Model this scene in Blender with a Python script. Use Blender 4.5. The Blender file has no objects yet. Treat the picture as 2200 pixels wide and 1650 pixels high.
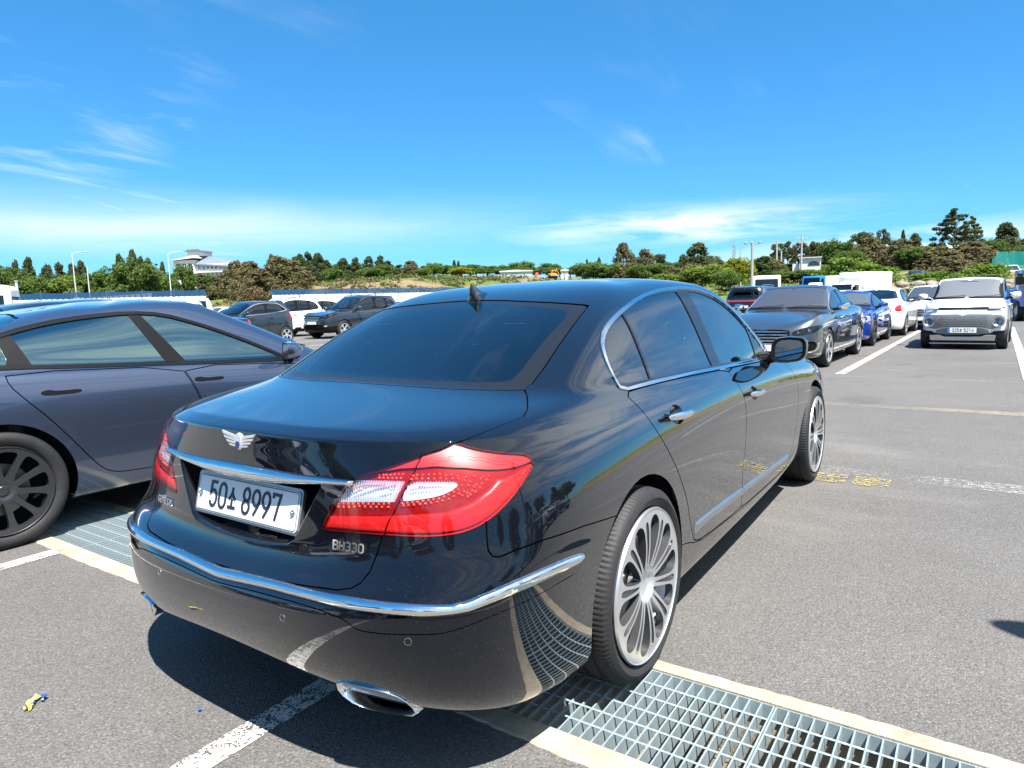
import bpy, bmesh, math, random
import numpy as np
from mathutils import Vector, Matrix
random.seed(7)
scene = bpy.context.scene
COL = scene.collection
# ---------------------------------------------------------------- camera
CAM_F = 1460.6 / 2200 * 36.0
cam_d = bpy.data.cameras.new('camera'); cam = bpy.data.objects.new('camera', cam_d); COL.objects.link(cam)
cam_d.sensor_width = 36.0; cam_d.lens = CAM_F; cam_d.clip_start = 0.05; cam_d.clip_end = 6000
CAMP = Vector((-2.0824, -1.8042, 1.3020))
def cam_axes():
    yaw, pitch, roll = math.radians(34.38266), math.radians(-6.90359), math.radians(-1.62243)
    fw = Vector((math.cos(yaw) * math.cos(pitch), math.sin(yaw) * math.cos(pitch), math.sin(pitch)))
    rt = Vector((math.sin(yaw), -math.cos(yaw), 0)); up = rt.cross(fw)
    return fw, rt * math.cos(roll) + up * math.sin(roll), up * math.cos(roll) - rt * math.sin(roll)
FW, RT, UP = cam_axes()
cam.matrix_world = Matrix(((RT.x, UP.x, -FW.x, CAMP.x), (RT.y, UP.y, -FW.y, CAMP.y), (RT.z, UP.z, -FW.z, CAMP.z), (0, 0, 0, 1)))
scene.camera = cam
# ---------------------------------------------------------------- light
SUN_DIR = Vector((-.12, -.19, .46)).normalized()          # towards the sun: high, behind and to the right of the parked cars
SUN_EL = math.asin(SUN_DIR.z)
sun_d = bpy.data.lights.new('sun', 'SUN'); sun = bpy.data.objects.new('sun', sun_d); COL.objects.link(sun)
sun_d.energy = 4.6; sun_d.angle = math.radians(0.53); sun_d.color = (1.0, .955, .89)
sun.rotation_euler = SUN_DIR.to_track_quat('Z', 'Y').to_euler()
world = bpy.data.worlds.new('World'); scene.world = world; world.use_nodes = True
# ---------------------------------------------------------------- node helper
class NT:
    def __init__(s, tree): s.t = tree; s.n = tree.nodes; s.l = tree.links
    def new(s, typ, ins=None, out=0, **props):
        nd = s.n.new('ShaderNode' + typ)
        for k, v in props.items(): setattr(nd, k, v)
        for k, v in (ins or {}).items(): s.set(nd, k, v)
        nd_out = nd.outputs[out] if len(nd.outputs) else None
        return (nd, nd_out)
    def set(s, nd, k, v):
        sock = nd.inputs[k]
        if isinstance(v, tuple) and len(v) == 2 and isinstance(v[0], bpy.types.Node): v = v[1]
        if isinstance(v, bpy.types.NodeSocket): s.l.new(v, sock)
        else:
            if sock.type == 'RGBA' and not isinstance(v, (int, float)) and len(v) == 3: v = (*v, 1)
            sock.default_value = v
    def math(s, op, a, b=0.0, c=0.0, clamp=False):
        return s.new('Math', {0: a, 1: b, 2: c}, operation=op, use_clamp=clamp)
    def ramp(s, fac, stops, interp='LINEAR'):
        nd, o = s.new('ValToRGB', {0: fac})
        cr = nd.color_ramp; cr.interpolation = interp
        while len(cr.elements) < len(stops): cr.elements.new(0.5)
        for e, (p, c) in zip(cr.elements, stops):
            e.position = p; e.color = (c, c, c, 1) if isinstance(c, (int, float)) else (*c, 1)
        return (nd, o)
    def mix(s, fac, a, b, blend='MIX'):
        nd = s.n.new('ShaderNodeMix'); nd.data_type = 'RGBA'; nd.blend_type = blend
        s.set(nd, 0, fac); s.set(nd, 6, a); s.set(nd, 7, b)
        return (nd, nd.outputs[2])
    def noise(s, vec, scale, detail=4, rough=.55, dist=0.0, out=0):
        return s.new('TexNoise', {'Vector': vec, 'Scale': scale, 'Detail': detail, 'Roughness': rough, 'Distortion': dist}, out)
    def mapping(s, vec, scale=(1, 1, 1), loc=(0, 0, 0), rot=(0, 0, 0)):
        return s.new('Mapping', {'Vector': vec, 'Scale': scale, 'Location': loc, 'Rotation': rot})

# ---------------------------------------------------------------- sky with thin clouds
w = NT(world.node_tree)
w.n.clear()
SKY_STRENGTH = 0.075
sky_nd, sky_o = w.new('TexSky', sky_type='NISHITA', sun_disc=False)
sky_nd.sun_elevation = SUN_EL
sky_nd.sun_rotation = math.atan2(SUN_DIR.x, SUN_DIR.y)
sky_nd.altitude = 0; sky_nd.air_density = 1.0; sky_nd.dust_density = 0.35; sky_nd.ozone_density = 3.0
hs = w.mix(1.0, sky_o, (.27, .67, .93), 'MULTIPLY')
tc = w.new('TexCoord', out=0)                      # direction of view
sep = w.new('SeparateXYZ', {0: tc[1]})[0]
dx, dy, dz = sep.outputs
az = w.math('ARCTAN2', dy, dx)                     # 0 along the parked cars
el = w.math('ARCSINE', dz)
# plane projection for the high cirrus
inv = w.math('DIVIDE', 1.0, w.math('ADD', w.math('MAXIMUM', dz, 0.0), 0.12))
pv = w.new('CombineXYZ', {0: w.math('MULTIPLY', dx, inv), 1: w.math('MULTIPLY', dy, inv), 2: 0.0})
m1 = w.mapping(pv, scale=(.55, 1.9, 1), rot=(0, 0, math.radians(62)), loc=(9.9, 6.3, 0))
n1 = w.noise(m1, 1.3, 9, .62, .9)
n2 = w.noise(w.mapping(pv, scale=(.5, .6, 1), loc=(.1, 8.2, 0)), .8, 4, .5)
cir = w.math('MULTIPLY', w.ramp(n1, [(.50, 0.0), (.80, 1.0)], 'EASE'), w.ramp(n2, [(.47, 0.0), (.62, 1.0)], 'EASE'))
# low bank of stratus towards the horizon, in direction angles
av = w.new('CombineXYZ', {0: az, 1: el, 2: 0.0})
n3 = w.noise(w.mapping(av, scale=(2.2, 14, 1)), 1.0, 6, .55, .6)
n4 = w.noise(w.mapping(av, scale=(5, 34, 1), loc=(2.3, 0.4, 0), rot=(0, 0, .10)), 1.0, 9, .62, .5)
def band(c, wd, sk=0.0):
    e = w.math('DIVIDE', w.math('SUBTRACT', el, c), wd)
    return w.math('EXPONENT', w.math('MULTIPLY', w.math('MULTIPLY', e, e), -1.0))
def bump_az(c, wd):
    e = w.math('DIVIDE', w.math('SUBTRACT', az, c), wd)
    return w.math('EXPONENT', w.math('MULTIPLY', w.math('MULTIPLY', e, e), -1.0))
s1 = w.math('MULTIPLY', w.math('MULTIPLY', band(.108, .034), w.ramp(n3, [(.30, .25), (.62, 1.0)])), bump_az(1.15, .52))
s2 = w.math('MULTIPLY', w.math('MULTIPLY', band(.098, .022), w.ramp(n4, [(.36, 0.0), (.60, 1.0)])), bump_az(.36, .20))
s3 = w.math('MULTIPLY', w.math('MULTIPLY', band(.042, .03), w.ramp(n4, [(.40, 0.0), (.52, 1.0)])), bump_az(-.02, .30))
side = w.math('MULTIPLY', w.math('MULTIPLY', w.ramp(w.math('MULTIPLY', dy, -1.0), [(.10, 0.0), (.40, 1.0)]), w.ramp(n1, [(.36, .15), (.58, 1.0)], 'EASE')), w.ramp(el, [(.12, 0.0), (.30, 1.0)]))
cov = w.math('MAXIMUM', w.math('MAXIMUM', w.math('MULTIPLY', cir, w.ramp(el, [(.13, .70), (.30, .30), (.52, .38), (.80, 1.0)])), w.math('MULTIPLY', side, .85)), w.math('MAXIMUM', w.math('MULTIPLY', s1, .62), w.math('MAXIMUM', w.math('MULTIPLY', s2, 1.0), s3)))
haze = w.math('MULTIPLY', w.math('EXPONENT', w.math('MULTIPLY', w.math('MAXIMUM', el, 0.0), -13.0)), .10)
cov = w.math('MAXIMUM', cov, haze, clamp=True)
CLOUD = (5.6, 6.0, 6.2)
skc = w.mix(cov, w.mix(1.0, hs, w.mix(w.ramp(el, [(.02, 0.0), (.45, 1.0)]), (.80, .85, .93), (.96, 1.13, 1.06)), 'MULTIPLY'), CLOUD)
bg = w.new('Background', {'Color': skc, 'Strength': SKY_STRENGTH})
w.new('OutputWorld', {'Surface': bg[1]})
vs = scene.view_settings
scene.display_settings.display_device = 'sRGB'
vs.view_transform = 'Standard'; vs.look = 'None'; vs.gamma = 1; vs.use_curve_mapping = False
vs.exposure = 1.55
cy = scene.cycles
cy.max_bounces = 10; cy.glossy_bounces = 5; cy.diffuse_bounces = 3; cy.transmission_bounces = 6; cy.transparent_max_bounces = 16
cy.caustics_reflective = False; cy.caustics_refractive = False
# ---------------------------------------------------------------- helpers
def new_mesh(name, V, F, mat=None, parent=None, smooth=False, N=None, mats=None, midx=None):
    me = bpy.data.meshes.new(name)
    if isinstance(F, np.ndarray) and len(F):
        me.vertices.add(len(V)); me.vertices.foreach_set('co', np.ascontiguousarray(V, np.float32).ravel())
        k = F.shape[1]
        me.loops.add(F.size); me.loops.foreach_set('vertex_index', np.ascontiguousarray(F, np.int32).ravel())
        me.polygons.add(len(F)); me.polygons.foreach_set('loop_start', np.arange(0, F.size, k, dtype=np.int32))
        try: me.polygons.foreach_set('loop_total', np.full(len(F), k, np.int32))
        except Exception: pass
        me.update(calc_edges=True); me.validate()
    else:
        me.from_pydata([tuple(map(float, v)) for v in V], [], [tuple(int(i) for i in f) for f in F])
    if smooth or N is not None:
        me.polygons.foreach_set('use_smooth', [True] * len(me.polygons))
    if mats:
        for m in mats: me.materials.append(m)
        if midx is not None: me.polygons.foreach_set('material_index', list(map(int, midx)))
    elif mat: me.materials.append(mat)
    me.update()
    if N is not None and len(N) == len(me.vertices):
        me.normals_split_custom_set_from_vertices(np.ascontiguousarray(N, np.float32).tolist())
    ob = bpy.data.objects.new(name, me)
    COL.objects.link(ob)
    if parent: ob.parent = parent
    return ob

def empty(name, loc=(0, 0, 0), rz=0.0, label=None, cat=None, group=None):
    o = bpy.data.objects.new(name, None)
    o.empty_display_size = 0.2
    COL.objects.link(o)
    o.location = loc; o.rotation_euler = (0, 0, rz)
    return tag(o, label, cat, group)

def tag(o, label=None, cat=None, group=None, kind=None):
    if label: o['label'] = label
    if cat: o['category'] = cat
    if group: o['group'] = group
    if kind: o['kind'] = kind
    return o

def copy_tree(o, kids=None, parent=None):
    if kids is None:
        kids = {}
        for x in COL.objects:
            if x.parent: kids.setdefault(x.parent.name, []).append(x)
    c = o.copy(); COL.objects.link(c)
    if parent: c.parent = parent
    for ch in kids.get(o.name, []): copy_tree(ch, kids, c)
    return c

class MB:
    """collects simple solids into one mesh"""
    def __init__(s): s.V = []; s.F = []
    def add(s, V, F):
        b = len(s.V); s.V += [tuple(v) for v in V]; s.F += [tuple(i + b for i in f) for f in F]; return s
    def box(s, x0, x1, y0, y1, z0, z1):
        return s.add([(x, y, z) for x in (x0, x1) for y in (y0, y1) for z in (z0, z1)],
                     [(0, 1, 3, 2), (4, 6, 7, 5), (0, 4, 5, 1), (2, 3, 7, 6), (0, 2, 6, 4), (1, 5, 7, 3)])
    def tube(s, pts, r, n=8, cap=True):
        P = [Vector(p) for p in pts]; rr = r if isinstance(r, (list, tuple)) else [r] * len(P)
        rings = []
        up = Vector((0, 0, 1))
        for i, p in enumerate(P):
            t = (P[min(i + 1, len(P) - 1)] - P[max(i - 1, 0)]).normalized()
            a = t.cross(up)
            if a.length < 1e-3: a = t.cross(Vector((1, 0, 0)))
            a.normalize(); b = t.cross(a)
            rings.append([p + (a * math.cos(2 * math.pi * k / n) + b * math.sin(2 * math.pi * k / n)) * rr[i] for k in range(n)])
        V = [v for R in rings for v in R]; F = []
        for i in range(len(P) - 1):
            for k in range(n):
                k2 = (k + 1) % n
                F.append((i * n + k, i * n + k2, (i + 1) * n + k2, (i + 1) * n + k))
        if cap: F += [tuple(range(n))[::-1], tuple(range((len(P) - 1) * n, len(P) * n))]
        return s.add(V, F)
    def prism(s, poly, fa, fb):
        n = len(poly)
        V = [fa(p) for p in poly] + [fb(p) for p in poly]
        F = [tuple(range(n))[::-1], tuple(range(n, 2 * n))] + [(i, (i + 1) % n, n + (i + 1) % n, n + i) for i in range(n)]
        return s.add(V, F)
    def lathe(s, prof, n=32, axis='y', close=False):
        """prof: list of (r, h)"""
        V = []; F = []
        for r, h in prof:
            for k in range(n):
                a = 2 * math.pi * k / n
                V.append((r * math.cos(a), h, r * math.sin(a)) if axis == 'y' else (r * math.cos(a), r * math.sin(a), h))
        m = len(prof)
        for i in range(m - 1 + (1 if close else 0)):
            j = (i + 1) % m
            for k in range(n):
                k2 = (k + 1) % n
                F.append((i * n + k, i * n + k2, j * n + k2, j * n + k))
        return s.add(V, F)
    def build(s, name, mat, parent=None, smooth=False, auto=None):
        o = new_mesh(name, s.V, s.F, mat, parent, smooth)
        if auto is not None: auto_smooth(o, auto)
        return o

def auto_smooth(o, deg=35):
    me = o.data
    bm = bmesh.new(); bm.from_mesh(me)
    bmesh.ops.recalc_face_normals(bm, faces=bm.faces)
    for f in bm.faces: f.smooth = True
    lim = math.radians(deg)
    for e in bm.edges:
        e.smooth = len(e.link_faces) == 2 and e.calc_face_angle(9) < lim
    bm.to_mesh(me); bm.free(); me.update()
    return o

def bevel(o, w, seg=2, deg=40):
    me = o.data; bm = bmesh.new(); bm.from_mesh(me)
    bmesh.ops.remove_doubles(bm, verts=bm.verts, dist=1e-5)
    bmesh.ops.recalc_face_normals(bm, faces=bm.faces)
    ed = [e for e in bm.edges if len(e.link_faces) == 2 and e.calc_face_angle(0) > math.radians(deg)]
    bmesh.ops.bevel(bm, geom=ed, offset=w, segments=seg, affect='EDGES', profile=0.5, clamp_overlap=True)
    for f in bm.faces: f.smooth = True
    for e in bm.edges: e.smooth = len(e.link_faces) == 2 and e.calc_face_angle(9) < math.radians(32)
    bm.to_mesh(me); bm.free(); me.update()
    return o

# ---------------------------------------------------------------- spline surfaces
def bs_weights(npts, k, periodic):
    """weight rows of a uniform cubic b-spline, k samples per span; and derivative rows"""
    if periodic: spans = npts
    else: spans = npts - 3
    us = np.arange(spans * k + (0 if periodic else 1)) / k
    W = np.zeros((len(us), npts)); D = np.zeros_like(W)
    for r, u in enumerate(us):
        i = min(int(u), spans - 1); t = u - i
        b = [(1 - t) ** 3 / 6, (3 * t ** 3 - 6 * t * t + 4) / 6, (-3 * t ** 3 + 3 * t * t + 3 * t + 1) / 6, t ** 3 / 6]
        d = [-(1 - t) ** 2 / 2, (3 * t * t - 4 * t) / 2, (-3 * t * t + 2 * t + 1) / 2, t * t / 2]
        for q in range(4):
            j = (i + q - (1 if periodic else 0)) % npts
            W[r, j] += b[q]; D[r, j] += d[q]
    return W, D

PHI = [0, 8, 18, 30, 43, 57, 72, 90]
def ring(row, nside=6):
    xr, zr, nr, xsr, zsr, wr, zsm, wm, zsf, wf, xsf, nf, xf, zf = row
    pts = []
    for p in PHI:
        p = math.radians(p)
        s, c = math.sin(p) ** (2 / nr) if p else 0.0, max(math.cos(p), 0) ** (2 / nr) if p < 1.5707 else 0.0
        pts.append((xsr - (xsr - xr) * c, wr * s, zr + (zsr - zr) * s * s))
    for i in range(1, nside + 1):
        t = i / (nside + 1)
        q = lambda a, m, b: a * (1 - t) * (1 - 2 * t) + 4 * m * t * (1 - t) + b * t * (2 * t - 1)
        pts.append((xsr + (xsf - xsr) * t, q(wr, wm, wf), q(zsr, zsm, zsf)))
    for p in PHI[::-1]:
        p = math.radians(p)
        s, c = math.sin(p) ** (2 / nf) if p else 0.0, max(math.cos(p), 0) ** (2 / nf) if p < 1.5707 else 0.0
        pts.append((xsf + (xf - xsf) * c, wf * s, zf + (zsf - zf) * s * s))
    return np.array(pts)

class Srf:
    """triangle surface with smooth normals and two surface coordinates S (arc length round the car from the rear centre, signed) and T (arc length upwards)"""
    def __init__(s, V, N, S, F): s.V, s.N, s.S, s.F = V, N, S, F
    def sub(s, F):
        if len(F) == 0: return Srf(np.zeros((0, 3)), np.zeros((0, 3)), np.zeros((0, 2)), np.zeros((0, 3), int))
        u, inv = np.unique(F, return_inverse=True)
        return Srf(s.V[u], s.N[u], s.S[u], inv.reshape(-1, 3))
    def clip(s, f):
        """(part with f < 0, part with f >= 0)"""
        F = s.F
        if len(F) == 0: return s, s
        neg = f < 0; c = neg[F].sum(1)
        Fi = [F[c == 3]]; Fo = [F[c == 0]]
        newV, newN, newS = [], [], []
        base = len(s.V)
        mix = F[(c == 1) | (c == 2)]
        if len(mix):
            nm = neg[mix]; one = nm.sum(1) == 1
            # rotate so the lone vertex is first
            lone = np.where(one, nm.argmax(1), (~nm).argmax(1))
            idx = (lone[:, None] + np.arange(3)) % 3
            T = np.take_along_axis(mix, idx, 1)
            a, b, cc = T[:, 0], T[:, 1], T[:, 2]
            E = np.concatenate([np.stack([a, b], 1), np.stack([a, cc], 1)])
            E = np.sort(E, 1); ue, inv = np.unique(E, axis=0, return_inverse=True)
            inv = inv.reshape(-1)
            t = f[ue[:, 0]] / (f[ue[:, 0]] - f[ue[:, 1]])
            L = lambda A: A[ue[:, 0]] + (A[ue[:, 1]] - A[ue[:, 0]]) * t[:, None]
            nV, nN, nS = L(s.V), L(s.N), L(s.S)
            n = len(T); pab = base + inv[:n]; pac = base + inv[n:]
            lone_t = np.stack([a, pab, pac], 1)
            q1 = np.stack([pab, b, cc], 1); q2 = np.stack([pab, cc, pac], 1)
            Fi += [lone_t[one], q1[~one], q2[~one]]; Fo += [lone_t[~one], q1[one], q2[one]]
            full = Srf(np.concatenate([s.V, nV]), np.concatenate([s.N, nN]), np.concatenate([s.S, nS]), None)
        else: full = s
        return full.sub(np.concatenate(Fi)), full.sub(np.concatenate(Fo))
    def off(s, d):
        return Srf(s.V + s.N * d, s.N, s.S, s.F)
    def lip(s, depth):
        """adds a rim turned inwards along every open edge, so that a cut panel shows its thickness"""
        F = s.F
        if len(F) == 0: return s
        E = np.concatenate([F[:, [0, 1]], F[:, [1, 2]], F[:, [2, 0]]])
        key = np.sort(E, 1); u, inv, cnt = np.unique(key, axis=0, return_inverse=True, return_counts=True)
        B = E[cnt[inv.reshape(-1)] == 1]
        if len(B) == 0: return s
        a, b = s.V[B[:, 0]], s.V[B[:, 1]]
        na, nb = s.N[B[:, 0]], s.N[B[:, 1]]
        t = b - a; ln = np.linalg.norm(t, axis=1, keepdims=True) + 1e-9
        out = np.cross(t / ln, (na + nb) / 2)
        m = len(B); n0 = len(s.V)
        V = np.concatenate([s.V, a, b, a - na * depth, b - nb * depth])
        N = np.concatenate([s.N, out, out, out, out])
        S = np.concatenate([s.S] + [s.S[B[:, 0]], s.S[B[:, 1]]] * 2)
        i = np.arange(m) + n0
        Fn = np.concatenate([F, np.stack([i, i + 2 * m, i + m], 1), np.stack([i + m, i + 2 * m, i + 3 * m], 1)])
        return Srf(V, N, S, Fn)
    def obj(s, name, mat, parent, lip=0.0):
        if len(s.F) == 0: return None
        q = s.lip(lip) if lip else s
        return new_mesh(name, q.V, q.F, mat, parent, True, q.N)
    def side(s, sg):
        """the left (sg=1) or right (sg=-1) half"""
        return s.clip(-sg * s.V[:, 1])[0]
    @staticmethod
    def join(L):
        L = [x for x in L if len(x.F)]
        o = 0; V, N, S, F = [], [], [], []
        for x in L:
            V.append(x.V); N.append(x.N); S.append(x.S); F.append(x.F + o); o += len(x.V)
        return Srf(np.concatenate(V), np.concatenate(N), np.concatenate(S), np.concatenate(F))

def car_surface(rows, kc=6, kr=5, nside=6):
    half = np.array([ring(r, nside) for r in rows])              # R x C x 3
    mir = half[:, 1:-1][:, ::-1] * np.array([1, -1, 1])
    full = np.concatenate([half, mir], 1)                        # periodic ring: rear centre, left side, front centre, right side
    full = np.concatenate([full[:1], full[:1], full, full[-1:], full[-1:]], 0)
    Wc, Dc = bs_weights(full.shape[1], kc, True)
    Wr, Dr = bs_weights(full.shape[0], kr, False)
    P = np.einsum('ri,cj,ijk->rck', Wr, Wc, full)
    Tu = np.einsum('ri,cj,ijk->rck', Dr, Wc, full)
    Tc = np.einsum('ri,cj,ijk->rck', Wr, Dc, full)
    N = np.cross(Tu, Tc); ln = np.linalg.norm(N, axis=2, keepdims=True)
    N = np.where(ln > 1e-9, N / np.maximum(ln, 1e-9), [[[0, 0, 1.0]]])
    c = P[:, :, :].mean((0, 1)); c[2] = 0.6
    if ((P - c) * N).sum() > 0: pass
    else: N = -N
    N[-2:] = [0, 0, 1]
    R, C = P.shape[:2]
    hc = C // 2
    d = np.linalg.norm(np.diff(np.concatenate([P, P[:, :1]], 1), axis=1), axis=2)
    S = np.zeros((R, C))
    S[:, 1:hc + 1] = np.cumsum(d[:, :hc], 1)
    S[:, hc + 1:] = -np.cumsum(d[:, ::-1], 1)[:, :C - hc - 1][:, ::-1]
    T = np.zeros((R, C)); T[1:] = np.cumsum(np.linalg.norm(np.diff(P, axis=0), axis=2), 0)
    S = np.stack([S, T], -1)
    i = np.arange(R - 1)[:, None]; j = np.arange(C)[None]
    a = i * C + j; b = i * C + (j + 1) % C; e = a + C; g = b + C
    F = np.concatenate([np.stack([a, b, g], -1).reshape(-1, 3), np.stack([a, g, e], -1).reshape(-1, 3)])
    V = P.reshape(-1, 3)
    # orient
    fn = np.cross(V[F[:, 1]] - V[F[:, 0]], V[F[:, 2]] - V[F[:, 0]])
    if (fn * N.reshape(-1, 3)[F[:, 0]]).sum() < 0: F = F[:, ::-1]
    return Srf(V, N.reshape(-1, 3), S.reshape(-1, 2), F)

def chaikin(P, it=2, closed=True):
    P = np.array(P, float)
    for _ in range(it):
        Q = np.roll(P, -1, 0) if closed else P[1:]
        A = P if closed else P[:-1]
        R = np.empty((2 * len(A), P.shape[1])); R[0::2] = .75 * A + .25 * Q; R[1::2] = .25 * A + .75 * Q
        P = R if closed else np.concatenate([P[:1], R, P[-1:]])
    return P

def catmull(P, k=6, closed=True):
    P = np.array(P, float); n = len(P); out = []
    for i in range(n if closed else n - 1):
        g = (lambda q: P[q % n]) if closed else (lambda q: P[min(max(q, 0), n - 1)])
        p0, p1, p2, p3 = g(i - 1), g(i), g(i + 1), g(i + 2)
        for t in np.arange(k) / k:
            out.append(.5 * (2 * p1 + (p2 - p0) * t + (2 * p0 - 5 * p1 + 4 * p2 - p3) * t * t + (3 * p1 - p0 - 3 * p2 + p3) * t ** 3))
    if not closed: out.append(P[-1])
    return np.array(out)

def sdf(Q, poly):
    """signed distance of 2-D points to a closed polygon, negative inside; 1 far away"""
    poly = np.asarray(poly, float); Q = np.asarray(Q)
    out = np.ones(len(Q)); lo, hi = poly.min(0) - .12, poly.max(0) + .12
    m = np.all((Q >= lo) & (Q <= hi), 1)
    q = Q[m]
    if len(q) == 0: return out
    A = poly; B = np.roll(poly, -1, 0)
    best = np.full(len(q), 9.0); ins = np.zeros(len(q), bool)
    for a, b in zip(A, B):
        ab = b - a; L = ab @ ab
        if L < 1e-12: continue
        t = np.clip(((q - a) @ ab) / L, 0, 1)
        best = np.minimum(best, np.linalg.norm(q - a - t[:, None] * ab, axis=1))
        cr = ((a[1] > q[:, 1]) != (b[1] > q[:, 1])) & (q[:, 0] < (b[0] - a[0]) * (q[:, 1] - a[1]) / (b[1] - a[1] + 1e-15) + a[0])
        ins ^= cr
    out[m] = np.where(ins, -best, best)
    return out
def sdl(Q, line):
    """unsigned distance to an open polyline"""
    q = np.asarray(Q); best = np.full(len(q), 9.0)
    for a, b in zip(line[:-1], line[1:]):
        a = np.asarray(a, float); ab = np.asarray(b, float) - a; L = ab @ ab + 1e-15
        t = np.clip(((q - a) @ ab) / L, 0, 1)
        best = np.minimum(best, np.linalg.norm(q - a - t[:, None] * ab, axis=1))
    return best
XZ = lambda s: s.V[:, [0, 2]]
YZ = lambda s: np.stack([np.abs(s.V[:, 1]), s.V[:, 2]], 1)
ST = lambda s: np.stack([np.abs(s.S[:, 0]), s.S[:, 1]], 1)
def cut(s, poly, proj=XZ, gap=0.004, mask=None):
    """(inside, outside) of a polygon with an open gap between them; mask limits it to part of the surface"""
    f = sdf(proj(s), poly)
    if mask is not None: f = np.where(mask(s), f, 1.0)
    i, o = s.clip(f + gap / 2)
    # outside again from the original surface
    i2, o2 = s.clip(f - gap / 2)
    return i, o2
# ---------------------------------------------------------------- materials
MATS = {}
def pmat(name, col, rough=.5, metal=0.0, coat=0.0, spec=.5, coat_rough=.02, coat_ior=1.5, var=0.0, vscale=3.0, bump=0.0, bscale=60.0):
    if name in MATS: return MATS[name]
    m = bpy.data.materials.new(name); m.use_nodes = True
    t = NT(m.node_tree); b = m.node_tree.nodes['Principled BSDF']
    t.set(b, 'Base Color', col); b.inputs['Roughness'].default_value = rough; b.inputs['Metallic'].default_value = metal
    b.inputs['Specular IOR Level'].default_value = spec
    b.inputs['Coat Weight'].default_value = coat; b.inputs['Coat Roughness'].default_value = coat_rough; b.inputs['Coat IOR'].default_value = coat_ior
    if var or bump:
        tc = t.new('TexCoord', out=3)
    if var:
        n = t.noise(tc, vscale, 6, .6)
        t.set(b, 'Base Color', t.mix(t.ramp(n, [(.3, 0.0), (.7, 1.0)]), tuple(c * (1 - var) for c in col), tuple(min(c * (1 + var), 1) for c in col)))
    if bump:
        n = t.noise(tc, bscale, 4, .6)
        t.set(b, 'Normal', t.new('Bump', {'Strength': bump, 'Distance': .01, 'Height': n}))
    MATS[name] = m
    return m
def gloss_fac(t, f0, f1, p):
    """share of light mirrored by a clear layer, rising towards glancing angles"""
    fc = t.new('LayerWeight', {'Blend': .5}, 1)
    return t.math('ADD', t.math('MULTIPLY', t.math('POWER', fc, p), f1), f0)
def paint(name, col, metal=0.0, rough=.35, coat_ior=1.5, flake=0.0, f0=.032, f1=.92):
    """car paint: coloured base under a clear coat, with a little road dust"""
    if name in MATS: return MATS[name]
    m = pmat(name, col, rough, metal, 1.0, .0 if metal == 0 else .5, .012, coat_ior)
    t = NT(m.node_tree); b = m.node_tree.nodes['Principled BSDF']
    tc = t.new('TexCoord', out=3)
    v = t.new('TexVoronoi', {'Vector': tc, 'Scale': 95.0}, 0)
    sp = t.ramp(v, [(.0, 1.0), (.10, 1.0), (.14, 0.0)])
    n = t.noise(tc, 1.7, 4, .6)
    dust = t.math('MULTIPLY', sp, t.ramp(n, [(.5, 0.0), (.8, .16)]))
    film = t.math('MULTIPLY', t.ramp(t.noise(tc, 5.0, 6, .65), [(.4, 0.0), (.8, 1.0)]), .002)
    t.set(b, 'Base Color', t.mix(t.math('ADD', dust, film), col, (.42, .40, .37)))
    b.inputs['Coat Weight'].default_value = 0.0
    out = [n_ for n_ in t.n if n_.type == 'OUTPUT_MATERIAL'][0]
    gl = t.new('BsdfGlossy', {'Color': (1, 1, 1), 'Roughness': .012})
    t.l.new(t.new('MixShader', {0: gloss_fac(t, f0, f1, 2.15), 1: b.outputs[0], 2: gl})[1], out.inputs[0])
    return m
def glass_mat(name, tint=(.10, .13, .14), through=.75, ior=1.5, base=(.004, .005, .006), f0=None, gc=(1, 1, 1)):
    """tinted car glass: a dark pane that lets a little light through and mirrors the sky"""
    if name in MATS: return MATS[name]
    m = bpy.data.materials.new(name); m.use_nodes = True; t = NT(m.node_tree); t.n.clear()
    tr = t.new('BsdfTransparent', {'Color': tint}); df = t.new('BsdfDiffuse', {'Color': base})
    mx = t.new('MixShader', {0: through, 1: df, 2: tr})
    gl = t.new('BsdfGlossy', {'Color': gc, 'Roughness': 0.0})
    fr = gloss_fac(t, .05 + .02 * (ior - 1.5) if f0 is None else f0, .80 if f0 is None else .65, 2.4)
    m2 = t.new('MixShader', {0: fr, 1: mx, 2: gl})
    t.new('OutputMaterial', {'Surface': m2})
    MATS[name] = m
    return m
def lens_mat(name, tint, ior=1.45):
    if name in MATS: return MATS[name]
    m = bpy.data.materials.new(name); m.use_nodes = True; t = NT(m.node_tree); t.n.clear()
    tr = t.new('BsdfTransparent', {'Color': tint})
    gl = t.new('BsdfGlossy', {'Color': (1, 1, 1), 'Roughness': 0.03})
    fr = gloss_fac(t, .045, .80, 3.6)
    t.new('OutputMaterial', {'Surface': t.new('MixShader', {0: fr, 1: tr, 2: gl})})
    MATS[name] = m
    return m
BLACKTRIM = lambda: pmat('black trim', (.005, .005, .0055), .45, spec=.22)
GAPDARK = lambda: pmat('dark cavity', (.006, .006, .006), .8, spec=.1)
CHROME = lambda: pmat('chrome', (.94, .92, .90), .06, 1.0)
SATIN = lambda: pmat('satin metal', (.55, .56, .58), .28, 1.0)
RUBBER = lambda: pmat('tyre rubber', (.022, .022, .023), .62, spec=.35, var=.25, vscale=9, bump=.15, bscale=90)
ALLOY = lambda: pmat('machined alloy', (.72, .73, .75), .33, .85)
ALLOYDARK = lambda: pmat('painted alloy', (.12, .123, .13), .36, .7, .3)
WHEELGREY = lambda: pmat('dark grey alloy', (.055, .058, .063), .38, .6, .2)
UNDER = lambda: pmat('underbody', (.010, .010, .010), .85, spec=.1)
SEAT = lambda: pmat('seat cloth', (.02, .02, .022), .8)
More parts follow.
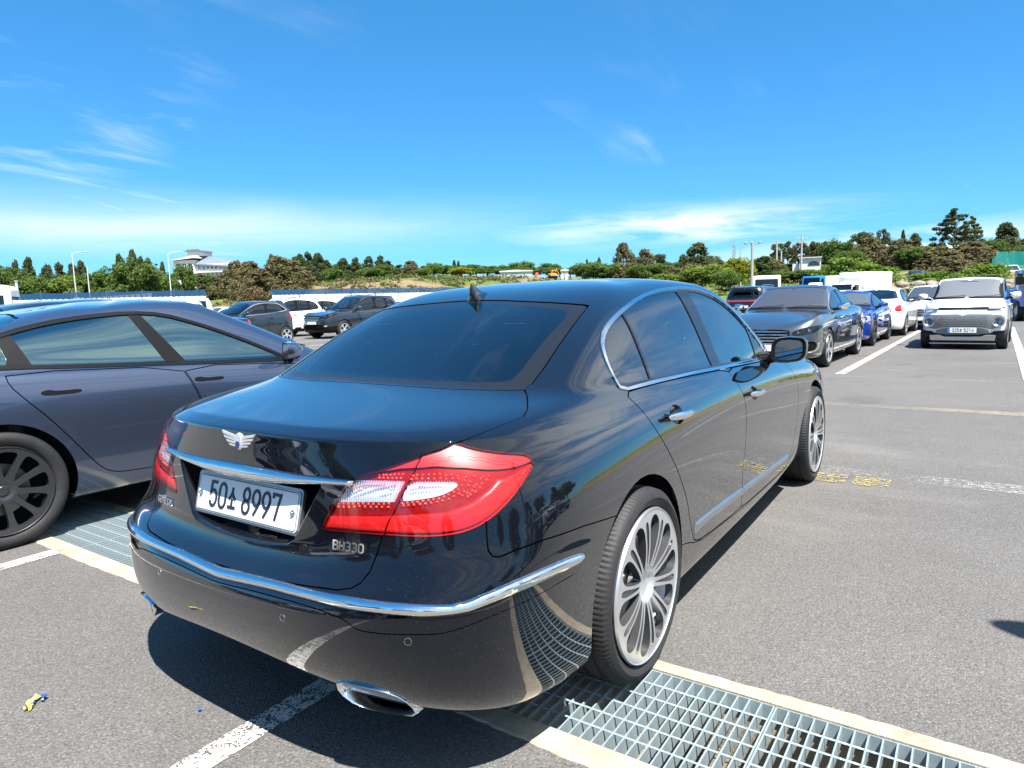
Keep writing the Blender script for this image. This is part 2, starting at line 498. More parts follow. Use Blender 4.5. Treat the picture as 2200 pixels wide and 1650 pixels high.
def asphalt_mat():
    m = bpy.data.materials.new('asphalt'); m.use_nodes = True; t = NT(m.node_tree); b = m.node_tree.nodes['Principled BSDF']
    tc = t.new('TexCoord', out=3)
    big = t.noise(tc, .35, 5, .6, .4); mid = t.noise(tc, 2.2, 6, .65)
    stones = t.new('TexVoronoi', {'Vector': tc, 'Scale': 165.0, 'Randomness': 1.0}, 0)
    scol = t.new('TexVoronoi', {'Vector': tc, 'Scale': 165.0}, 1)
    fine = t.noise(tc, 85, 4, .7)
    base = t.mix(t.ramp(big, [(.30, 0.0), (.70, 1.0)]), (.104, .099, .095), (.146, .140, .132))
    base = t.mix(t.math('MULTIPLY', t.ramp(mid, [(.40, 0.0), (.75, 1.0)]), .35), base, (.085, .080, .078))
    sv = t.new('SeparateColor', {0: scol})[1]
    base = t.mix(.34, base, t.mix(t.ramp(sv, [(0.0, .0), (.86, .5), (.97, 1.0)]), (.055, .053, .052), (.30, .29, .27)), 'MIX')
    base = t.mix(t.ramp(stones, [(.0, 0.0), (.55, .0), (.9, .50)]), base, (.030, .029, .028))
    base = t.mix(t.math('MULTIPLY', t.ramp(fine, [(.35, 1.0), (.5, 0.0)]), .35), base, (.03, .03, .03))
    st = t.noise(tc, .9, 3, .55, .8); base = t.mix(t.math('MULTIPLY', t.ramp(st, [(.62, 0.0), (.72, 1.0)]), .38), base, (.050, .047, .045))
    st2 = t.noise(t.mapping(tc, scale=(1, .35, 1), loc=(3.3, 1.2, 0)), 1.7, 5, .6); base = t.mix(t.math('MULTIPLY', t.ramp(st2, [(.56, 0.0), (.70, 1.0)]), .22), base, (.22, .205, .185))
    t.set(b, 'Base Color', base); b.inputs['Roughness'].default_value = .82; b.inputs['Specular IOR Level'].default_value = .3
    h = t.math('ADD', t.math('MULTIPLY', stones, -.8), t.math('MULTIPLY', fine, .8))
    t.set(b, 'Normal', t.new('Bump', {'Strength': .75, 'Distance': .005, 'Height': h}))
    return m
gm = asphalt_mat()
def sheet(name, x0, x1, y0, y1):
    o = new_mesh(name, [(x0, y0, 0), (x1, y0, 0), (x1, y1, 0), (x0, y1, 0)], [(0, 1, 2, 3)], gm); return tag(o, kind='structure')
sheet('parking_ground', -80, -.50, -80, 140); sheet('parking_ground', .10, 110, -80, 140); sheet('parking_ground', -.50, .10, -80, -6.99); sheet('parking_ground', -.50, .10, 8.99, 140)
HERO_ROWS = [
 # xr,   zr,  nr,  xsr,  zsr,  wr,  zsm,  wm,  zsf,  wf,  xsf,  nf,  xf,   zf
 (-.55, .28, 2.5, 0.0,  .24, .55,  .24, .60,  .26, .55, 3.00, 2.5, 3.40, .26),
 (-.89, .305,3.0, -.25, .175,.82, .185, .83,  .20, .80, 3.10, 2.6, 3.66, .20),
 (-.965,.31, 3.1, -.25, .18, .88,  .19, .885, .22, .865,3.15, 2.6, 3.74, .20),
 (-1.00,.345, 3.2, -.30, .26, .905, .26, .897, .31, .893,3.20, 2.6, 3.78, .30),
 (-1.02,.42, 3.3, -.30, .41, .910, .40, .893, .43, .905,3.20, 2.6, 3.80, .43),
 (-1.02,.49, 3.3, -.30, .52, .912, .52, .897, .52, .912,3.20, 2.6, 3.80, .52),
 (-1.005,.535,3.3,-.30, .60, .913, .60, .902, .60, .915,3.20, 2.6, 3.79, .60),
 (-.96, .56, 3.1, -.30, .66, .912, .66, .902, .66, .910,3.20, 2.6, 3.77, .66),
 (-.93, .60, 3.1, -.30, .71, .905, .71, .900, .70, .900,3.20, 2.6, 3.74, .70),
 (-.917,.70, 3.1, -.30, .77, .892, .77, .895, .745,.885,3.20, 2.6, 3.70, .735),
 (-.907,.80, 3.0, -.30, .83, .872, .83, .885, .79, .860,3.15, 2.6, 3.62, .765),
 (-.900,.87, 2.8, -.30, .885,.845, .88, .865, .825,.830,3.10, 2.6, 3.50, .79),
 (-.895,.912,2.7, -.28, .915,.824, .91, .845, .85, .800,3.05, 2.7, 3.38, .81),
 (-.894,.937,2.65,-.26, .929,.815, .924,.836, .862,.788,3.0, 2.8, 3.30, .82),
 (-.8925,.9415,2.65,-.26, .932,.813, .9265,.834, .8645,.786,2.98, 2.8, 3.30, .82),
 (-.892,.946,2.65,-.25, .935,.811, .929,.832, .867,.784,2.96, 2.8, 3.25, .83),
 (-.848,.962,2.65,-.22, .949,.803, .940,.823, .879,.772,2.88, 2.9, 3.12, .855),
 (-.836,.9655,2.65,-.20,.953,.800, .944,.820, .884,.768,2.84, 3.0, 3.05, .87),
 (-.77, .972,2.8, -.15, .967,.792, .953,.81,  .90, .755,2.60, 3.5, 2.80, .91),
 (-.55, 1.00,3.2,  0.0, .985,.785, .96, .80,  .915,.750,2.35, 4.0, 2.60, .94),
 (-.36, 1.03,4.0,  .15,1.00, .780, .968,.792, .935,.752,2.20, 4.0, 2.45, .962),
 (-.28, 1.065,4.0, .18,1.035,.767, .995,.775, .965,.757,2.21, 4.0, 2.42, .985),
 (-.14, 1.13,4.0,  .25,1.115,.727,1.08, .738,1.068,.718,2.085, 4.0, 2.27,1.08),
 (.03,  1.21,4.0, .40, 1.205,.680,1.19, .685,1.188,.670,1.92, 4.0, 2.08,1.18),
 (.22,  1.295,4.0, .55,1.285,.625,1.295,.63, 1.295,.62,1.74, 4.0, 1.87,1.295),
 (.38,  1.345,3.5, .70,1.348,.565,1.362,.575,1.36, .57,1.585, 3.5, 1.67,1.355),
 (.55,  1.375,3.0, .80,1.378,.460,1.394,.480,1.388,.475,1.48, 3.0, 1.55,1.382),
 (.80, 1.397,2.5,  .95,1.398,.260,1.408,.280,1.398,.260,1.37, 2.5, 1.43,1.40),
 (.95, 1.405,2.5, 1.05,1.406,.0,  1.410,.0,  1.407,.0,  1.32, 2.5, 1.37,1.406),
]
TR = {
 'LID': [(-0.1254, 0.6941), (-0.0919, 0.6896), (-0.0589, 0.6861), (-0.0264, 0.6836), (0.0244, 0.6833), (0.0739, 0.6852), (0.1223, 0.6890), (0.1460, 0.6930), (0.1693, 0.6973), (0.1924, 0.7020), (0.2438, 0.7152), (0.2936, 0.7289), (0.3419, 0.7422), (0.3839, 0.7551), (0.4245, 0.7672), (0.4639, 0.7786), (0.4772, 0.7858), (0.4905, 0.7928), (0.5035, 0.7997), (0.5100, 0.8075), (0.5166, 0.8151), (0.5231, 0.8227), (0.5268, 0.8351), (0.5311, 0.8474), (0.5362, 0.8597), (0.5380, 0.8757), (0.5412, 0.8920), (0.5453, 0.9087), (0.5488, 0.9266), (0.5527, 0.9447), (0.5568, 0.9629), (0.5630, 0.9835), (0.5692, 1.0042), (0.5752, 1.0249), (0.5831, 1.0471), (0.5907, 1.0694), (0.5979, 1.0920), (0.6108, 1.1329), (0.6223, 1.1744), (0.6325, 1.2160), (0.6479, 1.2249), (0.6633, 1.2336), (0.6787, 1.2418), (0.6899, 1.2499), (0.7012, 1.2578), (0.7126, 1.2656), (0.7224, 1.2706), (0.7322, 1.2756), (0.7410, 1.2812), (0.7681, 1.3127), (0.7948, 1.3470), (0.8154, 1.3875), (0.8195, 1.3989), (0.8228, 1.4114), (0.8257, 1.4245), (0.8082, 1.4537), (0.7901, 1.4847), (0.7720, 1.5165), (0.7290, 1.5832), (0.6921, 1.6462), (0.6625, 1.7001), (0.6497, 1.7193), (0.6382, 1.7358), (0.6275, 1.7510), (0.6148, 1.7485), (0.6022, 1.7456), (0.5897, 1.7418), (0.5286, 1.7303), (0.4652, 1.7128), (0.3991, 1.6905), (0.3156, 1.6665), (0.2259, 1.6393), (0.1299, 1.6162), (0.0574, 1.6079), (-0.0193, 1.6076), (-0.1006, 1.6166), (-0.1387, 1.6261), (-0.1779, 1.6380), (-0.2180, 1.6512)],
 'RG': [(-0.2363, 1.6715), (-0.1955, 1.6574), (-0.1560, 1.6452), (-0.1178, 1.6349), (-0.0347, 1.6232), (0.0434, 1.6211), (0.1173, 1.6278), (0.2148, 1.6492), (0.3059, 1.6758), (0.3908, 1.7002), (0.4577, 1.7229), (0.5218, 1.7409), (0.5838, 1.7523), (0.5966, 1.7552), (0.6094, 1.7576), (0.6222, 1.7596), (0.6238, 1.7712), (0.6259, 1.7820), (0.6284, 1.7922), (0.6261, 1.8210), (0.6245, 1.8489), (0.6232, 1.8770), (0.6181, 1.9245), (0.6129, 1.9736), (0.6070, 2.0254), (0.6021, 2.0758), (0.5963, 2.1294), (0.5892, 2.1863), (0.5850, 2.2273), (0.5801, 2.2703), (0.5741, 2.3162), (0.5734, 2.3212), (0.5727, 2.3261), (0.5720, 2.3311), (0.5614, 2.3401), (0.5510, 2.3485), (0.5405, 2.3564), (0.4944, 2.3750), (0.4470, 2.3859), (0.3976, 2.3909), (0.3217, 2.3851), (0.2398, 2.3714), (0.1522, 2.3538), (0.0944, 2.3419), (0.0347, 2.3366), (-0.0271, 2.3412), (-0.0341, 2.3405), (-0.0412, 2.3404), (-0.0483, 2.3404), (-0.0613, 2.3421), (-0.0743, 2.3442), (-0.0875, 2.3470)],
 'FRT': [(-0.3123, 1.7331), (-0.2612, 1.7162), (-0.2126, 1.7011), (-0.1657, 1.6884), (-0.0682, 1.6730), (0.0232, 1.6701), (0.1094, 1.6780), (0.1958, 1.6957), (0.2776, 1.7186), (0.3548, 1.7419), (0.4100, 1.7616), (0.4632, 1.7783), (0.5144, 1.7917), (0.5264, 1.7988), (0.5384, 1.8056), (0.5504, 1.8119), (0.5510, 1.8321), (0.5517, 1.8522), (0.5526, 1.8723), (0.5482, 1.9294), (0.5435, 1.9887), (0.5381, 2.0508), (0.5374, 2.1089), (0.5357, 2.1701), (0.5325, 2.2355), (0.5278, 2.2544), (0.5228, 2.2737), (0.5177, 2.2935), (0.5067, 2.3048), (0.4956, 2.3157), (0.4843, 2.3266), (0.4400, 2.3366), (0.3938, 2.3426), (0.3454, 2.3451), (0.2914, 2.3404), (0.2345, 2.3324), (0.1750, 2.3233), (0.1172, 2.3119), (0.0574, 2.3065), (-0.0047, 2.3091), (-0.0125, 2.3095), (-0.0202, 2.3099), (-0.0280, 2.3103), (-0.0407, 2.3112), (-0.0536, 2.3127), (-0.0665, 2.3143)],
 'LAMP': [(0.3590, 0.9107), (0.3624, 0.9241), (0.3980, 0.9987), (0.4414, 1.0828), (0.4498, 1.0924), (0.5384, 1.1518), (0.6325, 1.2164), (0.7158, 1.2656), (0.7267, 1.2678), (0.7625, 1.2574), (0.8492, 1.2409), (0.9265, 1.2193), (0.9553, 1.1984), (0.9663, 1.1798), (0.9564, 1.1662), (0.8998, 1.1121), (0.8365, 1.0573), (0.7804, 1.0265), (0.7203, 1.0062), (0.6426, 0.9857), (0.5601, 0.9644), (0.4133, 0.9224), (0.3685, 0.9089)],
 'CLI': [(0.4414, 1.0825), (0.4487, 1.0853), (0.4827, 1.0961), (0.5440, 1.1155), (0.5984, 1.1304), (0.5947, 1.1152), (0.5826, 1.0807), (0.5766, 1.0601), (0.5177, 1.0411), (0.4459, 1.0163), (0.3980, 0.9987), (0.4068, 1.0156), (0.4241, 1.0445)],
 'CLO': [(0.6104, 1.1318), (0.6861, 1.1499), (0.7459, 1.1580), (0.7409, 1.1393), (0.7013, 1.1102), (0.6475, 1.0869), (0.5885, 1.0650)],
 'LB': [(0.3280, 0.9347), (0.3866, 0.9543), (0.5624, 1.0151), (0.6522, 1.0471), (0.7282, 1.0708), (0.7863, 1.1033), (0.8289, 1.1419), (0.8518, 1.1686), (0.9144, 1.1806), (0.9607, 1.1818), (0.9674, 1.1766), (0.9012, 1.1002), (0.8377, 1.0483), (0.7821, 1.0147), (0.6436, 0.9767), (0.4138, 0.9152), (0.3308, 0.8878)],
 'TOP': [(0.4320, 1.0819), (0.5202, 1.1352), (0.5833, 1.1662), (0.6783, 1.1951), (0.7563, 1.2006), (0.8347, 1.1965), (0.9095, 1.1923), (0.9644, 1.1892), (0.9700, 1.2076), (0.7176, 1.2798), (0.6300, 1.2286), (0.4312, 1.0890)],
 'BAR': [(-0.1074, 1.0054), (-0.0458, 0.9980), (0.0129, 0.9959), (0.0688, 0.9986), (0.1396, 1.0091), (0.2060, 1.0231), (0.2684, 1.0373), (0.3307, 1.0542), (0.3888, 1.0690), (0.4434, 1.0820), (0.4471, 1.0827), (0.4508, 1.0833), (0.4545, 1.0840), (0.4514, 1.0780), (0.4483, 1.0721), (0.4451, 1.0662), (0.4389, 1.0646), (0.4327, 1.0631), (0.4264, 1.0615), (0.3970, 1.0524), (0.3667, 1.0429), (0.3352, 1.0328), (0.2849, 1.0157), (0.2314, 0.9974), (0.1747, 0.9790), (0.1322, 0.9694), (0.0880, 0.9612), (0.0422, 0.9551), (-0.0132, 0.9567), (-0.0710, 0.9623), (-0.1319, 0.9726)],
 'RC': [(-0.1068, 0.9867), (-0.0453, 0.9798), (0.0133, 0.9780), (0.0693, 0.9806), (0.1401, 0.9922), (0.2068, 1.0072), (0.2692, 1.0227), (0.2946, 1.0286), (0.3192, 1.0341), (0.3432, 1.0394), (0.3461, 1.0384), (0.3490, 1.0375), (0.3519, 1.0366), (0.3256, 0.9783), (0.2973, 0.9211), (0.2680, 0.8645), (0.2623, 0.8547), (0.2568, 0.8450), (0.2513, 0.8353), (0.2424, 0.8278), (0.2335, 0.8204), (0.2246, 0.8130), (0.2036, 0.8058), (0.1822, 0.7988), (0.1606, 0.7919), (0.1260, 0.7850), (0.0905, 0.7791), (0.0541, 0.7741), (0.0164, 0.7720), (-0.0223, 0.7714), (-0.0619, 0.7722), (-0.0803, 0.7739), (-0.0989, 0.7761), (-0.1178, 0.7785)],
 'STRIP': [(-0.1159, 0.6851), (-0.1047, 0.6837), (-0.0903, 0.6816), (-0.0719, 0.6798), (-0.0489, 0.6783), (-0.0205, 0.6783), (0.0149, 0.6800), (0.0565, 0.6839), (0.1012, 0.6900), (0.1460, 0.6976), (0.1883, 0.7057), (0.2291, 0.7137), (0.2700, 0.7219), (0.3095, 0.7299), (0.3461, 0.7375), (0.3786, 0.7447), (0.4059, 0.7512), (0.4293, 0.7571), (0.4508, 0.7628), (0.4725, 0.7687), (0.4960, 0.7751), (0.5214, 0.7816), (0.5472, 0.7880), (0.5733, 0.7945), (0.5998, 0.8011), (0.6267, 0.8080), (0.6564, 0.8157), (0.6885, 0.8236), (0.7199, 0.8306), (0.7480, 0.8360), (0.7695, 0.8397), (0.7831, 0.8421), (0.7910, 0.8439), (0.7955, 0.8456), (0.7993, 0.8474), (0.8046, 0.8495), (0.8106, 0.8511), (0.8154, 0.8520), (0.8209, 0.8535), (0.8285, 0.8562), (0.8401, 0.8610), (0.8567, 0.8683), (0.8776, 0.8768), (0.9017, 0.8854), (0.9275, 0.8927), (0.9536, 0.8975), (0.9812, 0.8999), (1.0121, 0.8999), (1.0452, 0.8974), (1.0784, 0.8927), (1.1091, 0.8871), (1.1368, 0.8810), (1.1615, 0.8750), (1.1838, 0.8692), (1.2029, 0.8640), (1.2194, 0.8592), (1.2319, 0.8553), (1.2397, 0.8524), (1.2444, 0.8502), (1.2473, 0.8483), (1.2499, 0.8462), (1.2523, 0.8438), (1.2533, 0.8415), (1.2532, 0.8394), (1.2520, 0.8375), (1.2499, 0.8359), (1.2461, 0.8346), (1.2405, 0.8337), (1.2344, 0.8330), (1.2288, 0.8324), (1.2251, 0.8320), (1.1167, 0.8542), (1.1014, 0.8568), (1.0817, 0.8596), (1.0582, 0.8628), (1.0327, 0.8651), (1.0061, 0.8665), (0.9756, 0.8663), (0.9420, 0.8630), (0.9097, 0.8564), (0.8819, 0.8481), (0.8612, 0.8407), (0.8485, 0.8358), (0.8411, 0.8330), (0.8365, 0.8316), (0.8321, 0.8307), (0.8252, 0.8289), (0.8161, 0.8265), (0.8064, 0.8240), (0.7960, 0.8213), (0.7847, 0.8185), (0.7723, 0.8155), (0.7597, 0.8122), (0.7471, 0.8087), (0.7330, 0.8048), (0.7161, 0.8007), (0.6950, 0.7959), (0.6679, 0.7896), (0.6353, 0.7814), (0.5989, 0.7718), (0.5611, 0.7614), (0.5244, 0.7516), (0.4880, 0.7424), (0.4496, 0.7336), (0.4108, 0.7249), (0.3731, 0.7166), (0.3384, 0.7087), (0.3097, 0.7020), (0.2862, 0.6969), (0.2649, 0.6923), (0.2419, 0.6875), (0.2136, 0.6814), (0.1768, 0.6736), (0.1337, 0.6654), (0.0878, 0.6581), (0.0440, 0.6528), (0.0073, 0.6502), (-0.0214, 0.6499), (-0.0448, 0.6508), (-0.0637, 0.6528), (-0.0785, 0.6546), (-0.0899, 0.6559)],
 'INS': [(-0.0806, 0.6419), (-0.0601, 0.6394), (-0.0292, 0.6366), (0.0157, 0.6365), (0.0794, 0.6420), (0.1533, 0.6533), (0.2239, 0.6669), (0.2905, 0.6809), (0.3534, 0.6946), (0.4035, 0.7051), (0.4377, 0.7111), (0.4624, 0.7144), (0.4819, 0.7165), (0.4962, 0.7181), (0.5060, 0.7186), (0.5159, 0.7183), (0.5270, 0.7161), (0.5378, 0.7129), (0.5483, 0.7109), (0.5575, 0.7109), (0.5665, 0.7123), (0.5789, 0.7152), (0.5964, 0.7197), (0.6167, 0.7253), (0.6372, 0.7311), (0.6570, 0.7370), (0.6769, 0.7431), (0.6966, 0.7489), (0.7174, 0.7546), (0.7380, 0.7599), (0.7542, 0.7638), (0.7628, 0.7659), (0.7671, 0.7671), (0.7731, 0.7694), (0.7830, 0.7730), (0.7946, 0.7773), (0.8082, 0.7829), (0.8240, 0.7894), (0.8420, 0.7968), (0.8623, 0.8047), (0.8866, 0.8133), (0.9139, 0.8214), (0.9404, 0.8268), (0.9610, 0.8291), (0.9804, 0.8295), (1.0088, 0.8303), (1.0597, 0.8295), (1.1274, 0.8223), (1.1852, 0.8140), (1.2120, 0.8107), (1.2206, 0.8112), (1.2272, 0.8132), (1.2376, 0.8161), (1.2458, 0.8206), (1.2515, 0.8253), (1.2542, 0.8305), (1.2545, 0.8358), (1.2542, 0.8396)],
 'DI1': [(0.4023, 0.9951), (0.5607, 1.0499)],
 'DI2': [(0.4009, 0.9862), (0.5583, 1.0399)],
 'DI3': [(0.5214, 1.1269), (0.5879, 1.1491)],
 'DI4': [(0.5228, 1.1174), (0.5850, 1.1357)],
 'DO1': [(0.5982, 1.0619), (0.6481, 1.0821), (0.7022, 1.1039), (0.7420, 1.1314), (0.7626, 1.1613), (0.7664, 1.1780)],
 'DO2': [(0.6005, 1.0560), (0.6490, 1.0742), (0.7093, 1.0973), (0.7582, 1.1271), (0.7787, 1.1592), (0.7852, 1.1791)],
 'DO3': [(0.6118, 1.1535), (0.6827, 1.1706), (0.7384, 1.1755)],
 'DO4': [(0.6122, 1.1411), (0.6846, 1.1588), (0.7428, 1.1676)],
 'DO5': [(0.7623, 1.1196), (0.7876, 1.1407), (0.8030, 1.1667), (0.8140, 1.1796)],
 'DO6': [(0.7751, 1.1177), (0.8033, 1.1415), (0.8223, 1.1668), (0.8304, 1.1793)],
 'HW0': [(-0.2803, 2.0180), (0.0056, 1.9481), (0.2508, 1.9784), (0.5309, 2.0060)],
 'PT': {'sens1': (0.303, 0.634), 'sens2': (0.688, 0.729), 'emblem': (-0.003, 1.051), 'bh': (0.455, 0.881), 'gen': (-0.438, 0.881)},
}
# ---------------------------------------------------------------- car pieces
def recalc(s):
    fn = np.cross(s.V[s.F[:, 1]] - s.V[s.F[:, 0]], s.V[s.F[:, 2]] - s.V[s.F[:, 0]])
    N = np.zeros_like(s.V)
    for k in range(3): np.add.at(N, s.F[:, k], fn)
    ln = np.linalg.norm(N, axis=1, keepdims=True)
    N = np.where(ln > 1e-12, N / np.maximum(ln, 1e-12), s.N)
    return Srf(s.V, N, s.S, s.F)
def bulge(s, f, h, w, p=.5):
    """raises a strip by h towards its middle, with a rounded section; f is its signed distance (negative inside)"""
    d = np.clip(-f / w, 0, 1)
    k = np.sqrt(np.clip(1 - (1 - d) ** 2, 0, 1)) if p == .5 else d ** p
    return recalc(Srf(s.V + s.N * (h * k)[:, None], s.N, s.S, s.F))
def band_poly(top, bot): return list(top) + list(bot)[::-1]
def refine(s, f, lim, n=2):
    """halves the triangles that lie within lim of the curve f = 0"""
    for _ in range(n):
        m = (np.abs(f(s))[s.F] < lim).any(1)
        T = s.F[m]
        if len(T) == 0: return s
        E = np.sort(np.concatenate([T[:, [0, 1]], T[:, [1, 2]], T[:, [2, 0]]]), 1)
        ue, inv = np.unique(E, axis=0, return_inverse=True); inv = inv.reshape(-1)
        base = len(s.V); k = len(T)
        N = (s.N[ue[:, 0]] + s.N[ue[:, 1]]); N /= np.linalg.norm(N, axis=1, keepdims=True) + 1e-12
        V = np.concatenate([s.V, (s.V[ue[:, 0]] + s.V[ue[:, 1]]) / 2]); A = np.concatenate([s.S, (s.S[ue[:, 0]] + s.S[ue[:, 1]]) / 2])
        ab, bc, ca = base + inv[:k], base + inv[k:2 * k], base + inv[2 * k:]
        F = np.concatenate([s.F[~m], np.stack([T[:, 0], ab, ca], 1), np.stack([ab, T[:, 1], bc], 1), np.stack([ca, bc, T[:, 2]], 1), np.stack([ab, bc, ca], 1)])
        s = Srf(V, np.concatenate([s.N, N]), A, F)
    return s

def make_tyre(parent, r, hw, rim_r, seg=64, tread=False, mat=None):
    """tyre of revolution about y; outer sidewall at -y"""
    b = rim_r + .004
    prof = [(b, -hw * .80), (b + .012, -hw * .93), ((b + r) / 2, -hw * 1.03), (r - .022, -hw * .985), (r - .007, -hw * .88)]
    if tread:
        for c in (-.52, 0.0, .52):
            prof += [(r - .0015, (c - .08) * hw), (r - .009, (c - .06) * hw), (r - .009, (c + .06) * hw), (r - .0015, (c + .08) * hw)]
    else: prof += [(r, -hw * .6), (r, hw * .6)]
    prof += [(r - .007, hw * .88), (r - .022, hw * .985), ((b + r) / 2, hw * 1.03), (b, hw * .85)]
    mb = MB(); n = seg * (3 if tread else 1); mb.lathe(prof, n)
    if tread:
        V = np.array(mb.V).reshape(len(prof), n, 3)
        ang = np.arange(n)
        for i, (pr, ph) in enumerate(prof):
            if pr > r - .012 and abs(ph) > .58 * hw:
                m = (ang + (1 if ph > 0 else 0)) % 3 == 0
                V[i, m, 0] *= (pr - .0035) / pr; V[i, m, 2] *= (pr - .0035) / pr
        mb.V = [tuple(v) for v in V.reshape(-1, 3)]
    o = mb.build('tyre', mat or RUBBER(), parent); auto_smooth(o, 40)
    return o

def disc_srf(r0, r1, dish, nr=28, na=180):
    rr = np.linspace(r0, r1, nr); aa = np.arange(na) * 2 * np.pi / na
    R, A = np.meshgrid(rr, aa, indexing='ij')
    D = np.vectorize(dish)(R)
    V = np.stack([R * np.cos(A), D, R * np.sin(A)], -1)
    i = np.arange(nr - 1)[:, None]; j = np.arange(na)[None]
    a = i * na + j; b = i * na + (j + 1) % na
    F = np.concatenate([np.stack([a, b + na, b], -1).reshape(-1, 3), np.stack([a, a + na, b + na], -1).reshape(-1, 3)])
    s = Srf(V.reshape(-1, 3), np.zeros((nr * na, 3)), np.stack([R, A], -1).reshape(-1, 2), F)
    s = recalc(s)
    if s.N[:, 1].mean() > 0: s.F = s.F[:, ::-1]; s = recalc(s)
    return s
def hole_poly(prof, ang):
    """opening between spokes: (radius, half width) stations turned to an angle"""
    P = [(r, w) for r, w in prof] + [(r, -w) for r, w in prof[::-1]]
    c, s = math.cos(ang), math.sin(ang)
    return chaikin([(r * c - w * s, r * s + w * c) for r, w in P], 2)
def make_rim(parent, r, y, holes, face, inner, dish, cap_r=.034, barrel=.16, nr=24, na=150, bolts=5, depth=.028, cap_mat=None, grooves=None):
    s = disc_srf(cap_r * .7, r, lambda q: y + dish(q / r), nr, na)
    xz = s.V[:, [0, 2]]
    f = np.ones(len(s.V))
    for h in holes: f = np.minimum(f, sdf(xz, h))
    keep = s.clip(-f)[0]
    if grooves:
        xz = keep.V[:, [0, 2]]; f = np.ones(len(keep.V))
        for h in grooves: f = np.minimum(f, sdf(xz, h))
        gr_, keep = keep.clip(f)
    bf = MB(); o = keep.obj('rim', face, parent)
    lp = keep.lip(depth)                                            # spoke flanks in the darker paint
    nf = len(keep.F)
    if grooves: Srf(gr_.V + np.array([0, .005, 0]), gr_.N, gr_.S, gr_.F).obj('spoke_groove', inner, o)
    new_mesh('spoke_flank', lp.V, lp.F[nf:], inner, o, True, lp.N)
    mb = MB(); mb.lathe([(r * 1.0, y + dish(1.0)), (r * 1.012, y + dish(1.0) - .004), (r * 1.025, y + dish(1.0) + .004), (r * .97, y + .03), (r * .955, y + barrel)], 64)
    b = mb.build('rim_barrel', face, o); auto_smooth(b, 50)
    mb = MB(); mb.lathe([(.001, y + .075), (r * .60, y + .075), (r * .62, y + .085), (r * .62, y + .1)], 40)
    d = mb.build('brake_disc', pmat('brake disc', (.22, .21, .20), .38, .9), o); auto_smooth(d, 40)
    mb = MB(); mb.lathe([(.001, y + .11), (r * .97, y + .11)], 40); mb.build('wheel_back', UNDER(), o)
    yc = y + dish(0.0)
    mb = MB(); mb.lathe([(.0005, yc - .006), (cap_r * .8, yc - .005), (cap_r, yc + .002), (cap_r, yc + .03)], 28)
    c = mb.build('centre_cap', cap_mat or face, o); auto_smooth(c, 40)
    if bolts:
        mb = MB()
        for k in range(bolts):
            a = 2 * math.pi * (k + .5) / bolts
            mm = MB(); mm.lathe([(.0005, 0), (.009, 0), (.0105, .003), (.0105, .02)], 10)
            rb = cap_r + .024
            mb.add([(v[0] + rb * math.cos(a), v[1] + yc + .004, v[2] + rb * math.sin(a)) for v in mm.V], mm.F)
        q = mb.build('wheel_nut', inner, o); auto_smooth(q, 40); q['kind'] = 'stuff'
    return o

TEARS = [(.060, .003), (.10, .0155), (.15, .029), (.19, .039), (.218, .038), (.240, .015)]
GROOVE = [(.066, .001), (.11, .0055), (.16, .009), (.205, .0125), (.228, .008)]
def hero_wheel(loc, right, spin=0.0):
    w = bpy.data.objects.new('wheel', None); COL.objects.link(w); w.location = loc
    if not right: w.rotation_euler = (0, 0, math.pi)
    make_tyre(w, .333, .118, .256, 116, True)
    holes = [hole_poly(TEARS, 2 * math.pi * k / 10 + spin) for k in range(10)]
    dish = lambda q: .0 + .020 * max(0, 1 - q) ** 1.5 - .010 * math.sin(min(q, 1) * math.pi) + (.016 if q < .2 else 0.0)
    make_rim(w, .258, -.117, holes, ALLOY(), ALLOYDARK(), dish, .033, .17, 34, 260, grooves=[hole_poly(GROOVE, 2 * math.pi * (k + .5) / 10 + spin) for k in range(10)])
    return w
def five_spoke_wheel(loc, right, r, rim_r, hw, face=None, inner=None, spin=.3, kind='five', cheap=True):
    w = bpy.data.objects.new('wheel', None); COL.objects.link(w); w.location = loc
    if not right: w.rotation_euler = (0, 0, math.pi)
    make_tyre(w, r, hw, rim_r, 40 if cheap else 64)
    k = rim_r / .258; face = face or ALLOY(); inner = inner or ALLOYDARK()
    hl = []
    for i in range(5):
        a = 2 * math.pi * i / 5 + spin
        if kind == 'five':
            hl.append(hole_poly([(.07 * k, .016 * k), (.14 * k, .050 * k), (.20 * k, .082 * k), (.226 * k, .074 * k)], a))
        elif kind == 'double':
            hl.append(hole_poly([(.085 * k, .012 * k), (.15 * k, .034 * k), (.225 * k, .056 * k)], a))
            hl.append(hole_poly([(.10 * k, .003 * k), (.16 * k, .016 * k), (.225 * k, .031 * k)], a + math.pi / 5))
        else:
            for da in (0, math.pi / 5): hl.append(hole_poly([(.072 * k, .004 * k), (.12 * k, .024 * k), (.20 * k, .047 * k), (.232 * k, .044 * k)], a + da))
    dish = lambda q: .004 + .014 * max(0, 1 - q) + (.006 if q < .2 else 0)
    make_rim(w, rim_r, -hw + .004, hl, face, inner, dish, .032, .15, 14 if cheap else 24, 70 if cheap else 150, 0 if cheap else 5)
    return w
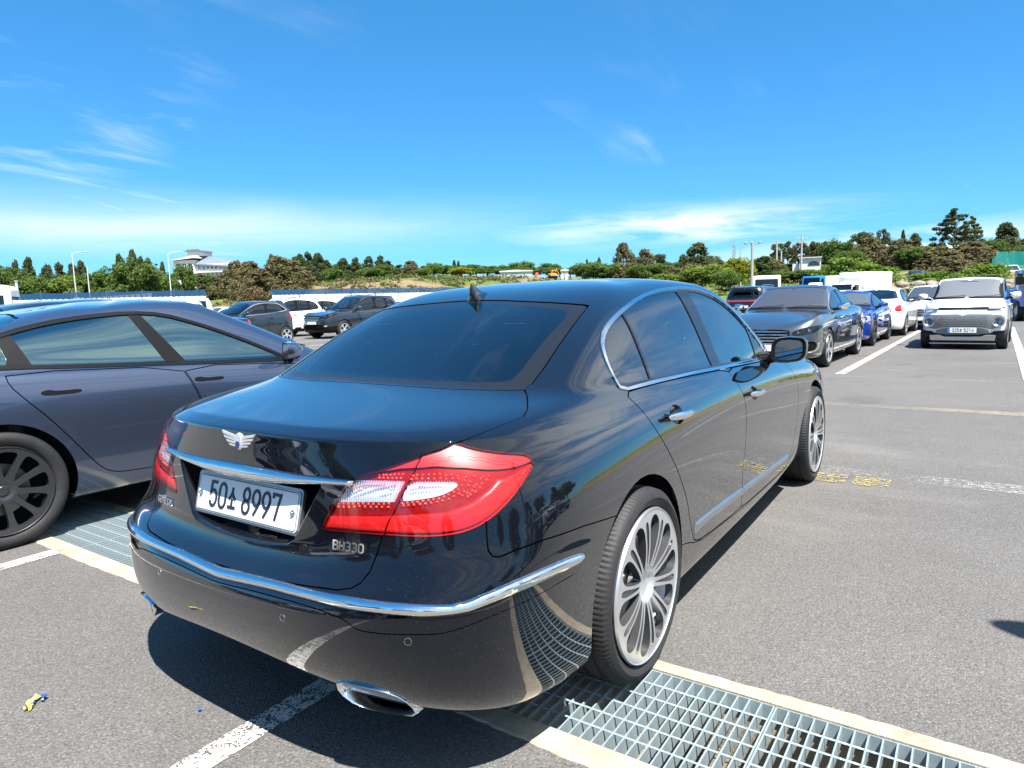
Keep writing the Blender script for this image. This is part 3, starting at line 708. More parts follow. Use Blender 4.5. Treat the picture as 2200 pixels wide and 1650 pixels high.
# ---------------------------------------------------------------- the black saloon
def stroke_text(strokes, width, rad=None):
    """list of polylines -> flat ribbon quads in the plane (x, y)"""
    V, F = [], []
    for pl in strokes:
        P = [Vector((p[0], p[1], 0)) for p in pl]; n = len(P); closed = (P[0] - P[-1]).length < 1e-6
        L, R = [], []
        for i in range(n):
            a = P[i - 1] if i else (P[-2] if closed else P[0]); b = P[i + 1] if i < n - 1 else (P[1] if closed else P[-1])
            d1 = (P[i] - a); d2 = (b - P[i])
            if d1.length < 1e-9: d1 = d2
            if d2.length < 1e-9: d2 = d1
            d1.normalize(); d2.normalize()
            t = (d1 + d2).normalized() if (d1 + d2).length > 1e-6 else d1
            nrm = Vector((-t.y, t.x, 0)); k = 1 / max(.45, nrm.dot(Vector((-d1.y, d1.x, 0))))
            L.append(P[i] + nrm * width / 2 * k); R.append(P[i] - nrm * width / 2 * k)
        b0 = len(V)
        for a, b in zip(L, R): V += [a, b]
        for i in range(n - 1): F.append((b0 + 2 * i, b0 + 2 * i + 1, b0 + 2 * i + 3, b0 + 2 * i + 2))
    return V, F
def arc(cx, cy, rx, ry, a0, a1, n=12):
    return [(cx + rx * math.cos(math.radians(a0 + (a1 - a0) * i / n)), cy + ry * math.sin(math.radians(a0 + (a1 - a0) * i / n))) for i in range(n + 1)]
# glyphs in a unit cell: x 0..0.56, y 0..1
def GL(ch):
    w = .56
    if ch == '0': return [arc(w / 2, .72, w / 2, .28, 0, 180) + arc(w / 2, .28, w / 2, .28, 180, 360) + [(w, .72)]]
    if ch == '5': return [[(w * .95, 1), (w * .12, 1), (w * .06, .56)] + arc(w / 2 - .01, .33, w / 2 + .01, .33, 145, -155, 18)]
    if ch == '8': return [arc(w / 2, .75, w * .44, .25, 90, 450, 20), arc(w / 2, .25, w / 2, .25, 90, 450, 20)]
    if ch == '9': return [arc(w / 2, .70, w / 2, .30, 0, 360, 22), [(w, .70), (w * .97, .5), (w * .30, 0)]]
    if ch == '7': return [[(0, .84), (0, 1), (w, 1), (w * .80, .66), (w * .46, 0)]]
    if ch == '3': return [arc(w / 2 - .02, .74, w * .46, .26, 150, -80, 14) + arc(w / 2 - .02, .27, w * .5, .27, 80, -150, 14)]
    if ch == '2': return [arc(w / 2, .72, w * .48, .28, 165, -25, 12) + [(0, 0), (w, 0)]]
    if ch == '1': return [[(w * .2, .84), (w * .55, 1), (w * .55, 0)]]
    if ch == '4': return [[(w * .75, 0), (w * .75, 1), (0, .28), (w * 1.05, .28)]]
    if ch == 'so': return [[(.33, .92), (.31, .74), (.24, .58), (.06, .42)], [(.32, .74), (.40, .58), (.60, .42)], [(.33, .44), (.33, .12)], [(0, .10), (.66, .10)]]
    if ch == 'bo': return [[(.12, .95), (.12, .52), (.54, .52), (.54, .95)], [(.12, .74), (.54, .74)], [(.33, .50), (.33, .14)], [(0, .12), (.66, .12)]]
    if ch == 'B': return [[(0, 0), (0, 1), (.34, 1)] + arc(.34, .77, .20, .23, 90, -90, 8) + [(0, .54)], [(.34, .54)] + arc(.36, .27, .22, .27, 90, -90, 8) + [(0, 0)]]
    if ch == 'H': return [[(0, 0), (0, 1)], [(.56, 0), (.56, 1)], [(0, .5), (.56, .5)]]
    if ch == 'G': return [arc(.30, .5, .30, .5, 50, 330, 16) + [(.60, .45), (.34, .45)]]
    if ch == 'E': return [[(.52, 0), (0, 0), (0, 1), (.52, 1)], [(0, .5), (.44, .5)]]
    if ch == 'N': return [[(0, 0), (0, 1), (.56, 0), (.56, 1)]]
    if ch == 'S': return [arc(.28, .75, .26, .25, 30, 270, 12) + arc(.28, .25, .28, .25, 90, -150, 12)]
    if ch == 'I': return [[(.1, 0), (.1, 1)]]
    if ch == 'K': return [[(0, 0), (0, 1)], [(.52, 1), (.06, .48), (.56, 0)]]
    if ch == 'A': return [[(0, 0), (.30, 1), (.60, 0)]]
    return []
ADV = {'I': .34, ' ': .40, 'so': .84, 'bo': .84, 'B': .80, 'G': .84, 'H': .80, 'N': .80}
def letters(chars, h, stroke, cond=1.0, gap=None):
    x = 0.0; ST_ = []
    for c in chars:
        g = GL(c)
        ST_ += [[((px * cond * h) + x, py * h) for px, py in pl] for pl in g]
        x += ADV.get(c, .76 if gap is None else gap) * h * cond
    V, F = stroke_text(ST_, stroke)
    return V, F, x - .2 * h * cond
def plate_letters(name, chars, h, stroke, mat, parent, M, thick=.0015, cond=1.0, center=True, gap=None):
    V, F, wd = letters(chars, h, stroke, cond, gap)
    n = len(V)
    P = [Vector((v[0] - (wd / 2 if center else 0), v[1] - h / 2, 0)) for v in V]
    VV = [M @ (p + Vector((0, 0, thick))) for p in P] + [M @ p for p in P]
    FF = [tuple(f) for f in F]
    ed = {}
    for f in F:
        for i in range(4):
            a, b = f[i], f[(i + 1) % 4]
            if (b, a) in ed: ed.pop((b, a))
            else: ed[(a, b)] = 1
    FF += [(a, a + n, b + n, b) for a, b in ed]
    return new_mesh(name, VV, FF, mat, parent)

def swept(pts, prof, normals, closed=False):
    """sweeps a small section (list of (u, v)) along 3-D points; v along the given normals"""
    P = [Vector(p) for p in pts]; n = len(P); m = len(prof); V = []; F = []
    for i in range(n):
        t = (P[min(i + 1, n - 1)] - P[max(i - 1, 0)]).normalized(); nn = Vector(normals[i]).normalized(); b = t.cross(nn).normalized()
        V += [P[i] + b * u + nn * v for u, v in prof]
    for i in range(n - 1):
        for k in range(m - 1): F.append((i * m + k, (i + 1) * m + k, (i + 1) * m + k + 1, i * m + k + 1))
    return V, F

def slab(s, name, mat, parent, out, lip):
    return s.off(out).obj(name, mat, parent, lip)

def mirror_head(parent, sg, base, mat, glass, dims=(.115, .215, .15), turn=.12):
    """door mirror: shell, mirror glass facing the rear, arm; base = (x, |y|, z) on the door"""
    bx, by, bz = base; L, W, H = dims
    V = []; F = []; n = 20; st = [(-.0, .965), (.12, 1.0), (.45, .93), (.78, .66), (.95, .34), (1.0, .08)]
    for i, (t, k) in enumerate(st):
        for j in range(n):
            a = 2 * math.pi * j / n
            ca, sa = math.cos(a), math.sin(a)
            e = lambda q, p: math.copysign(abs(q) ** p, q)
            yy = e(ca, .55) * W / 2 * k; zz = e(sa, .62) * H / 2 * k * (1.0 if ca < .3 else .94)
            V.append((bx - L * .3 + L * t - turn * (W / 2 + yy), sg * (by + .040 + W / 2 + yy), bz + .085 + zz + (.012 * ca)))
    for i in range(len(st) - 1):
        for j in range(n):
            j2 = (j + 1) % n
            F.append((i * n + j, i * n + j2, (i + 1) * n + j2, (i + 1) * n + j))
    F.append(tuple(range((len(st) - 1) * n, len(st) * n)))
    o = new_mesh('door_mirror', V, F, mat, parent, True); auto_smooth(o, 50)
    R = [Vector(v) for v in V[:n]]; c = sum(R, Vector()) / n
    g = new_mesh('mirror_glass', [c + (v - c) * .78 + Vector((.006, 0, 0)) for v in R], [tuple(range(n))], glass, o)
    rim = [c + (v - c) * .78 for v in R]
    new_mesh('mirror_rim', [*R, *[v + Vector((.006, 0, 0)) for v in rim]], [(j, (j + 1) % n, n + (j + 1) % n, n + j) for j in range(n)], BLACKTRIM(), o, True)
    mb = MB(); mb.tube([(bx + .02, sg * (by - .03), bz + .02), (bx + .03, sg * (by + .06), bz + .035), (bx + .035, sg * (by + .11), bz + .05)], [.034, .028, .032], 10)
    a = mb.build('mirror_arm', BLACKTRIM(), o); auto_smooth(a, 60)
    return o

def car_interior(parent, xs, zf=.30, w=.60, zs=.62):
    """dark cabin floor, dashboard and seats, seen faintly through the glass"""
    mb = MB(); mb.box(xs[0], xs[1], -w, w, zf, zf + .03); mb.box(xs[1] - .25, xs[1] + .1, -w, w, zf, zs + .18)
    mb.box(xs[0] - .35, xs[0] + .1, -w, w, zf, zs + .28)
    o = mb.build('cabin', SEAT(), parent)
    s = MB()
    for x, z in ((xs[0] + .28, zs), (xs[1] - 1.05, zs)):
        for y in (-.36, .36):
            s.box(x, x + .45, y - .24, y + .24, zs - .25, zs - .1)
            s.add([(x - .04 + a, y + b, c) for a, b, c in ((0, -.23, zs - .2), (0, .23, zs - .2), (.14, .23, zs - .2), (.14, -.23, zs - .2), (-.14, -.2, zs + .42), (-.14, .2, zs + .42), (-.05, .2, zs + .42), (-.05, -.2, zs + .42))],
                  [(0, 1, 2, 3), (4, 5, 6, 7), (0, 1, 5, 4), (1, 2, 6, 5), (2, 3, 7, 6), (3, 0, 4, 7)])
            s.box(x - .17, x - .10, y - .13, y + .13, zs + .45, zs + .62)
    q = s.build('seat', SEAT(), o); bevel(q, .03, 2)
    return o

def build_hero():
    root = empty('black_saloon', label='glossy black saloon with red tail lamps and silver spoked wheels parked over the drain grating', cat='car')
    PB = paint('black car paint', (.0035, .0045, .0075), rough=.4, coat_ior=2.5)
    CH = CHROME(); BK = BLACKTRIM(); GAP = GAPDARK()
    GL_S = glass_mat('dark side glass', (.10, .14, .15), .85, 2.5); GL_R = glass_mat('dark rear glass', (.07, .09, .10), .8, 2.4)
    s = car_surface(HERO_ROWS, 9, 7)
    # wheel openings
    def arch(s, x0, r):
        d = np.hypot(s.V[:, 0] - x0, s.V[:, 2] - .335) - r
        d = np.where(np.abs(s.V[:, 1]) > .45, d, 1.0)
        return s.clip(-d)[0]
    s = arch(arch(s, 0.0, .372), 2.935, .372)
    DLO = chaikin([(.078, .977), (.068, 1.02), (.068, 1.07), (.088, 1.118), (.118, 1.152), (.176, 1.187), (.26, 1.219), (.383, 1.254), (.555, 1.293), (.752, 1.324), (.962, 1.343), (1.22, 1.353),
           (1.42, 1.345), (1.58, 1.317), (1.72, 1.276), (1.85, 1.215), (1.96, 1.145), (2.06, 1.06), (2.13, .985), (2.19, .918), (1.99, .923), (1.60, .938), (1.183, .952), (.80, .965), (.526, .973), (.25, .976)], 1)
    side_m = lambda q: (np.abs(q.V[:, 1]) > .5) & (q.V[:, 2] > .88)
    back = s                                                        # the whole skin, kept for the dark inner shell
    f = lambda q: np.where(side_m(q), sdf(XZ(q), DLO), 1.0)
    s = refine(s, f, .03, 1)
    dlo, s = s.clip(f(s))
    bk_in, back = back.clip(np.where(side_m(back), sdf(XZ(back), DLO) + .012, 1.0))
    # rear window
    RG = TR['RG']
    rear_m = lambda q: (q.V[:, 0] < .75) & (q.V[:, 2] > .94)
    f = lambda q: np.where(rear_m(q), sdf(ST(q), RG), 1.0)
    s = refine(s, lambda q: f(q), .03, 1)
    rg, s = cut(s, RG, ST, .006, rear_m)
    _, back = back.clip(np.where(rear_m(back), sdf(ST(back), RG) + .03, 1.0))
    # windscreen
    WS = chaikin([(-.1, .985), (.45, .975), (.655, .965), (.70, .975), (.69, 1.03), (.615, 1.20), (.545, 1.335), (.515, 1.352), (.30, 1.368), (-.1, 1.374)], 2)
    ws_m = lambda q: (q.V[:, 0] > 1.35) & (q.N[:, 0] > .22) & (q.N[:, 0] > np.abs(q.N[:, 1]) * .8)
    ws, s = cut(s, WS, YZ, .005, ws_m)
    _, back = back.clip(np.where(ws_m(back), sdf(YZ(back), WS) + .02, 1.0))
    # ---- boot lid with inner lamps
    LID = TR['LID']
    lid_m = lambda q: q.V[:, 0] < .25
    LAMP = chaikin(TR['LAMP'], 2)
    lm_m = lambda q: (q.V[:, 0] < -.40) & (q.V[:, 2] > .6)
    lampf = lambda q: np.where(lm_m(q), sdf(ST(q), LAMP), 1.0)
    s = refine(s, lambda q: np.minimum(np.abs(lampf(q)), np.abs(np.where(lid_m(q), sdf(ST(q), LID), 1.0))), .022, 1)
    s = refine(s, lampf, .25, 1) if False else s
    lid, s = cut(s, LID, ST, .0045, lid_m)
    lamp_i, lid = lid.clip(lampf(lid)); lamp_o, s = s.clip(lampf(s))
    back = back.clip(lampf(back) + .004)[1]
    # plate recess and chrome bar in the lid
    RC = chaikin(TR['RC'], 1)
    rc_m = lambda q: q.V[:, 0] < -.7
    fr = lambda q: np.where(rc_m(q), sdf(ST(q), RC), 1.0)
    back = back.clip(fr(back))[1]; back.off(-.016).obj('inner_shell', GAP, root)
    lid = refine(lid, fr, .03, 2)
    rec, lid = lid.clip(fr(lid))
    d = np.clip(-sdf(ST(rec), RC) / .034, 0, 1); d = d * d * (3 - 2 * d)
    rec = recalc(Srf(rec.V + np.array([1.0, 0, 0]) * (.075 * d)[:, None], rec.N, rec.S, rec.F))
    lido = lid.obj('boot_lid', PB, root, .012)
    rec.obj('plate_recess', PB, lido)
    ring = Srf.join([rec]).clip(-(sdf(ST(rec), RC) + .007))[1] if False else None
    # thin bright edge round the recess
    # chrome bar
    BAR = TR['BAR']
    allrear = Srf.join([lid, rec.off(0)])
    b0 = car_surface(HERO_ROWS, 9, 7); b0 = b0.clip(b0.V[:, 0] + .75)[0]
    fb = lambda q: sdf(ST(q), BAR)
    bar = refine(b0, fb, .03, 2).clip(fb(refine(b0, fb, .03, 2)))[0]
    bulge(bar, fb(bar), .016, .020).off(.002).obj('chrome_bar', CH, lido, .02)
    # bright bumper strip
    STRIP = TR['STRIP']
    b1 = car_surface(HERO_ROWS, 9, 7); b1 = b1.clip(b1.V[:, 0] + .2)[0]
    fs = lambda q: sdf(ST(q), STRIP)
    b1 = refine(b1, fs, .03, 2); st = b1.clip(fs(b1))[0]
    # ---- bumper
    BUMP = [(-.60, .70), (-.724, .76), (-.80, .9), (-1.3, .9), (-1.3, -.1), (.5, -.1), (.3, .34), (-.185, .628), (-.416, .655), (-.599, .666), (-.69, .658), (-.722, .652), (-.733, .658), (-.737, .671), (-.724, .743), (-.714, .76)]
    BUMP = [(-.724, .80), (-.80, .9), (-1.3, .9), (-1.3, -.1), (.0, -.1), (.0, .60), (-.185, .630), (-.416, .657), (-.599, .6665), (-.68, .661), (-.722, .6515), (-.734, .656), (-.737, .671), (-.724, .743)]
    s = refine(s, lambda q: np.where(q.V[:, 0] < .1, sdf(XZ(q), BUMP), 1.0), .02, 1)
    bump, s = cut(s, BUMP, XZ, .004, lambda q: q.V[:, 0] < .1)
    INS0 = TR['INS']
    bump = refine(bump, lambda q: sdl(ST(q), INS0), .015, 2)
    g, bump = bump.clip(sdl(ST(bump), INS0) - .0016)
    # licence to breathe: a shallow channel above the lower valance
    bo = bump.obj('bumper', PB, root, .010)
    bulge(st, fs(st), .012, .014).off(.0015).obj('bumper_strip', CH, bo, .012)
    for sx, sz_ in (TR['PT']['sens1'], TR['PT']['sens2']):
        for sg in (-1, 1):
            k = np.argmin(np.hypot(bump.S[:, 0] - sg * sx, bump.S[:, 1] - sz_))
            p, nrm = Vector(bump.V[k]), Vector(bump.N[k])
            Q = nrm.to_track_quat('Z', 'Y').to_matrix().to_4x4(); Q.translation = p
            mb = MB(); mb.lathe([(.0005, .0015), (.0085, .0015)], 20, 'z'); mb.V = [Q @ Vector(v) for v in mb.V]
            so = mb.build('parking_sensor', PB, bo)
            mb = MB(); mb.lathe([(.0085, .0005), (.0087, .0022), (.0098, .0022), (.0100, .0003)], 24, 'z'); mb.V = [Q @ Vector(v) for v in mb.V]
            mb.build('sensor_ring', SATIN(), so)
    # ---- doors
    RD = [(.082, .9735), (.132, .912), (.158, .855), (.211, .782), (.275, .701), (.355, .603), (.426, .511), (.464, .415), (.497, .348), (.515, .318), (.62, .300), (1.18, .272), (1.205, .30), (1.215, .482), (1.236, .524), (1.242, .629), (1.256, .764), (1.246, .827), (1.205, .895), (1.196, .951), (.80, .9645), (.526, .9725), (.25, .9755)]
    FD = [(1.1965, .951), (1.2055, .895), (1.2465, .827), (1.2565, .764), (1.2425, .629), (1.2365, .524), (1.2155, .482), (1.2055, .30), (1.1805, .272), (1.75, .262), (2.15, .262), (2.225, .285), (2.30, .36), (2.357, .43), (2.393, .557), (2.411, .69), (2.416, .759), (2.381, .824), (2.315, .885), (2.27, .915), (1.99, .9225), (1.60, .9375)]
    dm = lambda q: (np.abs(q.V[:, 1]) > .7) & (q.V[:, 2] < .985)
    doors = {}
    for key, poly in (('rear', RD), ('front', FD)):
        P = chaikin(poly, 1)
        s = refine(s, lambda q: np.where(dm(q), sdf(XZ(q), P), 1.0), .018, 1)
        doors[key], s = cut(s, P, XZ, .005, dm)
    # sill
    SK = [(.30, .36), (.45, .335), (.515, .3125), (.62, .2945), (1.18, .2665), (1.75, .2565), (2.15, .2565), (2.232, .28), (2.60, .42), (2.7, .1), (.2, .1)]
    sill, s = cut(s, SK, XZ, .004, lambda q: np.abs(q.V[:, 1]) > .5)
    # bonnet
    HD = chaikin([(-.1, 2.43), (.40, 2.40), (.62, 2.34), (.70, 2.36), (.735, 2.5), (.745, 2.9), (.70, 3.3), (.62, 3.52), (.45, 3.62), (-.1, 3.68)], 2)
    hood, s = cut(s, HD, lambda q: np.stack([np.abs(q.V[:, 1]), q.V[:, 0]], 1), .005, lambda q: (q.N[:, 2] > .5) & (q.V[:, 2] > .68))
    hood.obj('bonnet', PB, root, .012)
    # front lamps, grille
    HL = chaikin([(.42, .60), (.60, .615), (.86, .70), (.885, .76), (.80, .765), (.60, .735), (.45, .70)], 2)
    fm = lambda q: (q.V[:, 0] > 3.1) & (q.V[:, 2] > .4)
    hl, s = cut(s, HL, YZ, .004, fm)
    for sg in (-1, 1): hl.side(sg).obj('headlamp', lens_mat('clear lens', (.9, .92, .95)), root, .01); hl.side(sg).off(-.03).obj('headlamp_bowl', SATIN(), root)
    GR = chaikin([(-.1, .36), (.34, .38), (.36, .60), (.30, .655), (-.1, .665)], 1)
    gr, s = cut(s, GR, YZ, .004, fm); go = gr.off(-.02).obj('grille', BK, root)
    mb = MB()
    for z in (.41, .46, .51, .56, .61): mb.box(3.76, 3.79, -.33, .33, z, z + .016)
    mb.build('grille_bar', CH, go)
    s.obj('body', PB, root, .012)
    sk = sill.obj('side_skirt', PB, root, .01)
    # ---- glass
    RAILS = chaikin([(.078 + .012, .985), (.080, 1.03), (.082, 1.07), (.101, 1.112), (.129, 1.143), (.184, 1.176), (.265, 1.207), (.387, 1.242), (.558, 1.281), (.754, 1.312), (.963, 1.331), (1.22, 1.341),
           (1.416, 1.333), (1.572, 1.306), (1.71, 1.265), (1.838, 1.205), (1.946, 1.135), (2.045, 1.051), (2.115, .977), (2.165, .931), (1.99, .9345), (1.60, .9495), (1.183, .9635), (.80, .9765), (.526, .9845), (.25, .9875)], 1)
    dlo = refine(dlo, lambda q: np.zeros(len(q.V)), 1.0, 1)
    ins, ring_ = dlo.clip(sdf(XZ(dlo), RAILS))
    for sg in (-1, 1):
        r_ = ring_.side(sg)
        f_ = np.maximum(sdf(XZ(r_), DLO), -sdf(XZ(r_), RAILS))
        r_.off(.005).obj('window_trim', CH, root, .012)
    QG = np.array([(.112, 1.115), (.128, 1.138), (.160, 1.162), (.203, 1.181), (.25, 1.198), (.296, 1.214), (.394, 1.243), (.342, .996), (.106, .996), (.097, 1.03), (.099, 1.08)])
    RGL = np.array([(.412, 1.248), (.47, 1.261), (.53, 1.274), (.663, 1.297), (.793, 1.312), (.937, 1.322), (1.103, 1.328), (1.075, .979), (.360, .9935)])
    FGL = chaikin([(1.245, 1.327), (1.26, 1.330), (1.40, 1.323), (1.56, 1.297), (1.695, 1.255), (1.82, 1.196), (1.92, 1.13), (1.955, 1.10), (1.925, 1.0), (1.915, .952), (1.60, .960), (1.21, .974), (1.205, .985)], 1)
    fgl = np.minimum(np.minimum(sdf(XZ(ins), QG), sdf(XZ(ins), RGL)), sdf(XZ(ins), FGL))
    gl, fr_ = ins.clip(fgl)
    rgl = gl.clip(sdf(XZ(gl), RGL))[0]; fgl_ = gl.clip(sdf(XZ(gl), FGL))[0]; qgl = gl.clip(sdf(XZ(gl), QG))[0]
    for sg in (-1, 1):
        fr_.side(sg).off(-.001).obj('window_frame', pmat('black glass print', (.012, .013, .016), .02, spec=.55), root, .008)
        for key in ('rear', 'front'):
            d = doors[key].side(sg).obj('door', PB, root, .012)
            (rgl if key == 'rear' else fgl_).side(sg).off(-.005).obj('window', GL_S, d)
            # lower bright strip
            if key == 'rear': LO = [(.518, .392), (.72, .391), (1.205, .374), (1.205, .335), (.72, .349), (.518, .347)]
            else: LO = [(1.211, .374), (1.254, .372), (2.18, .338), (2.20, .302), (1.254, .334), (1.211, .335)]
            dd = doors[key].side(sg); ff = lambda q: sdf(XZ(q), LO)
            dd = refine(dd, ff, .02, 1)
            q = dd.clip(ff(dd))[0]
            bulge(q, ff(q), .009, .012).off(.0).obj('door_strip', SATIN(), d, .01)
            # handle: shallow cup and bright grip
            hx, hz, hy = (.395, .853, .870) if key == 'rear' else (1.435, .806, .884)
            n = 24; mb = MB()
            grip = []
            Vh = []; Fh = []
            cs = 12
            for i in range(n + 1):
                t = i / n; e = math.sin(math.pi * t) ** .24
                for k in range(cs):
                    a = 2 * math.pi * k / cs
                    Vh.append((hx - .135 + .27 * t, sg * (hy + .022 + .012 * math.sin(math.pi * t) + .012 * math.cos(a) * e), hz + .004 - .016 * (t - .5) + .0165 * math.sin(a) * e))
            for i in range(n):
                for k in range(cs):
                    k2 = (k + 1) % cs
                    Fh.append((i * cs + k, i * cs + k2, (i + 1) * cs + k2, (i + 1) * cs + k))
            h = new_mesh('handle', Vh, Fh, CH, d, True); auto_smooth(h, 70)
            for x_ in (-.105, .105):
                mb = MB(); mb.tube([(hx + x_, sg * (hy - .012), hz + .004 - .06 * x_), (hx + x_, sg * (hy + .028), hz + .004 - .06 * x_)], [.010, .008], 8); mb.build('handle_foot', BK, h)
            cup = doors[key].side(sg); fc = np.hypot((cup.V[:, 0] - hx) / .062, (cup.V[:, 2] - hz - .002) / .036) - 1
            cup = refine(cup, lambda q: np.hypot((q.V[:, 0] - hx) / .062, (q.V[:, 2] - hz - .002) / .036) - 1, .8, 2)
            fc = np.hypot((cup.V[:, 0] - hx) / .062, (cup.V[:, 2] - hz - .002) / .036) - 1
            c_ = cup.clip(fc)[0]; f2 = np.hypot((c_.V[:, 0] - hx) / .062, (c_.V[:, 2] - hz - .002) / .036) - 1
            c_ = recalc(Srf(c_.V + c_.N * (.0012 - .0 * f2)[:, None], c_.N - 0, c_.S, c_.F))
            nn = c_.N + np.stack([np.sign(c_.V[:, 0] - hx) * 0, np.zeros(len(c_.V)), -(c_.V[:, 2] - hz) / .036 * .9], 1) * 1.0
            c_.N = nn / np.linalg.norm(nn, axis=1, keepdims=True)
            c_.obj('handle_cup', PB, d)
        qgl.side(sg).off(-.005).obj('quarter_window', GL_S, root)
        # lamps
    # rear glass: clear middle with black printed border
    FRT = chaikin(TR['FRT'], 1)
    rgi, rgf = rg.clip(sdf(ST(rg), FRT))
    wo = rgi.off(-.003).obj('rear_window', GL_R, root)
    rgf.off(-.003).obj('glass_border', pmat('black glass print', (.012, .013, .016), .02, spec=.55), wo)
    # heating wires
    mbl = []
    for k in range(13):
        t0 = 1.735 + k * .043
        w_ = sdl(ST(rgi), [(-.05, t0 - .05), (.2, t0 - .03), (.48, t0 + .04)])
        c_ = rgi.clip(np.maximum(w_ - .0007, np.abs(rgi.S[:, 0]) - .47))[0]
        if len(c_.F): c_.off(-.002).obj('heating_wire', pmat('heating wire', (.10, .085, .08), .5), wo)
    ws.off(-.003).obj('windscreen', glass_mat('windscreen glass', (.28, .33, .33), .9, 1.52), root)
    car_interior(root, (.35, 2.2), .32, .60, .66)
    # third brake lamp on the shelf
    # ---- tail lamps
    RED = lens_mat('red lens film', (1.0, .72, .72), 1.5); CLEARL = lens_mat('clear lens', (.92, .94, .96))
    ZD = pmat('deep red reflector', (.30, .006, .004), .22, .3, .6); ZB = pmat('bright red light guide', (.60, .012, .008), .30, 0, .5); ZM = pmat('pinkish red lens top', (.50, .028, .034), .35, .0, .4)
    ZC = pmat('clear reflector', (.80, .81, .84), .22, .45, .4); ZK = pmat('lamp divider', (.45, .008, .008), .3, 0, .5)
    CLI = TR['CLI']; CLO = chaikin(TR['CLO'], 1)
    LB = TR['LB']
    TOP = TR['TOP']
    for part, nm in ((lamp_o, 'outer'), (lamp_i, 'inner')):
        part = refine(part, lambda q: np.zeros(len(q.V)), 1.0, 1)
        for sg in (-1, 1):
            q = part.clip(-sg * part.S[:, 0])[0]
            F0 = lambda q_: sdf(ST(q_), CLI if nm == 'inner' else CLO)
            q = refine(q, F0, .012, 1)
            lc_, lr_ = q.clip(F0(q))
            lens = lr_.off(.003).obj('tail_lamp', RED, root if nm == 'outer' else lido, .004)
            lc_.off(.003).obj('clear_lens', CLEARL, lens, .0)
            base = q.off(-.010)
            base = refine(base, F0, .012, 1)
            clr, rest = base.clip(F0(base))
            clr.off(-.006).obj('clear_section', ZC, lens, .0)
            # ribs of the clear section
            vv = clr.V; lo, hi = np.abs(clr.S[:, 0]).min(), np.abs(clr.S[:, 0]).max()
            ribs = []
            for x in np.arange(lo + .006, hi, .0075):
                r_ = clr.clip(np.abs(np.abs(clr.S[:, 0]) - x) - .0018)[0]
                if len(r_.F): ribs.append(r_)
            if ribs: Srf.join(ribs).off(-.001).obj('lamp_rib', ZC, lens, .004)['kind'] = 'stuff'
            bar_, rest = rest.clip(sdf(ST(rest), LB))
            bulge(bar_, np.maximum(sdf(ST(bar_), LB), sdf(ST(bar_), LAMP) + .004), .007, .02).obj('light_guide', ZB, lens, .004)
            top_, mid = rest.clip(sdf(ST(rest), TOP))
            top_.off(.003).obj('lamp_top', ZM, lens, .004)
            mid.off(-.004).obj('lamp_reflector', ZD, lens, .0)
            # rows of small diodes
            dots = MB(); rows = []
            if nm == 'inner': rows = [(TR['DI1'], 11), (TR['DI2'], 10), (TR['DI3'], 7), (TR['DI4'], 6)]
            else: rows = [(TR['DO1'], 15), (TR['DO2'], 15), (TR['DO3'], 9), (TR['DO4'], 9), (TR['DO5'], 7), (TR['DO6'], 7)]
            for pl, cnt in rows:
                PL = np.array(pl); L = np.r_[0, np.cumsum(np.linalg.norm(np.diff(PL, axis=0), axis=1))]
                for u in np.linspace(0, L[-1], cnt):
                    p2 = np.array([np.interp(u, L, PL[:, 0]), np.interp(u, L, PL[:, 1])])
                    k = np.argmin(np.linalg.norm(ST(mid) - p2, axis=1)) if len(mid.V) else None
                    if k is None or np.linalg.norm(ST(mid)[k] - p2) > .02: continue
                    p = mid.V[k]; nr = mid.N[k]; c0 = Vector(p - nr * .004)
                    Q = Vector(nr).to_track_quat('Z', 'Y')
                    mm = MB(); mm.lathe([(.0001, .0045), (.0022, .0038), (.0034, .002), (.0040, 0)], 8, 'z')
                    dots.add([c0 + Q @ Vector(v) for v in mm.V], mm.F)
            if dots.V:
                o = dots.build('lamp_diode', pmat('lamp diode', (.95, .12, .07), .12, .2, .8), lens); auto_smooth(o, 60); o['kind'] = 'stuff'
    # ---- number plate
    pm = lambda sy, h: None
    zc_, xc_ = .728, -.886
    tilt = math.atan(.25)
    R = Matrix.Rotation(math.radians(-90), 4, 'Z') @ Matrix.Rotation(math.radians(90) - tilt, 4, 'X')
    M = Matrix.Translation((xc_ - .006, -.003, zc_)) @ R
    def rrect(w, h, r, n=5):
        P = []
        for cx, cy_, a0 in ((w / 2 - r, h / 2 - r, 0), (-w / 2 + r, h / 2 - r, 90), (-w / 2 + r, -h / 2 + r, 180), (w / 2 - r, -h / 2 + r, 270)):
            P += arc(cx, cy_, r, r, a0, a0 + 90, n)
        return P
    def plate(w, h, r, z0, z1, name, mat, parent):
        mb = MB(); mb.prism(rrect(w, h, r), lambda p: M @ Vector((p[0], p[1], z0)), lambda p: M @ Vector((p[0], p[1], z1)))
        return mb.build(name, mat, parent)
    pl = plate(.496, .116, .012, 0, .003, 'number_plate', pmat('plate white', (.70, .71, .71), .38, spec=.5), lido)
    plate(.512, .132, .014, -.012, -.001, 'plate_holder', pmat('plate holder', (.35, .36, .38), .3, .9), pl)
    edge = MB(); Pr = rrect(.488, .108, .010)
    V, F = stroke_text([Pr + [Pr[0]]], .003); edge.add([M @ Vector((v[0], v[1], .0042)) for v in V], F); edge.build('plate_rim', pmat('plate rim line', (.10, .11, .14), .5), pl)
    INK = pmat('plate ink', (.018, .022, .045), .45)
    plate_letters('plate_text', ['5', '0', 'so', ' ', '8', '9', '9', '7'], .074, .0095, INK, pl, M @ Matrix.Translation((-.004, 0, .003)), .0018, .80, True, .80)
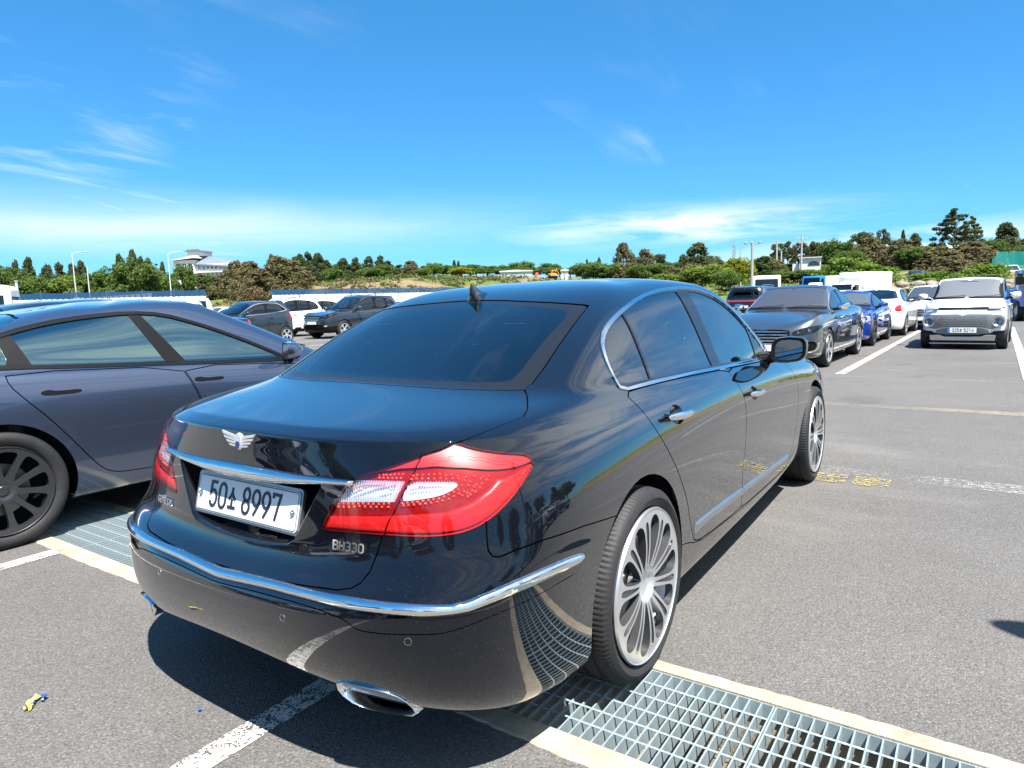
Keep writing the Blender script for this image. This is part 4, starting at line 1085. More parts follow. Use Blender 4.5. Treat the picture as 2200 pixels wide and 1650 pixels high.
    for x in (-.226, .226):
        mb = MB(); mb.lathe([(.0003, .009), (.004, .009), (.0045, .005), (.009, .004), (.0095, .002)], 14, 'z'); mb.V = [M @ (Vector(v) + Vector((x, -.004, .002))) for v in mb.V]
        q = mb.build('plate_bolt', SATIN(), pl); auto_smooth(q, 40)
    # inset panel behind the plate is the recess; number-plate shelf lamps
    # ---- badges on the lid
    def surf_frame(sv, tv, src, up=Vector((0, 0, 1))):
        k = np.argmin(np.hypot(src.S[:, 0] - sv, src.S[:, 1] - tv)); p, n = Vector(src.V[k]), Vector(src.N[k])
        x = up.cross(n).normalized(); y = n.cross(x)
        return Matrix(((x.x, y.x, n.x, p.x), (x.y, y.y, n.y, p.y), (x.z, y.z, n.z, p.z), (0, 0, 0, 1)))
    Mb = surf_frame(-.457, .892, lid)
    plate_letters('badge_text', ['B', 'H', '3', '3', '0'], .0225, .0048, CH, lido, Mb @ Matrix.Translation((0, 0, .001)), .004, 1.15, True, .80)
    Mg = surf_frame(.431, .890, lid)
    plate_letters('badge_text', list('GENESIS'), .020, .0042, CH, lido, Mg @ Matrix.Translation((0, 0, .001)), .004, 1.15, True, .80)
    Me = surf_frame(-.004, 1.066, lid)
    em = MB()
    sh = chaikin([(0, -.032), (-.015, -.019), (-.019, .004), (-.015, .018), (0, .025), (.015, .018), (.019, .004), (.015, -.019)], 1)
    em.prism([tuple(p) for p in sh], lambda p: Me @ Vector((p[0], p[1], .001)), lambda p: Me @ Vector((p[0] * .86, p[1] * .88, .008)))
    for sgn in (-1, 1):
        for (x0, y0, x1, y1, th) in ((.018, .010, .082, .022, .009), (.019, .001, .074, .009, .0075), (.019, -.008, .062, -.003, .007), (.018, -.017, .048, -.014, .006)):
            pts = [(sgn * x0, y0 + th * .5), (sgn * x1, y1 + th * .35), (sgn * (x1 - .006), y1 - th * .6), (sgn * x0, y0 - th * .5)]
            if sgn < 0: pts = pts[::-1]
            em.prism(pts, lambda p: Me @ Vector((p[0], p[1], .001)), lambda p: Me @ Vector((p[0], p[1] * .97, .006)))
    eo = em.build('winged_emblem', pmat('emblem silver', (.86, .86, .88), .3, .7), lido)
    mb = MB(); mb.prism([tuple(p * np.array([.55, .42]) + np.array([0, -.012])) for p in sh], lambda p: Me @ Vector((p[0], p[1], .008)), lambda p: Me @ Vector((p[0], p[1], .0092)))
    mb.build('emblem_shield', pmat('emblem blue', (.02, .03, .12), .2, coat=.6), eo)
    # ---- antenna fin
    fin = MB(); st_ = [(.262, .0, .034), (.275, .006, .036), (.30, .014, .036), (.34, .02, .031), (.385, .026, .020), (.42, .032, .004)]
    Vf = []; Ff = []
    prof = [(-.032, .0), (-.030, .008), (-.016, .022), (-.008, .042), (-.004, .062), (0, .068), (.004, .062), (.008, .042), (.016, .022), (.030, .008), (.032, .0)]
    stn = [(.268, .82, .96), (.272, 1.0, 1.08), (.290, 1.0, 1.04), (.315, .96, .80), (.340, .86, .52), (.365, .70, .34), (.390, .45, .24), (.408, .12, .10)]
    for x, kw, kh in stn:
        zb = 1.302 + (x - .262) * .205
        for y, h in prof: Vf.append((x - .012 * (h / .068), y * kw, zb + h * kh))
    m = len(prof)
    for i in range(len(stn) - 1):
        for k in range(m - 1): Ff.append((i * m + k, (i + 1) * m + k, (i + 1) * m + k + 1, i * m + k + 1))
    Ff += [tuple(range(m)), tuple(range((len(stn) - 1) * m, len(stn) * m))[::-1]]
    a = new_mesh('antenna_fin', Vf, Ff, PB, root, True); auto_smooth(a, 50)
    # ---- exhaust tips
    for sg in (-1, 1):
        pts = [(-.968, .452, .328), (-.958, .54, .334), (-.922, .620, .318), (-.892, .652, .282), (-.876, .657, .244), (-.90, .60, .240), (-.94, .50, .254), (-.964, .455, .294)]
        O = chaikin(np.array(pts), 1); c = O.mean(0)
        n = len(O); V = []; F = []
        def ringp(k, dx, dz=0): return [(p[0] + dx, sg * (c[1] + (p[1] - c[1]) * k), c[2] + (p[2] - c[2]) * k + dz) for p in O]
        R_ = [ringp(.97, .10), ringp(1.0, .012), ringp(1.0, .0), ringp(.955, -.003), ringp(.90, .003), ringp(.88, .03), ringp(.82, .12)]
        for r_ in R_: V += r_
        for i in range(len(R_) - 1):
            for k in range(n): F.append((i * n + k, i * n + (k + 1) % n, (i + 1) * n + (k + 1) % n, (i + 1) * n + k))
        e = new_mesh('exhaust_tip', V, F, CH, root, True); auto_smooth(e, 50)
        new_mesh('exhaust_bore', ringp(.84, .10), [tuple(range(n))], GAP, e)
    # ---- mirrors, wheels, underside
    for sg in (-1, 1): mirror_head(root, sg, (1.99, .80, .905), PB, pmat('dimmed mirror', (.42, .45, .48), .01, 1.0), (.16, .20, .15))  # mirror base darkened to paint in a dimmer reflection
    for x in (0.0, 2.935):
        for rt in (True, False):
            wl = hero_wheel((x, (-.805 if rt else .805), .331), rt, .10 if x == 0 else .25); wl.parent = root
    u = MB(); u.box(-.80, 3.5, -.50, .50, .20, .27); u.box(.40, 2.5, -.80, .80, .22, .27); u.box(-.30, .30, -.62, .62, .27, .75); u.box(2.62, 3.26, -.62, .62, .27, .72)
    u.build('underbody', UNDER(), root)
    # wheel housings
    for x in (0.0, 2.935):
        for sg in (-1, 1):
            mb = MB(); n = 24; V = []; F = []
            for i in range(n + 1):
                a_ = math.radians(-12 + 204 * i / n)
                for y in (.60, .885): V.append((x + .374 * math.cos(a_), sg * y, .335 + .374 * math.sin(a_)))
            for i in range(n): F.append((2 * i, 2 * i + 1, 2 * i + 3, 2 * i + 2))
            new_mesh('wheel_housing', V, F, GAP, root)
    return root
hero = build_hero()
# ---------------------------------------------------------------- the other vehicles
def make_rows(xr, xf, zs, w, belt_r, belt_f, wb, zd, xg, zg, zhf, xhf, xc, zc, zr, xrr, xrf, wr, nb=3.0, nf=2.7, ng=4.0, xd=None, zrr=None, hump=0.0, under=.30, dxr=None, dxf=None, rake=.5, tall=1.12, xsr=None, xsf=None):
    rows = []
    xd = xr + .12 if xd is None else xd
    xs0 = xr + .72 if xsr is None else xsr; xs1 = xf - .68 if xsf is None else xsf
    zrr = zr - .05 if zrr is None else zrr
    rows.append((xr + under + .1, zs + .06, 2.6, xs0 + .2, zs + .05, w * .66, zs + .05, w * .66, zs + .05, w * .66, xs1 - .2, 2.6, xf - under - .1, zs + .06))
    B = [0, .10, .24, .42, .60, .76, .88, .96, 1.0]; K = [.93, .975, .993, 1.0, 1.0, .992, .972, .945, .925]
    DR = dxr or [.11, .05, .015, .0, .0, .02, .05, .08, .11]; DF = dxf or [.12, .06, .02, .0, .01, .04, .09, .15, .22]
    for b, k, dr, df in zip(B, K, DR, DF):
        zrc = zs + .03 + b * (zd - zs - .03); zfc = zs + b * (zhf - zs)
        if b == 0: zrc = zs + .05
        sr, sm, sf = zs + b * (belt_r - zs), zs + b * ((belt_r + belt_f) / 2 - zs), zs + b * (belt_f - zs)
        ww = w * k if b < .97 else wb
        rows.append((xr + dr, zrc, nb, xs0, sr, ww * .985, sm, ww, sf, ww * .975, xs1, nf, xf - df, zfc))
    x1 = xr + DR[-1]
    for f in (.2, .5, .8, 1.0):
        xa = x1 + (xg - x1) * f; za = zd + (zg - zd) * f; xb = xhf + (xc - xhf) * f; zb = zhf + .02 + (zc - zhf - .02) * (1 - (1 - f) ** 1.6)
        h = .022 * f
        rows.append((xa, za, nb + (ng - nb) * f, max(xs0, xa + .42), belt_r + h, wb - .03 * f, (belt_r + belt_f) / 2 + h, wb - .022 * f, belt_f + h, wb - .03 * f, min(xs1, xb - .25), nf + (ng - nf) * f, xb, zb))
    b0 = belt_r + .022, (belt_r + belt_f) / 2 + .022, belt_f + .022; w0 = wb - .03
    for f in (.07, .3, .6, .85, 1.0):
        e = f + hump * math.sin(math.pi * f)
        xa = xg + (xrr - xg) * f; za = zg + (zrr - zg) * min(1, e); xb = xc + (xrf - xc) * f; zb = zc + (zr - .045 - zc) * (f + .10 * math.sin(math.pi * f))
        zt = zr - .055
        ww = w0 + (wr - w0) * (f ** tall)
        rows.append((xa, za, ng, xa + rake, b0[0] + (min(zt, zrr) - b0[0]) * min(1, e), ww * .985, b0[1] + (zt - b0[1]) * f, ww, b0[2] + (zt - b0[2]) * f, ww * .98, xb - .36 * (1 - .45 * f), ng, xb, zb))
    for dz, k, dx in ((.030, .86, .10), (.012, .50, .26), (.0, 0.0, .40)):
        d2 = min(dz, .03)
        rows.append((xrr + dx, zrr + (zr - zrr) * min(1, dx * 1.6) - dz * .2, 3, xrr + dx + .3, min(zr - dz, zrr + (zr - zrr) * min(1, dx * 1.6 + .2)), wr * k, zr - dz, wr * k, zr - dz - .004, wr * k, xrf - dx * .4 - .15, 3, xrf - dx * .5, zr - dz - .006))
    return rows

def car(name, sp, rows, body, label, loc, rz, group=None, kc=4, kr=4, cat='car'):
    root = empty(name, loc, rz, label, cat, group)
    BK = BLACKTRIM(); GAP = GAPDARK(); CH = CHROME()
    s = car_surface(rows, kc, kr)
    wx = sp['wheels']; R = sp['R']; ar = sp.get('arch', R + .035)
    for x0 in wx:
        d = np.hypot(s.V[:, 0] - x0, s.V[:, 2] - R) - ar
        s = refine(s, lambda q: np.where(np.abs(q.V[:, 1]) > .4, np.hypot(q.V[:, 0] - x0, q.V[:, 2] - R) - ar, 1.0), .03, 1)
        d = np.where(np.abs(s.V[:, 1]) > .4, np.hypot(s.V[:, 0] - x0, s.V[:, 2] - R) - ar, 1.0)
        s = s.clip(-d)[0]
    fine = sp.get('fine', 1)
    GS = glass_mat(*sp.get('glass', ('dark side glass', (.10, .14, .15), .85, 1.62)))
    GW = glass_mat(*sp.get('wglass', ('windscreen glass', (.28, .33, .33), .9, 1.52)))
    back = s
    zlo = min(p[1] for p in sp['dlo']) - .06
    sm = lambda q: (np.abs(q.V[:, 1]) > .38) & (q.V[:, 2] > zlo) & (np.abs(q.N[:, 1]) > .35)
    DLO = chaikin(sp['dlo'], 1)
    f = lambda q: np.where(sm(q), sdf(XZ(q), DLO), 1.0)
    s = refine(s, f, .04, fine); dlo, s = s.clip(f(s))
    back = back.clip(np.where(sm(back), sdf(XZ(back), DLO) + .01, 1.0))[1]
    panes = [chaikin(p, 1) if sp.get('pane_round', 1) else np.array(p) for p in sp['panes']]
    trim = {'chrome': CH, 'black': BK, 'body': body}[sp.get('trim', 'black')]
    tw = sp.get('trim_w', .012)
    dd = sdf(XZ(dlo), DLO); ins, rg = dlo.clip(dd + tw)
    rest = ins; pg = []
    for P in panes:
        g, rest = rest.clip(sdf(XZ(rest), P)); pg.append(g)
    for sg in (-1, 1):
        r_ = rg.side(sg); r_.off(.004).obj('window_trim', trim, root, .01)
        rest.side(sg).off(-.001).obj('window_frame', BK, root, .006)
    # windscreen and rear window
    def yz_pane(s, poly, m, nm, mat, out=-.003, gap=.004):
        P = chaikin(poly, 1)
        s = refine(s, lambda q: np.where(m(q), sdf(YZ(q), P), 1.0), .04, fine)
        i, o = cut(s, P, YZ, gap, m)
        ob = i.off(out).obj(nm, mat, root, .006)
        return i, o, ob
    if sp.get('ws'):
        m = lambda q: (q.V[:, 0] > sp['xmid']) & (q.N[:, 0] > .18) & (q.N[:, 0] > .75 * np.abs(q.N[:, 1])) & (q.V[:, 2] > sp['ws'][0][1] - .1)
        i, s, wo = yz_pane(s, sp['ws'], m, 'windscreen', GW)
        P = chaikin(sp['ws'], 1); back = back.clip(np.where(m(back), sdf(YZ(back), P) + .02, 1.0))[1]
        # black printed edge along the foot of the screen
        zl = sp['ws'][0][1]
        e_ = i.clip(i.V[:, 2] - zl - .035)[0]; e_.off(-.001).obj('screen_border', BK, wo)
        if sp.get('wiper', True):
            mb = MB()
            for y0, y1 in ((.10, .62), (-.55, -.02)):
                pts = []
                for t in np.linspace(0, 1, 5):
                    yy = y0 + (y1 - y0) * t; k = np.argmin(np.abs(i.V[:, 1] - yy) + np.abs(i.V[:, 2] - zl - .02 - .045 * t))
                    pts.append(tuple(i.V[k] + i.N[k] * .012))
                mb.tube(pts, .005, 5)
            mb.build('wiper', BK, wo)
    if sp.get('rw'):
        m2 = lambda q: (q.V[:, 0] < sp['xmid']) & (q.N[:, 0] < -.15) & (-q.N[:, 0] > .75 * np.abs(q.N[:, 1])) & (q.V[:, 2] > sp['rw'][0][1] - .1)
        i, s, _ = yz_pane(s, sp['rw'], m2, 'rear_window', GS)
        P2 = chaikin(sp['rw'], 1); back = back.clip(np.where(m2(back), sdf(YZ(back), P2) + .02, 1.0))[1]
    back.off(-.014).obj('inner_shell', GAP, root)
    # lamps, grilles and other inserts on the front (sign +1) or the rear (sign -1)
    for it in sp.get('inserts', []):
        nm, sign, poly, mt, depth = it[:5]
        opt = it[5] if len(it) > 5 else {}
        m = (lambda q: (q.V[:, 0] > sp['xmid'] + .6) & (q.V[:, 2] < opt.get('zmax', 9)) & (q.V[:, 2] > opt.get('zmin', 0))) if sign > 0 else (lambda q: (q.V[:, 0] < sp['xmid'] - .6) & (q.V[:, 2] < opt.get('zmax', 9)))
        XL, XH = s.V[:, 0].min(), s.V[:, 0].max(); mA = m
        if not opt.get('xz'): m = (lambda q: mA(q) & (q.V[:, 0] > XH - opt.get('reach', .55))) if sign > 0 else (lambda q: mA(q) & (q.V[:, 0] < XL + opt.get('reach', .36)))
        if opt.get('side'): m0 = m; m = lambda q: m0(q) & (np.abs(q.V[:, 1]) > opt['side'])
        P = chaikin(poly, opt.get('round', 2))
        proj = XZ if opt.get('xz') else YZ
        s = refine(s, lambda q: np.where(m(q), sdf(proj(q), P), 1.0), .035, fine + opt.get('fine', 0))
        i, s = cut(s, P, proj, opt.get('gap', .004), m)
        sides = (-1, 1) if opt.get('pair', min(p[0] for p in poly) > .02 and not opt.get('xz')) else (0,)
        if opt.get('xz'): sides = (-1, 1)
        for sg in sides:
            q = i.side(sg) if sg else i
            if opt.get('bulge'):
                q = bulge(q, sdf(proj(q), P), opt['bulge'], opt.get('bw', .03))
            o = q.off(depth).obj(nm, mt, root, .02)
            if o is None: continue
            if opt.get('lens'):
                q2 = i.side(sg) if sg else i
                q2.off(.002).obj('lamp_lens', opt['lens'], o, .004)
            if opt.get('bowls'):
                for by, bz, br in opt['bowls']:
                    k = np.argmin(np.hypot(np.abs(q.V[:, 1]) - by, q.V[:, 2] - bz)); p = q.V[k]
                    mb = MB(); mb.lathe([(br, -.012), (br * .92, .004), (br * .62, .02), (br * .55, .008), (.001, -.006)], 20)
                    mb.V = [(p[0] + sign * (-v[1]) * 1.0, p[1] + v[0], p[2] + v[2]) for v in mb.V]
                    b_ = mb.build('lamp_bowl', pmat('lamp bowl', (.75, .77, .8), .15, .9), o); auto_smooth(b_, 50)
            if opt.get('fill'): opt['fill'](o, q)
    # doors
    dm = lambda q: (np.abs(q.V[:, 1]) > .45) & (q.V[:, 2] < sp.get('door_top', 1.15))
    for k, D in enumerate(sp.get('doors', [])):
        P = chaikin(D, 1)
        s = refine(s, lambda q: np.where(dm(q), sdf(XZ(q), P), 1.0), .03, fine)
        i, s = cut(s, P, XZ, sp.get('gap', .007), dm)
        for sg in (-1, 1):
            d = i.side(sg).obj('door', body, root, .012)
            if d is None: continue
            if k < len(pg): pg[k].side(sg).off(-.004).obj('window', GS, d)
            if k < len(sp.get('handles', [])):
                hx, hz = sp['handles'][k]
                q = i.side(sg); kk = np.argmin(np.hypot(q.V[:, 0] - hx, q.V[:, 2] - hz)); p = q.V[kk]
                if sp.get('handle_style') == 'flush':
                    H = chaikin([(hx - .105, hz + .012), (hx - .06, hz + .016), (hx - .03, hz + .004), (hx + .10, hz + .004), (hx + .105, hz - .010), (hx + .09, hz - .016), (hx - .07, hz - .014), (hx - .11, hz - .004)], 1)
                    q = refine(q, lambda z: sdf(XZ(z), H), .02, 2)
                    h_ = q.clip(sdf(XZ(q), H))[0]; h_.off(.0015).obj('handle', BK, d)
                    e_ = q.clip(np.abs(sdf(XZ(q), H)) - .0022)[0]; e_.off(.002).obj('handle_edge', GAP, d)
                else:
                    mb = MB(); yy = p[1]; mb.tube([(hx - .10, yy, hz), (hx - .075, yy + sg * .028, hz), (hx + .075, yy + sg * .028, hz), (hx + .10, yy, hz)], .014, 8)
                    h = mb.build('handle', CH if sp.get('handle_style') == 'chrome' else body, d); auto_smooth(h, 60)
    for k in range(len(sp.get('doors', [])), len(pg)):
        for sg in (-1, 1): pg[k].side(sg).off(-.004).obj('quarter_window', GS, root)
    # lower cladding
    for nm, poly, mt in sp.get('clad', []):
        P = np.array(poly)
        i, s = cut(s, P, XZ, .003, lambda q: q.V[:, 2] < 1.0)
        i.off(.004).obj(nm, mt, root, .01)
    for nm, poly, mt, out in sp.get('bands', []):
        P = chaikin(poly, 1); q = refine(s, lambda z: np.where(np.abs(z.V[:, 1]) > .4, sdf(XZ(z), P), 1.0), .03, 1)
        i = q.clip(np.where(np.abs(q.V[:, 1]) > .4, sdf(XZ(q), P), 1.0))[0]
        for sg in (-1, 1): i.side(sg).off(out).obj(nm, mt, root, out + .004)
    if sp.get('hood'):
        P = chaikin(sp['hood'], 2); pj = lambda q: np.stack([np.abs(q.V[:, 1]), q.V[:, 0]], 1); m = lambda q: (q.N[:, 2] > .45) & (q.V[:, 0] > sp['xmid']) & (q.V[:, 2] > .6)
        s = refine(s, lambda q: np.where(m(q), sdf(pj(q), P), 1.0), .03, fine)
        i, s = cut(s, P, pj, .006, m); i.obj('bonnet', body, root, .01)
    s.obj('body', body, root, .01)
    car_interior(root, sp.get('cabin', (wx[0] + .5, wx[1] - .75)), R + .02, w=rows[5][7] * .66, zs=sp.get('seat', .66))
    mb = MB(); x0, x1 = wx
    wu = rows[5][7]
    mb.box(x0 - .5, x1 + .5, -wu * .55, wu * .55, R * .62, R * .9); mb.box(x0 + .42, x1 - .42, -wu * .86, wu * .86, R * .66, R * .9)
    for x in wx: mb.box(x - .32, x + .32, -wu * .62, wu * .62, R * .75, R * 2.1)
    mb.build('underbody', UNDER(), root)
    if sp.get('mirror'):
        mm = sp['mirror']
        for sg in (-1, 1): mirror_head(root, sg, mm[:3], mm[3] if len(mm) > 3 else body, pmat('mirror silver', (.75, .78, .8), .01, 1.0), sp.get('mirror_dims', (.14, .20, .135)), sp.get('mirror_turn', .12))
    # wheels share their meshes
    first = None
    for x in wx:
        for rt in (True, False):
            y = -(sp['track']) if rt else sp['track']
            if first is None:
                wl = five_spoke_wheel((x, y, R), rt, R, sp['rim'], sp.get('tw', .105), sp.get('rim_mat'), sp.get('rim_in'), kind=sp.get('rim_kind', 'five'), cheap=sp.get('cheap', True), spin=sp.get('spin', .3)); first = wl
            else:
                wl = copy_tree(first); wl.location = (x, y, R); wl.rotation_euler = (0, sp.get('spin2', 0.0) if x != wx[0] else 0, 0 if rt else math.pi)
            wl.parent = root
    for pt in sp.get('plates', []):
        sign, x, z, w_, h_, chars, blue = pt
        M = Matrix.Translation((x, 0, z)) @ Matrix.Rotation(math.radians(90 if sign > 0 else -90), 4, 'Z') @ Matrix.Rotation(math.radians(88), 4, 'X')
        mb = MB(); mb.prism([(-w_ / 2, -h_ / 2), (w_ / 2, -h_ / 2), (w_ / 2, h_ / 2), (-w_ / 2, h_ / 2)], lambda p: M @ Vector((p[0], p[1], 0)), lambda p: M @ Vector((p[0], p[1], .008)))
        po = mb.build('number_plate', pmat('plate white', (.70, .71, .71), .38, spec=.5), root)
        sh = .02 if blue else 0
        if chars: plate_letters('plate_text', chars, h_ * .62, h_ * .085, pmat('plate ink', (.018, .022, .045), .45), po, M @ Matrix.Translation((sh * .9, 0, .0082)), .002, .86 if w_ > .4 else .62, True, .80)
        if blue:
            mb = MB(); mb.prism([(-w_ / 2, -h_ / 2), (-w_ / 2 + .045, -h_ / 2), (-w_ / 2 + .045, h_ / 2), (-w_ / 2, h_ / 2)], lambda p: M @ Vector((p[0], p[1], .0085)), lambda p: M @ Vector((p[0], p[1], .0095)))
            mb.build('plate_band', pmat('plate blue', (.02, .16, .55), .4), po)
    if sp.get('rails'):
        for sg in (-1, 1):
            mb = MB(); pts = [(x, sg * y, z) for x, y, z in sp['rails']]; mb.tube(pts, .018, 8); r_ = mb.build('roof_rail', sp.get('rail_mat', SATIN()), root); auto_smooth(r_, 60)
    if sp.get('fin'):
        x, z = sp['fin']; mb = MB()
        mb.add([(x - .06, -.03, z), (x - .06, .03, z), (x + .10, 0, z), (x - .05, 0, z + .07)], [(0, 1, 3), (1, 2, 3), (2, 0, 3), (0, 2, 1)]); mb.build('antenna_fin', body, root)
    for fn in sp.get('extra', []): fn(root, s)
    return root
RED_LAMP = lambda: pmat('red lamp', (.45, .012, .012), .12, .0, .8)
CLEAR_LENS = lambda: lens_mat('clear lens', (.92, .94, .96))
LAMP_DARK = lambda: pmat('headlamp housing', (.10, .11, .12), .25, .5, .6)
LAMP_BRIGHT = lambda: pmat('headlamp reflector', (.66, .68, .71), .25, .35, .5)
def ring_badge(M, w, h, mat, parent, name='badge', slant=True):
    """an oval ring with a slanted bar letter inside it"""
    V, F = stroke_text([arc(0, 0, w / 2, h / 2, 0, 360, 28)], h * .11)
    V2, F2 = stroke_text([[(-w * .20, -h * .32), (-w * .12, h * .32)], [(w * .12, -h * .32), (w * .20, h * .32)], [(-w * .16, -h * .06), (w * .16, h * .06)]], h * .14)
    n = len(V); VV = V + V2; FF = F + [tuple(i + n for i in f) for f in F2]
    return new_mesh(name, [M @ Vector((v[0], v[1], .004)) for v in VV], FF, mat, parent)
def front_frame(s, y, z, sign=1):
    m = (s.V[:, 0] * sign > 0) if sign > 0 else (s.V[:, 0] < 0.5)
    k = np.argmin(np.hypot(s.V[:, 1] - y, s.V[:, 2] - z) + np.where(s.V[:, 0] * sign > (1.0 if sign > 0 else -9), 0, 9)); p = Vector(s.V[k]); n = Vector(s.N[k])
    x = Vector((0, 0, 1)).cross(n).normalized(); yv = n.cross(x)
    return Matrix(((x.x, yv.x, n.x, p.x), (x.y, yv.y, n.y, p.y), (x.z, yv.z, n.z, p.z), (0, 0, 0, 1)))
PI = math.pi
# ---------------------------------------------------------------- grey fastback on the left
def grey_fastback():
    rows = make_rows(xr=-.98, xf=3.72, zs=.17, w=.925, belt_r=1.0, belt_f=.885, wb=.835, zd=1.035, xg=-.52, zg=1.075, zhf=.70, xhf=3.45, xc=2.42, zc=.93, zr=1.405, xrr=.30, xrf=1.45, wr=.55,
                     nb=2.9, nf=2.6, ng=3.6, zrr=1.315, hump=.06, rake=.30, tall=1.15)
    sp = dict(wheels=(-.04, 2.84), R=.333, arch=.375, rim=.245, track=.80, tw=.118, xmid=1.0, fine=2, cheap=False, pane_round=0, rim_kind='tesla', rim_mat=WHEELGREY(), rim_in=pmat('darker wheel grey', (.030, .031, .034), .45, .5), spin=.12,
        dlo=[(-.36, 1.035), (-.20, 1.10), (.0, 1.165), (.13, 1.212), (.35, 1.262), (.60, 1.295), (.86, 1.312), (1.08, 1.295), (1.30, 1.222), (1.52, 1.13), (1.72, 1.035), (1.93, .925), (1.88, .893), (1.20, .930), (.60, .965), (.10, .996), (-.25, 1.015)],
        panes=[[(.142, 1.203), (.24, 1.228), (.35, 1.250), (.47, 1.270), (.60, 1.285), (.72, 1.294), (.842, 1.299), (.975, .956), (.60, .982), (.200, 1.005)],
               [(.918, 1.300), (1.0, 1.295), (1.08, 1.279), (1.18, 1.250), (1.30, 1.205), (1.50, 1.115), (1.69, 1.02), (1.85, .935), (1.845, .912), (1.20, .945), (1.112, .950)],
               [(-.24, 1.04), (-.08, 1.115), (.03, 1.155), (.07, 1.15), (.085, 1.06), (.07, 1.025), (-.20, 1.03)]],
        trim='black', trim_w=.022,
        doors=[[(.045, .985), (.048, .915), (.12, .82), (.218, .705), (.33, .55), (.416, .425), (.48, .35), (.54, .318), (.62, .306), (.74, .30), (1.13, .292), (1.145, .45), (1.13, .68), (1.095, .79), (1.03, .935)],
               [(1.04, .935), (1.105, .79), (1.14, .68), (1.155, .45), (1.14, .292), (1.9, .285), (2.08, .30), (2.16, .40), (2.20, .60), (2.14, .80), (2.02, .872)]],
        handles=[(.30, .852), (1.215, .833)], handle_style='flush', gap=.006, door_top=1.1,
        ws=[(-.1, .955), (.50, .945), (.70, .93), (.73, .95), (.66, 1.10), (.56, 1.30), (.50, 1.352), (-.1, 1.37)],
        rw=[(-.1, 1.10), (.50, 1.10), (.62, 1.11), (.55, 1.25), (.45, 1.30), (-.1, 1.325)],
        inserts=[('tail_lamp', -1, [(.42, .86), (.60, .87), (.78, .90), (.80, .95), (.66, .97), (.44, .93)], RED_LAMP(), -.004),
                 ('headlamp', 1, [(.48, .60), (.64, .62), (.84, .70), (.82, .75), (.66, .70), (.48, .655)], LAMP_DARK(), -.02, {'lens': CLEAR_LENS()})],
        mirror=(1.90, .80, .895), mirror_dims=(.16, .215, .135), mirror_turn=.45, glass=('teal side glass', (.10, .16, .16), .8, 2.1, (.006, .012, .013), .36, (.66, .93, .88)), hood=[(-.1, 2.46), (.45, 2.44), (.68, 2.38), (.76, 2.5), (.74, 3.1), (.62, 3.40), (-.1, 3.52)], seat=.62)
    body = paint('grey metallic paint', (.080, .108, .175), .8, .32, 1.8, f0=.06, f1=.95)
    root = car('grey_fastback', sp, rows, body, 'grey blue metallic fastback saloon with dark spoked wheels beside the black saloon', (-.568, 3.529, 0), math.radians(-2), kc=8, kr=6)
    # small round disc on the door pillar
    for sg in (-1, 1):
        mb = MB(); mb.lathe([(.0002, -.003), (.023, -.002), (.025, 0)], 20)
        o = mb.build('pillar_badge', SATIN(), root); o.location = (.915, sg * .642, 1.19); o.rotation_euler = (math.radians(-sg * -25 if sg < 0 else 25 + 180), 0, 0)
    return root
grey_fastback()
WHITE = lambda: paint('white car paint', (.74, .75, .75), rough=.4)
def mesh_grille(o, q):
    """small raised triangles over the grille panel"""
    k = 0; mb = MB()
    for r in range(6):
        for c in range(-11, 12):
            y = (c + (.5 if r % 2 else 0)) * .037; z = .525 + r * .037
            d = np.hypot(q.V[:, 1] - y, q.V[:, 2] - z); i = d.argmin()
            if d[i] > .02: continue
            x = q.V[i, 0] + .001
            mb.add([(x, y - .017, z), (x, y + .010, z + .015), (x, y + .006, z - .015), (x + .012, y, z + .002)], [(0, 1, 3), (1, 2, 3), (2, 0, 3)])
    g = mb.build('grille_facet', SATIN(), o); g['kind'] = 'stuff'
def bar_fill(zs, w, mat, x, th=.012):
    def fn(o, q):
        for z in zs:
            mb = MB()
            ys = np.linspace(-w, w, 13); pts = []
            for y in ys:
                i = np.argmin(np.hypot(q.V[:, 1] - y, q.V[:, 2] - z)); pts.append((q.V[i, 0] + x, y, z))
            mb.tube(pts, th, 6); b = mb.build('grille_bar', mat(), o); auto_smooth(b, 60)
    return fn
def badge_front(y, z, w, h):
    def fn(root, s):
        M = front_frame(s, y, z); ring_badge(M @ Matrix.Translation((0, 0, .012)), w, h, CHROME(), root)
    return fn
ALW = dict(face=None)
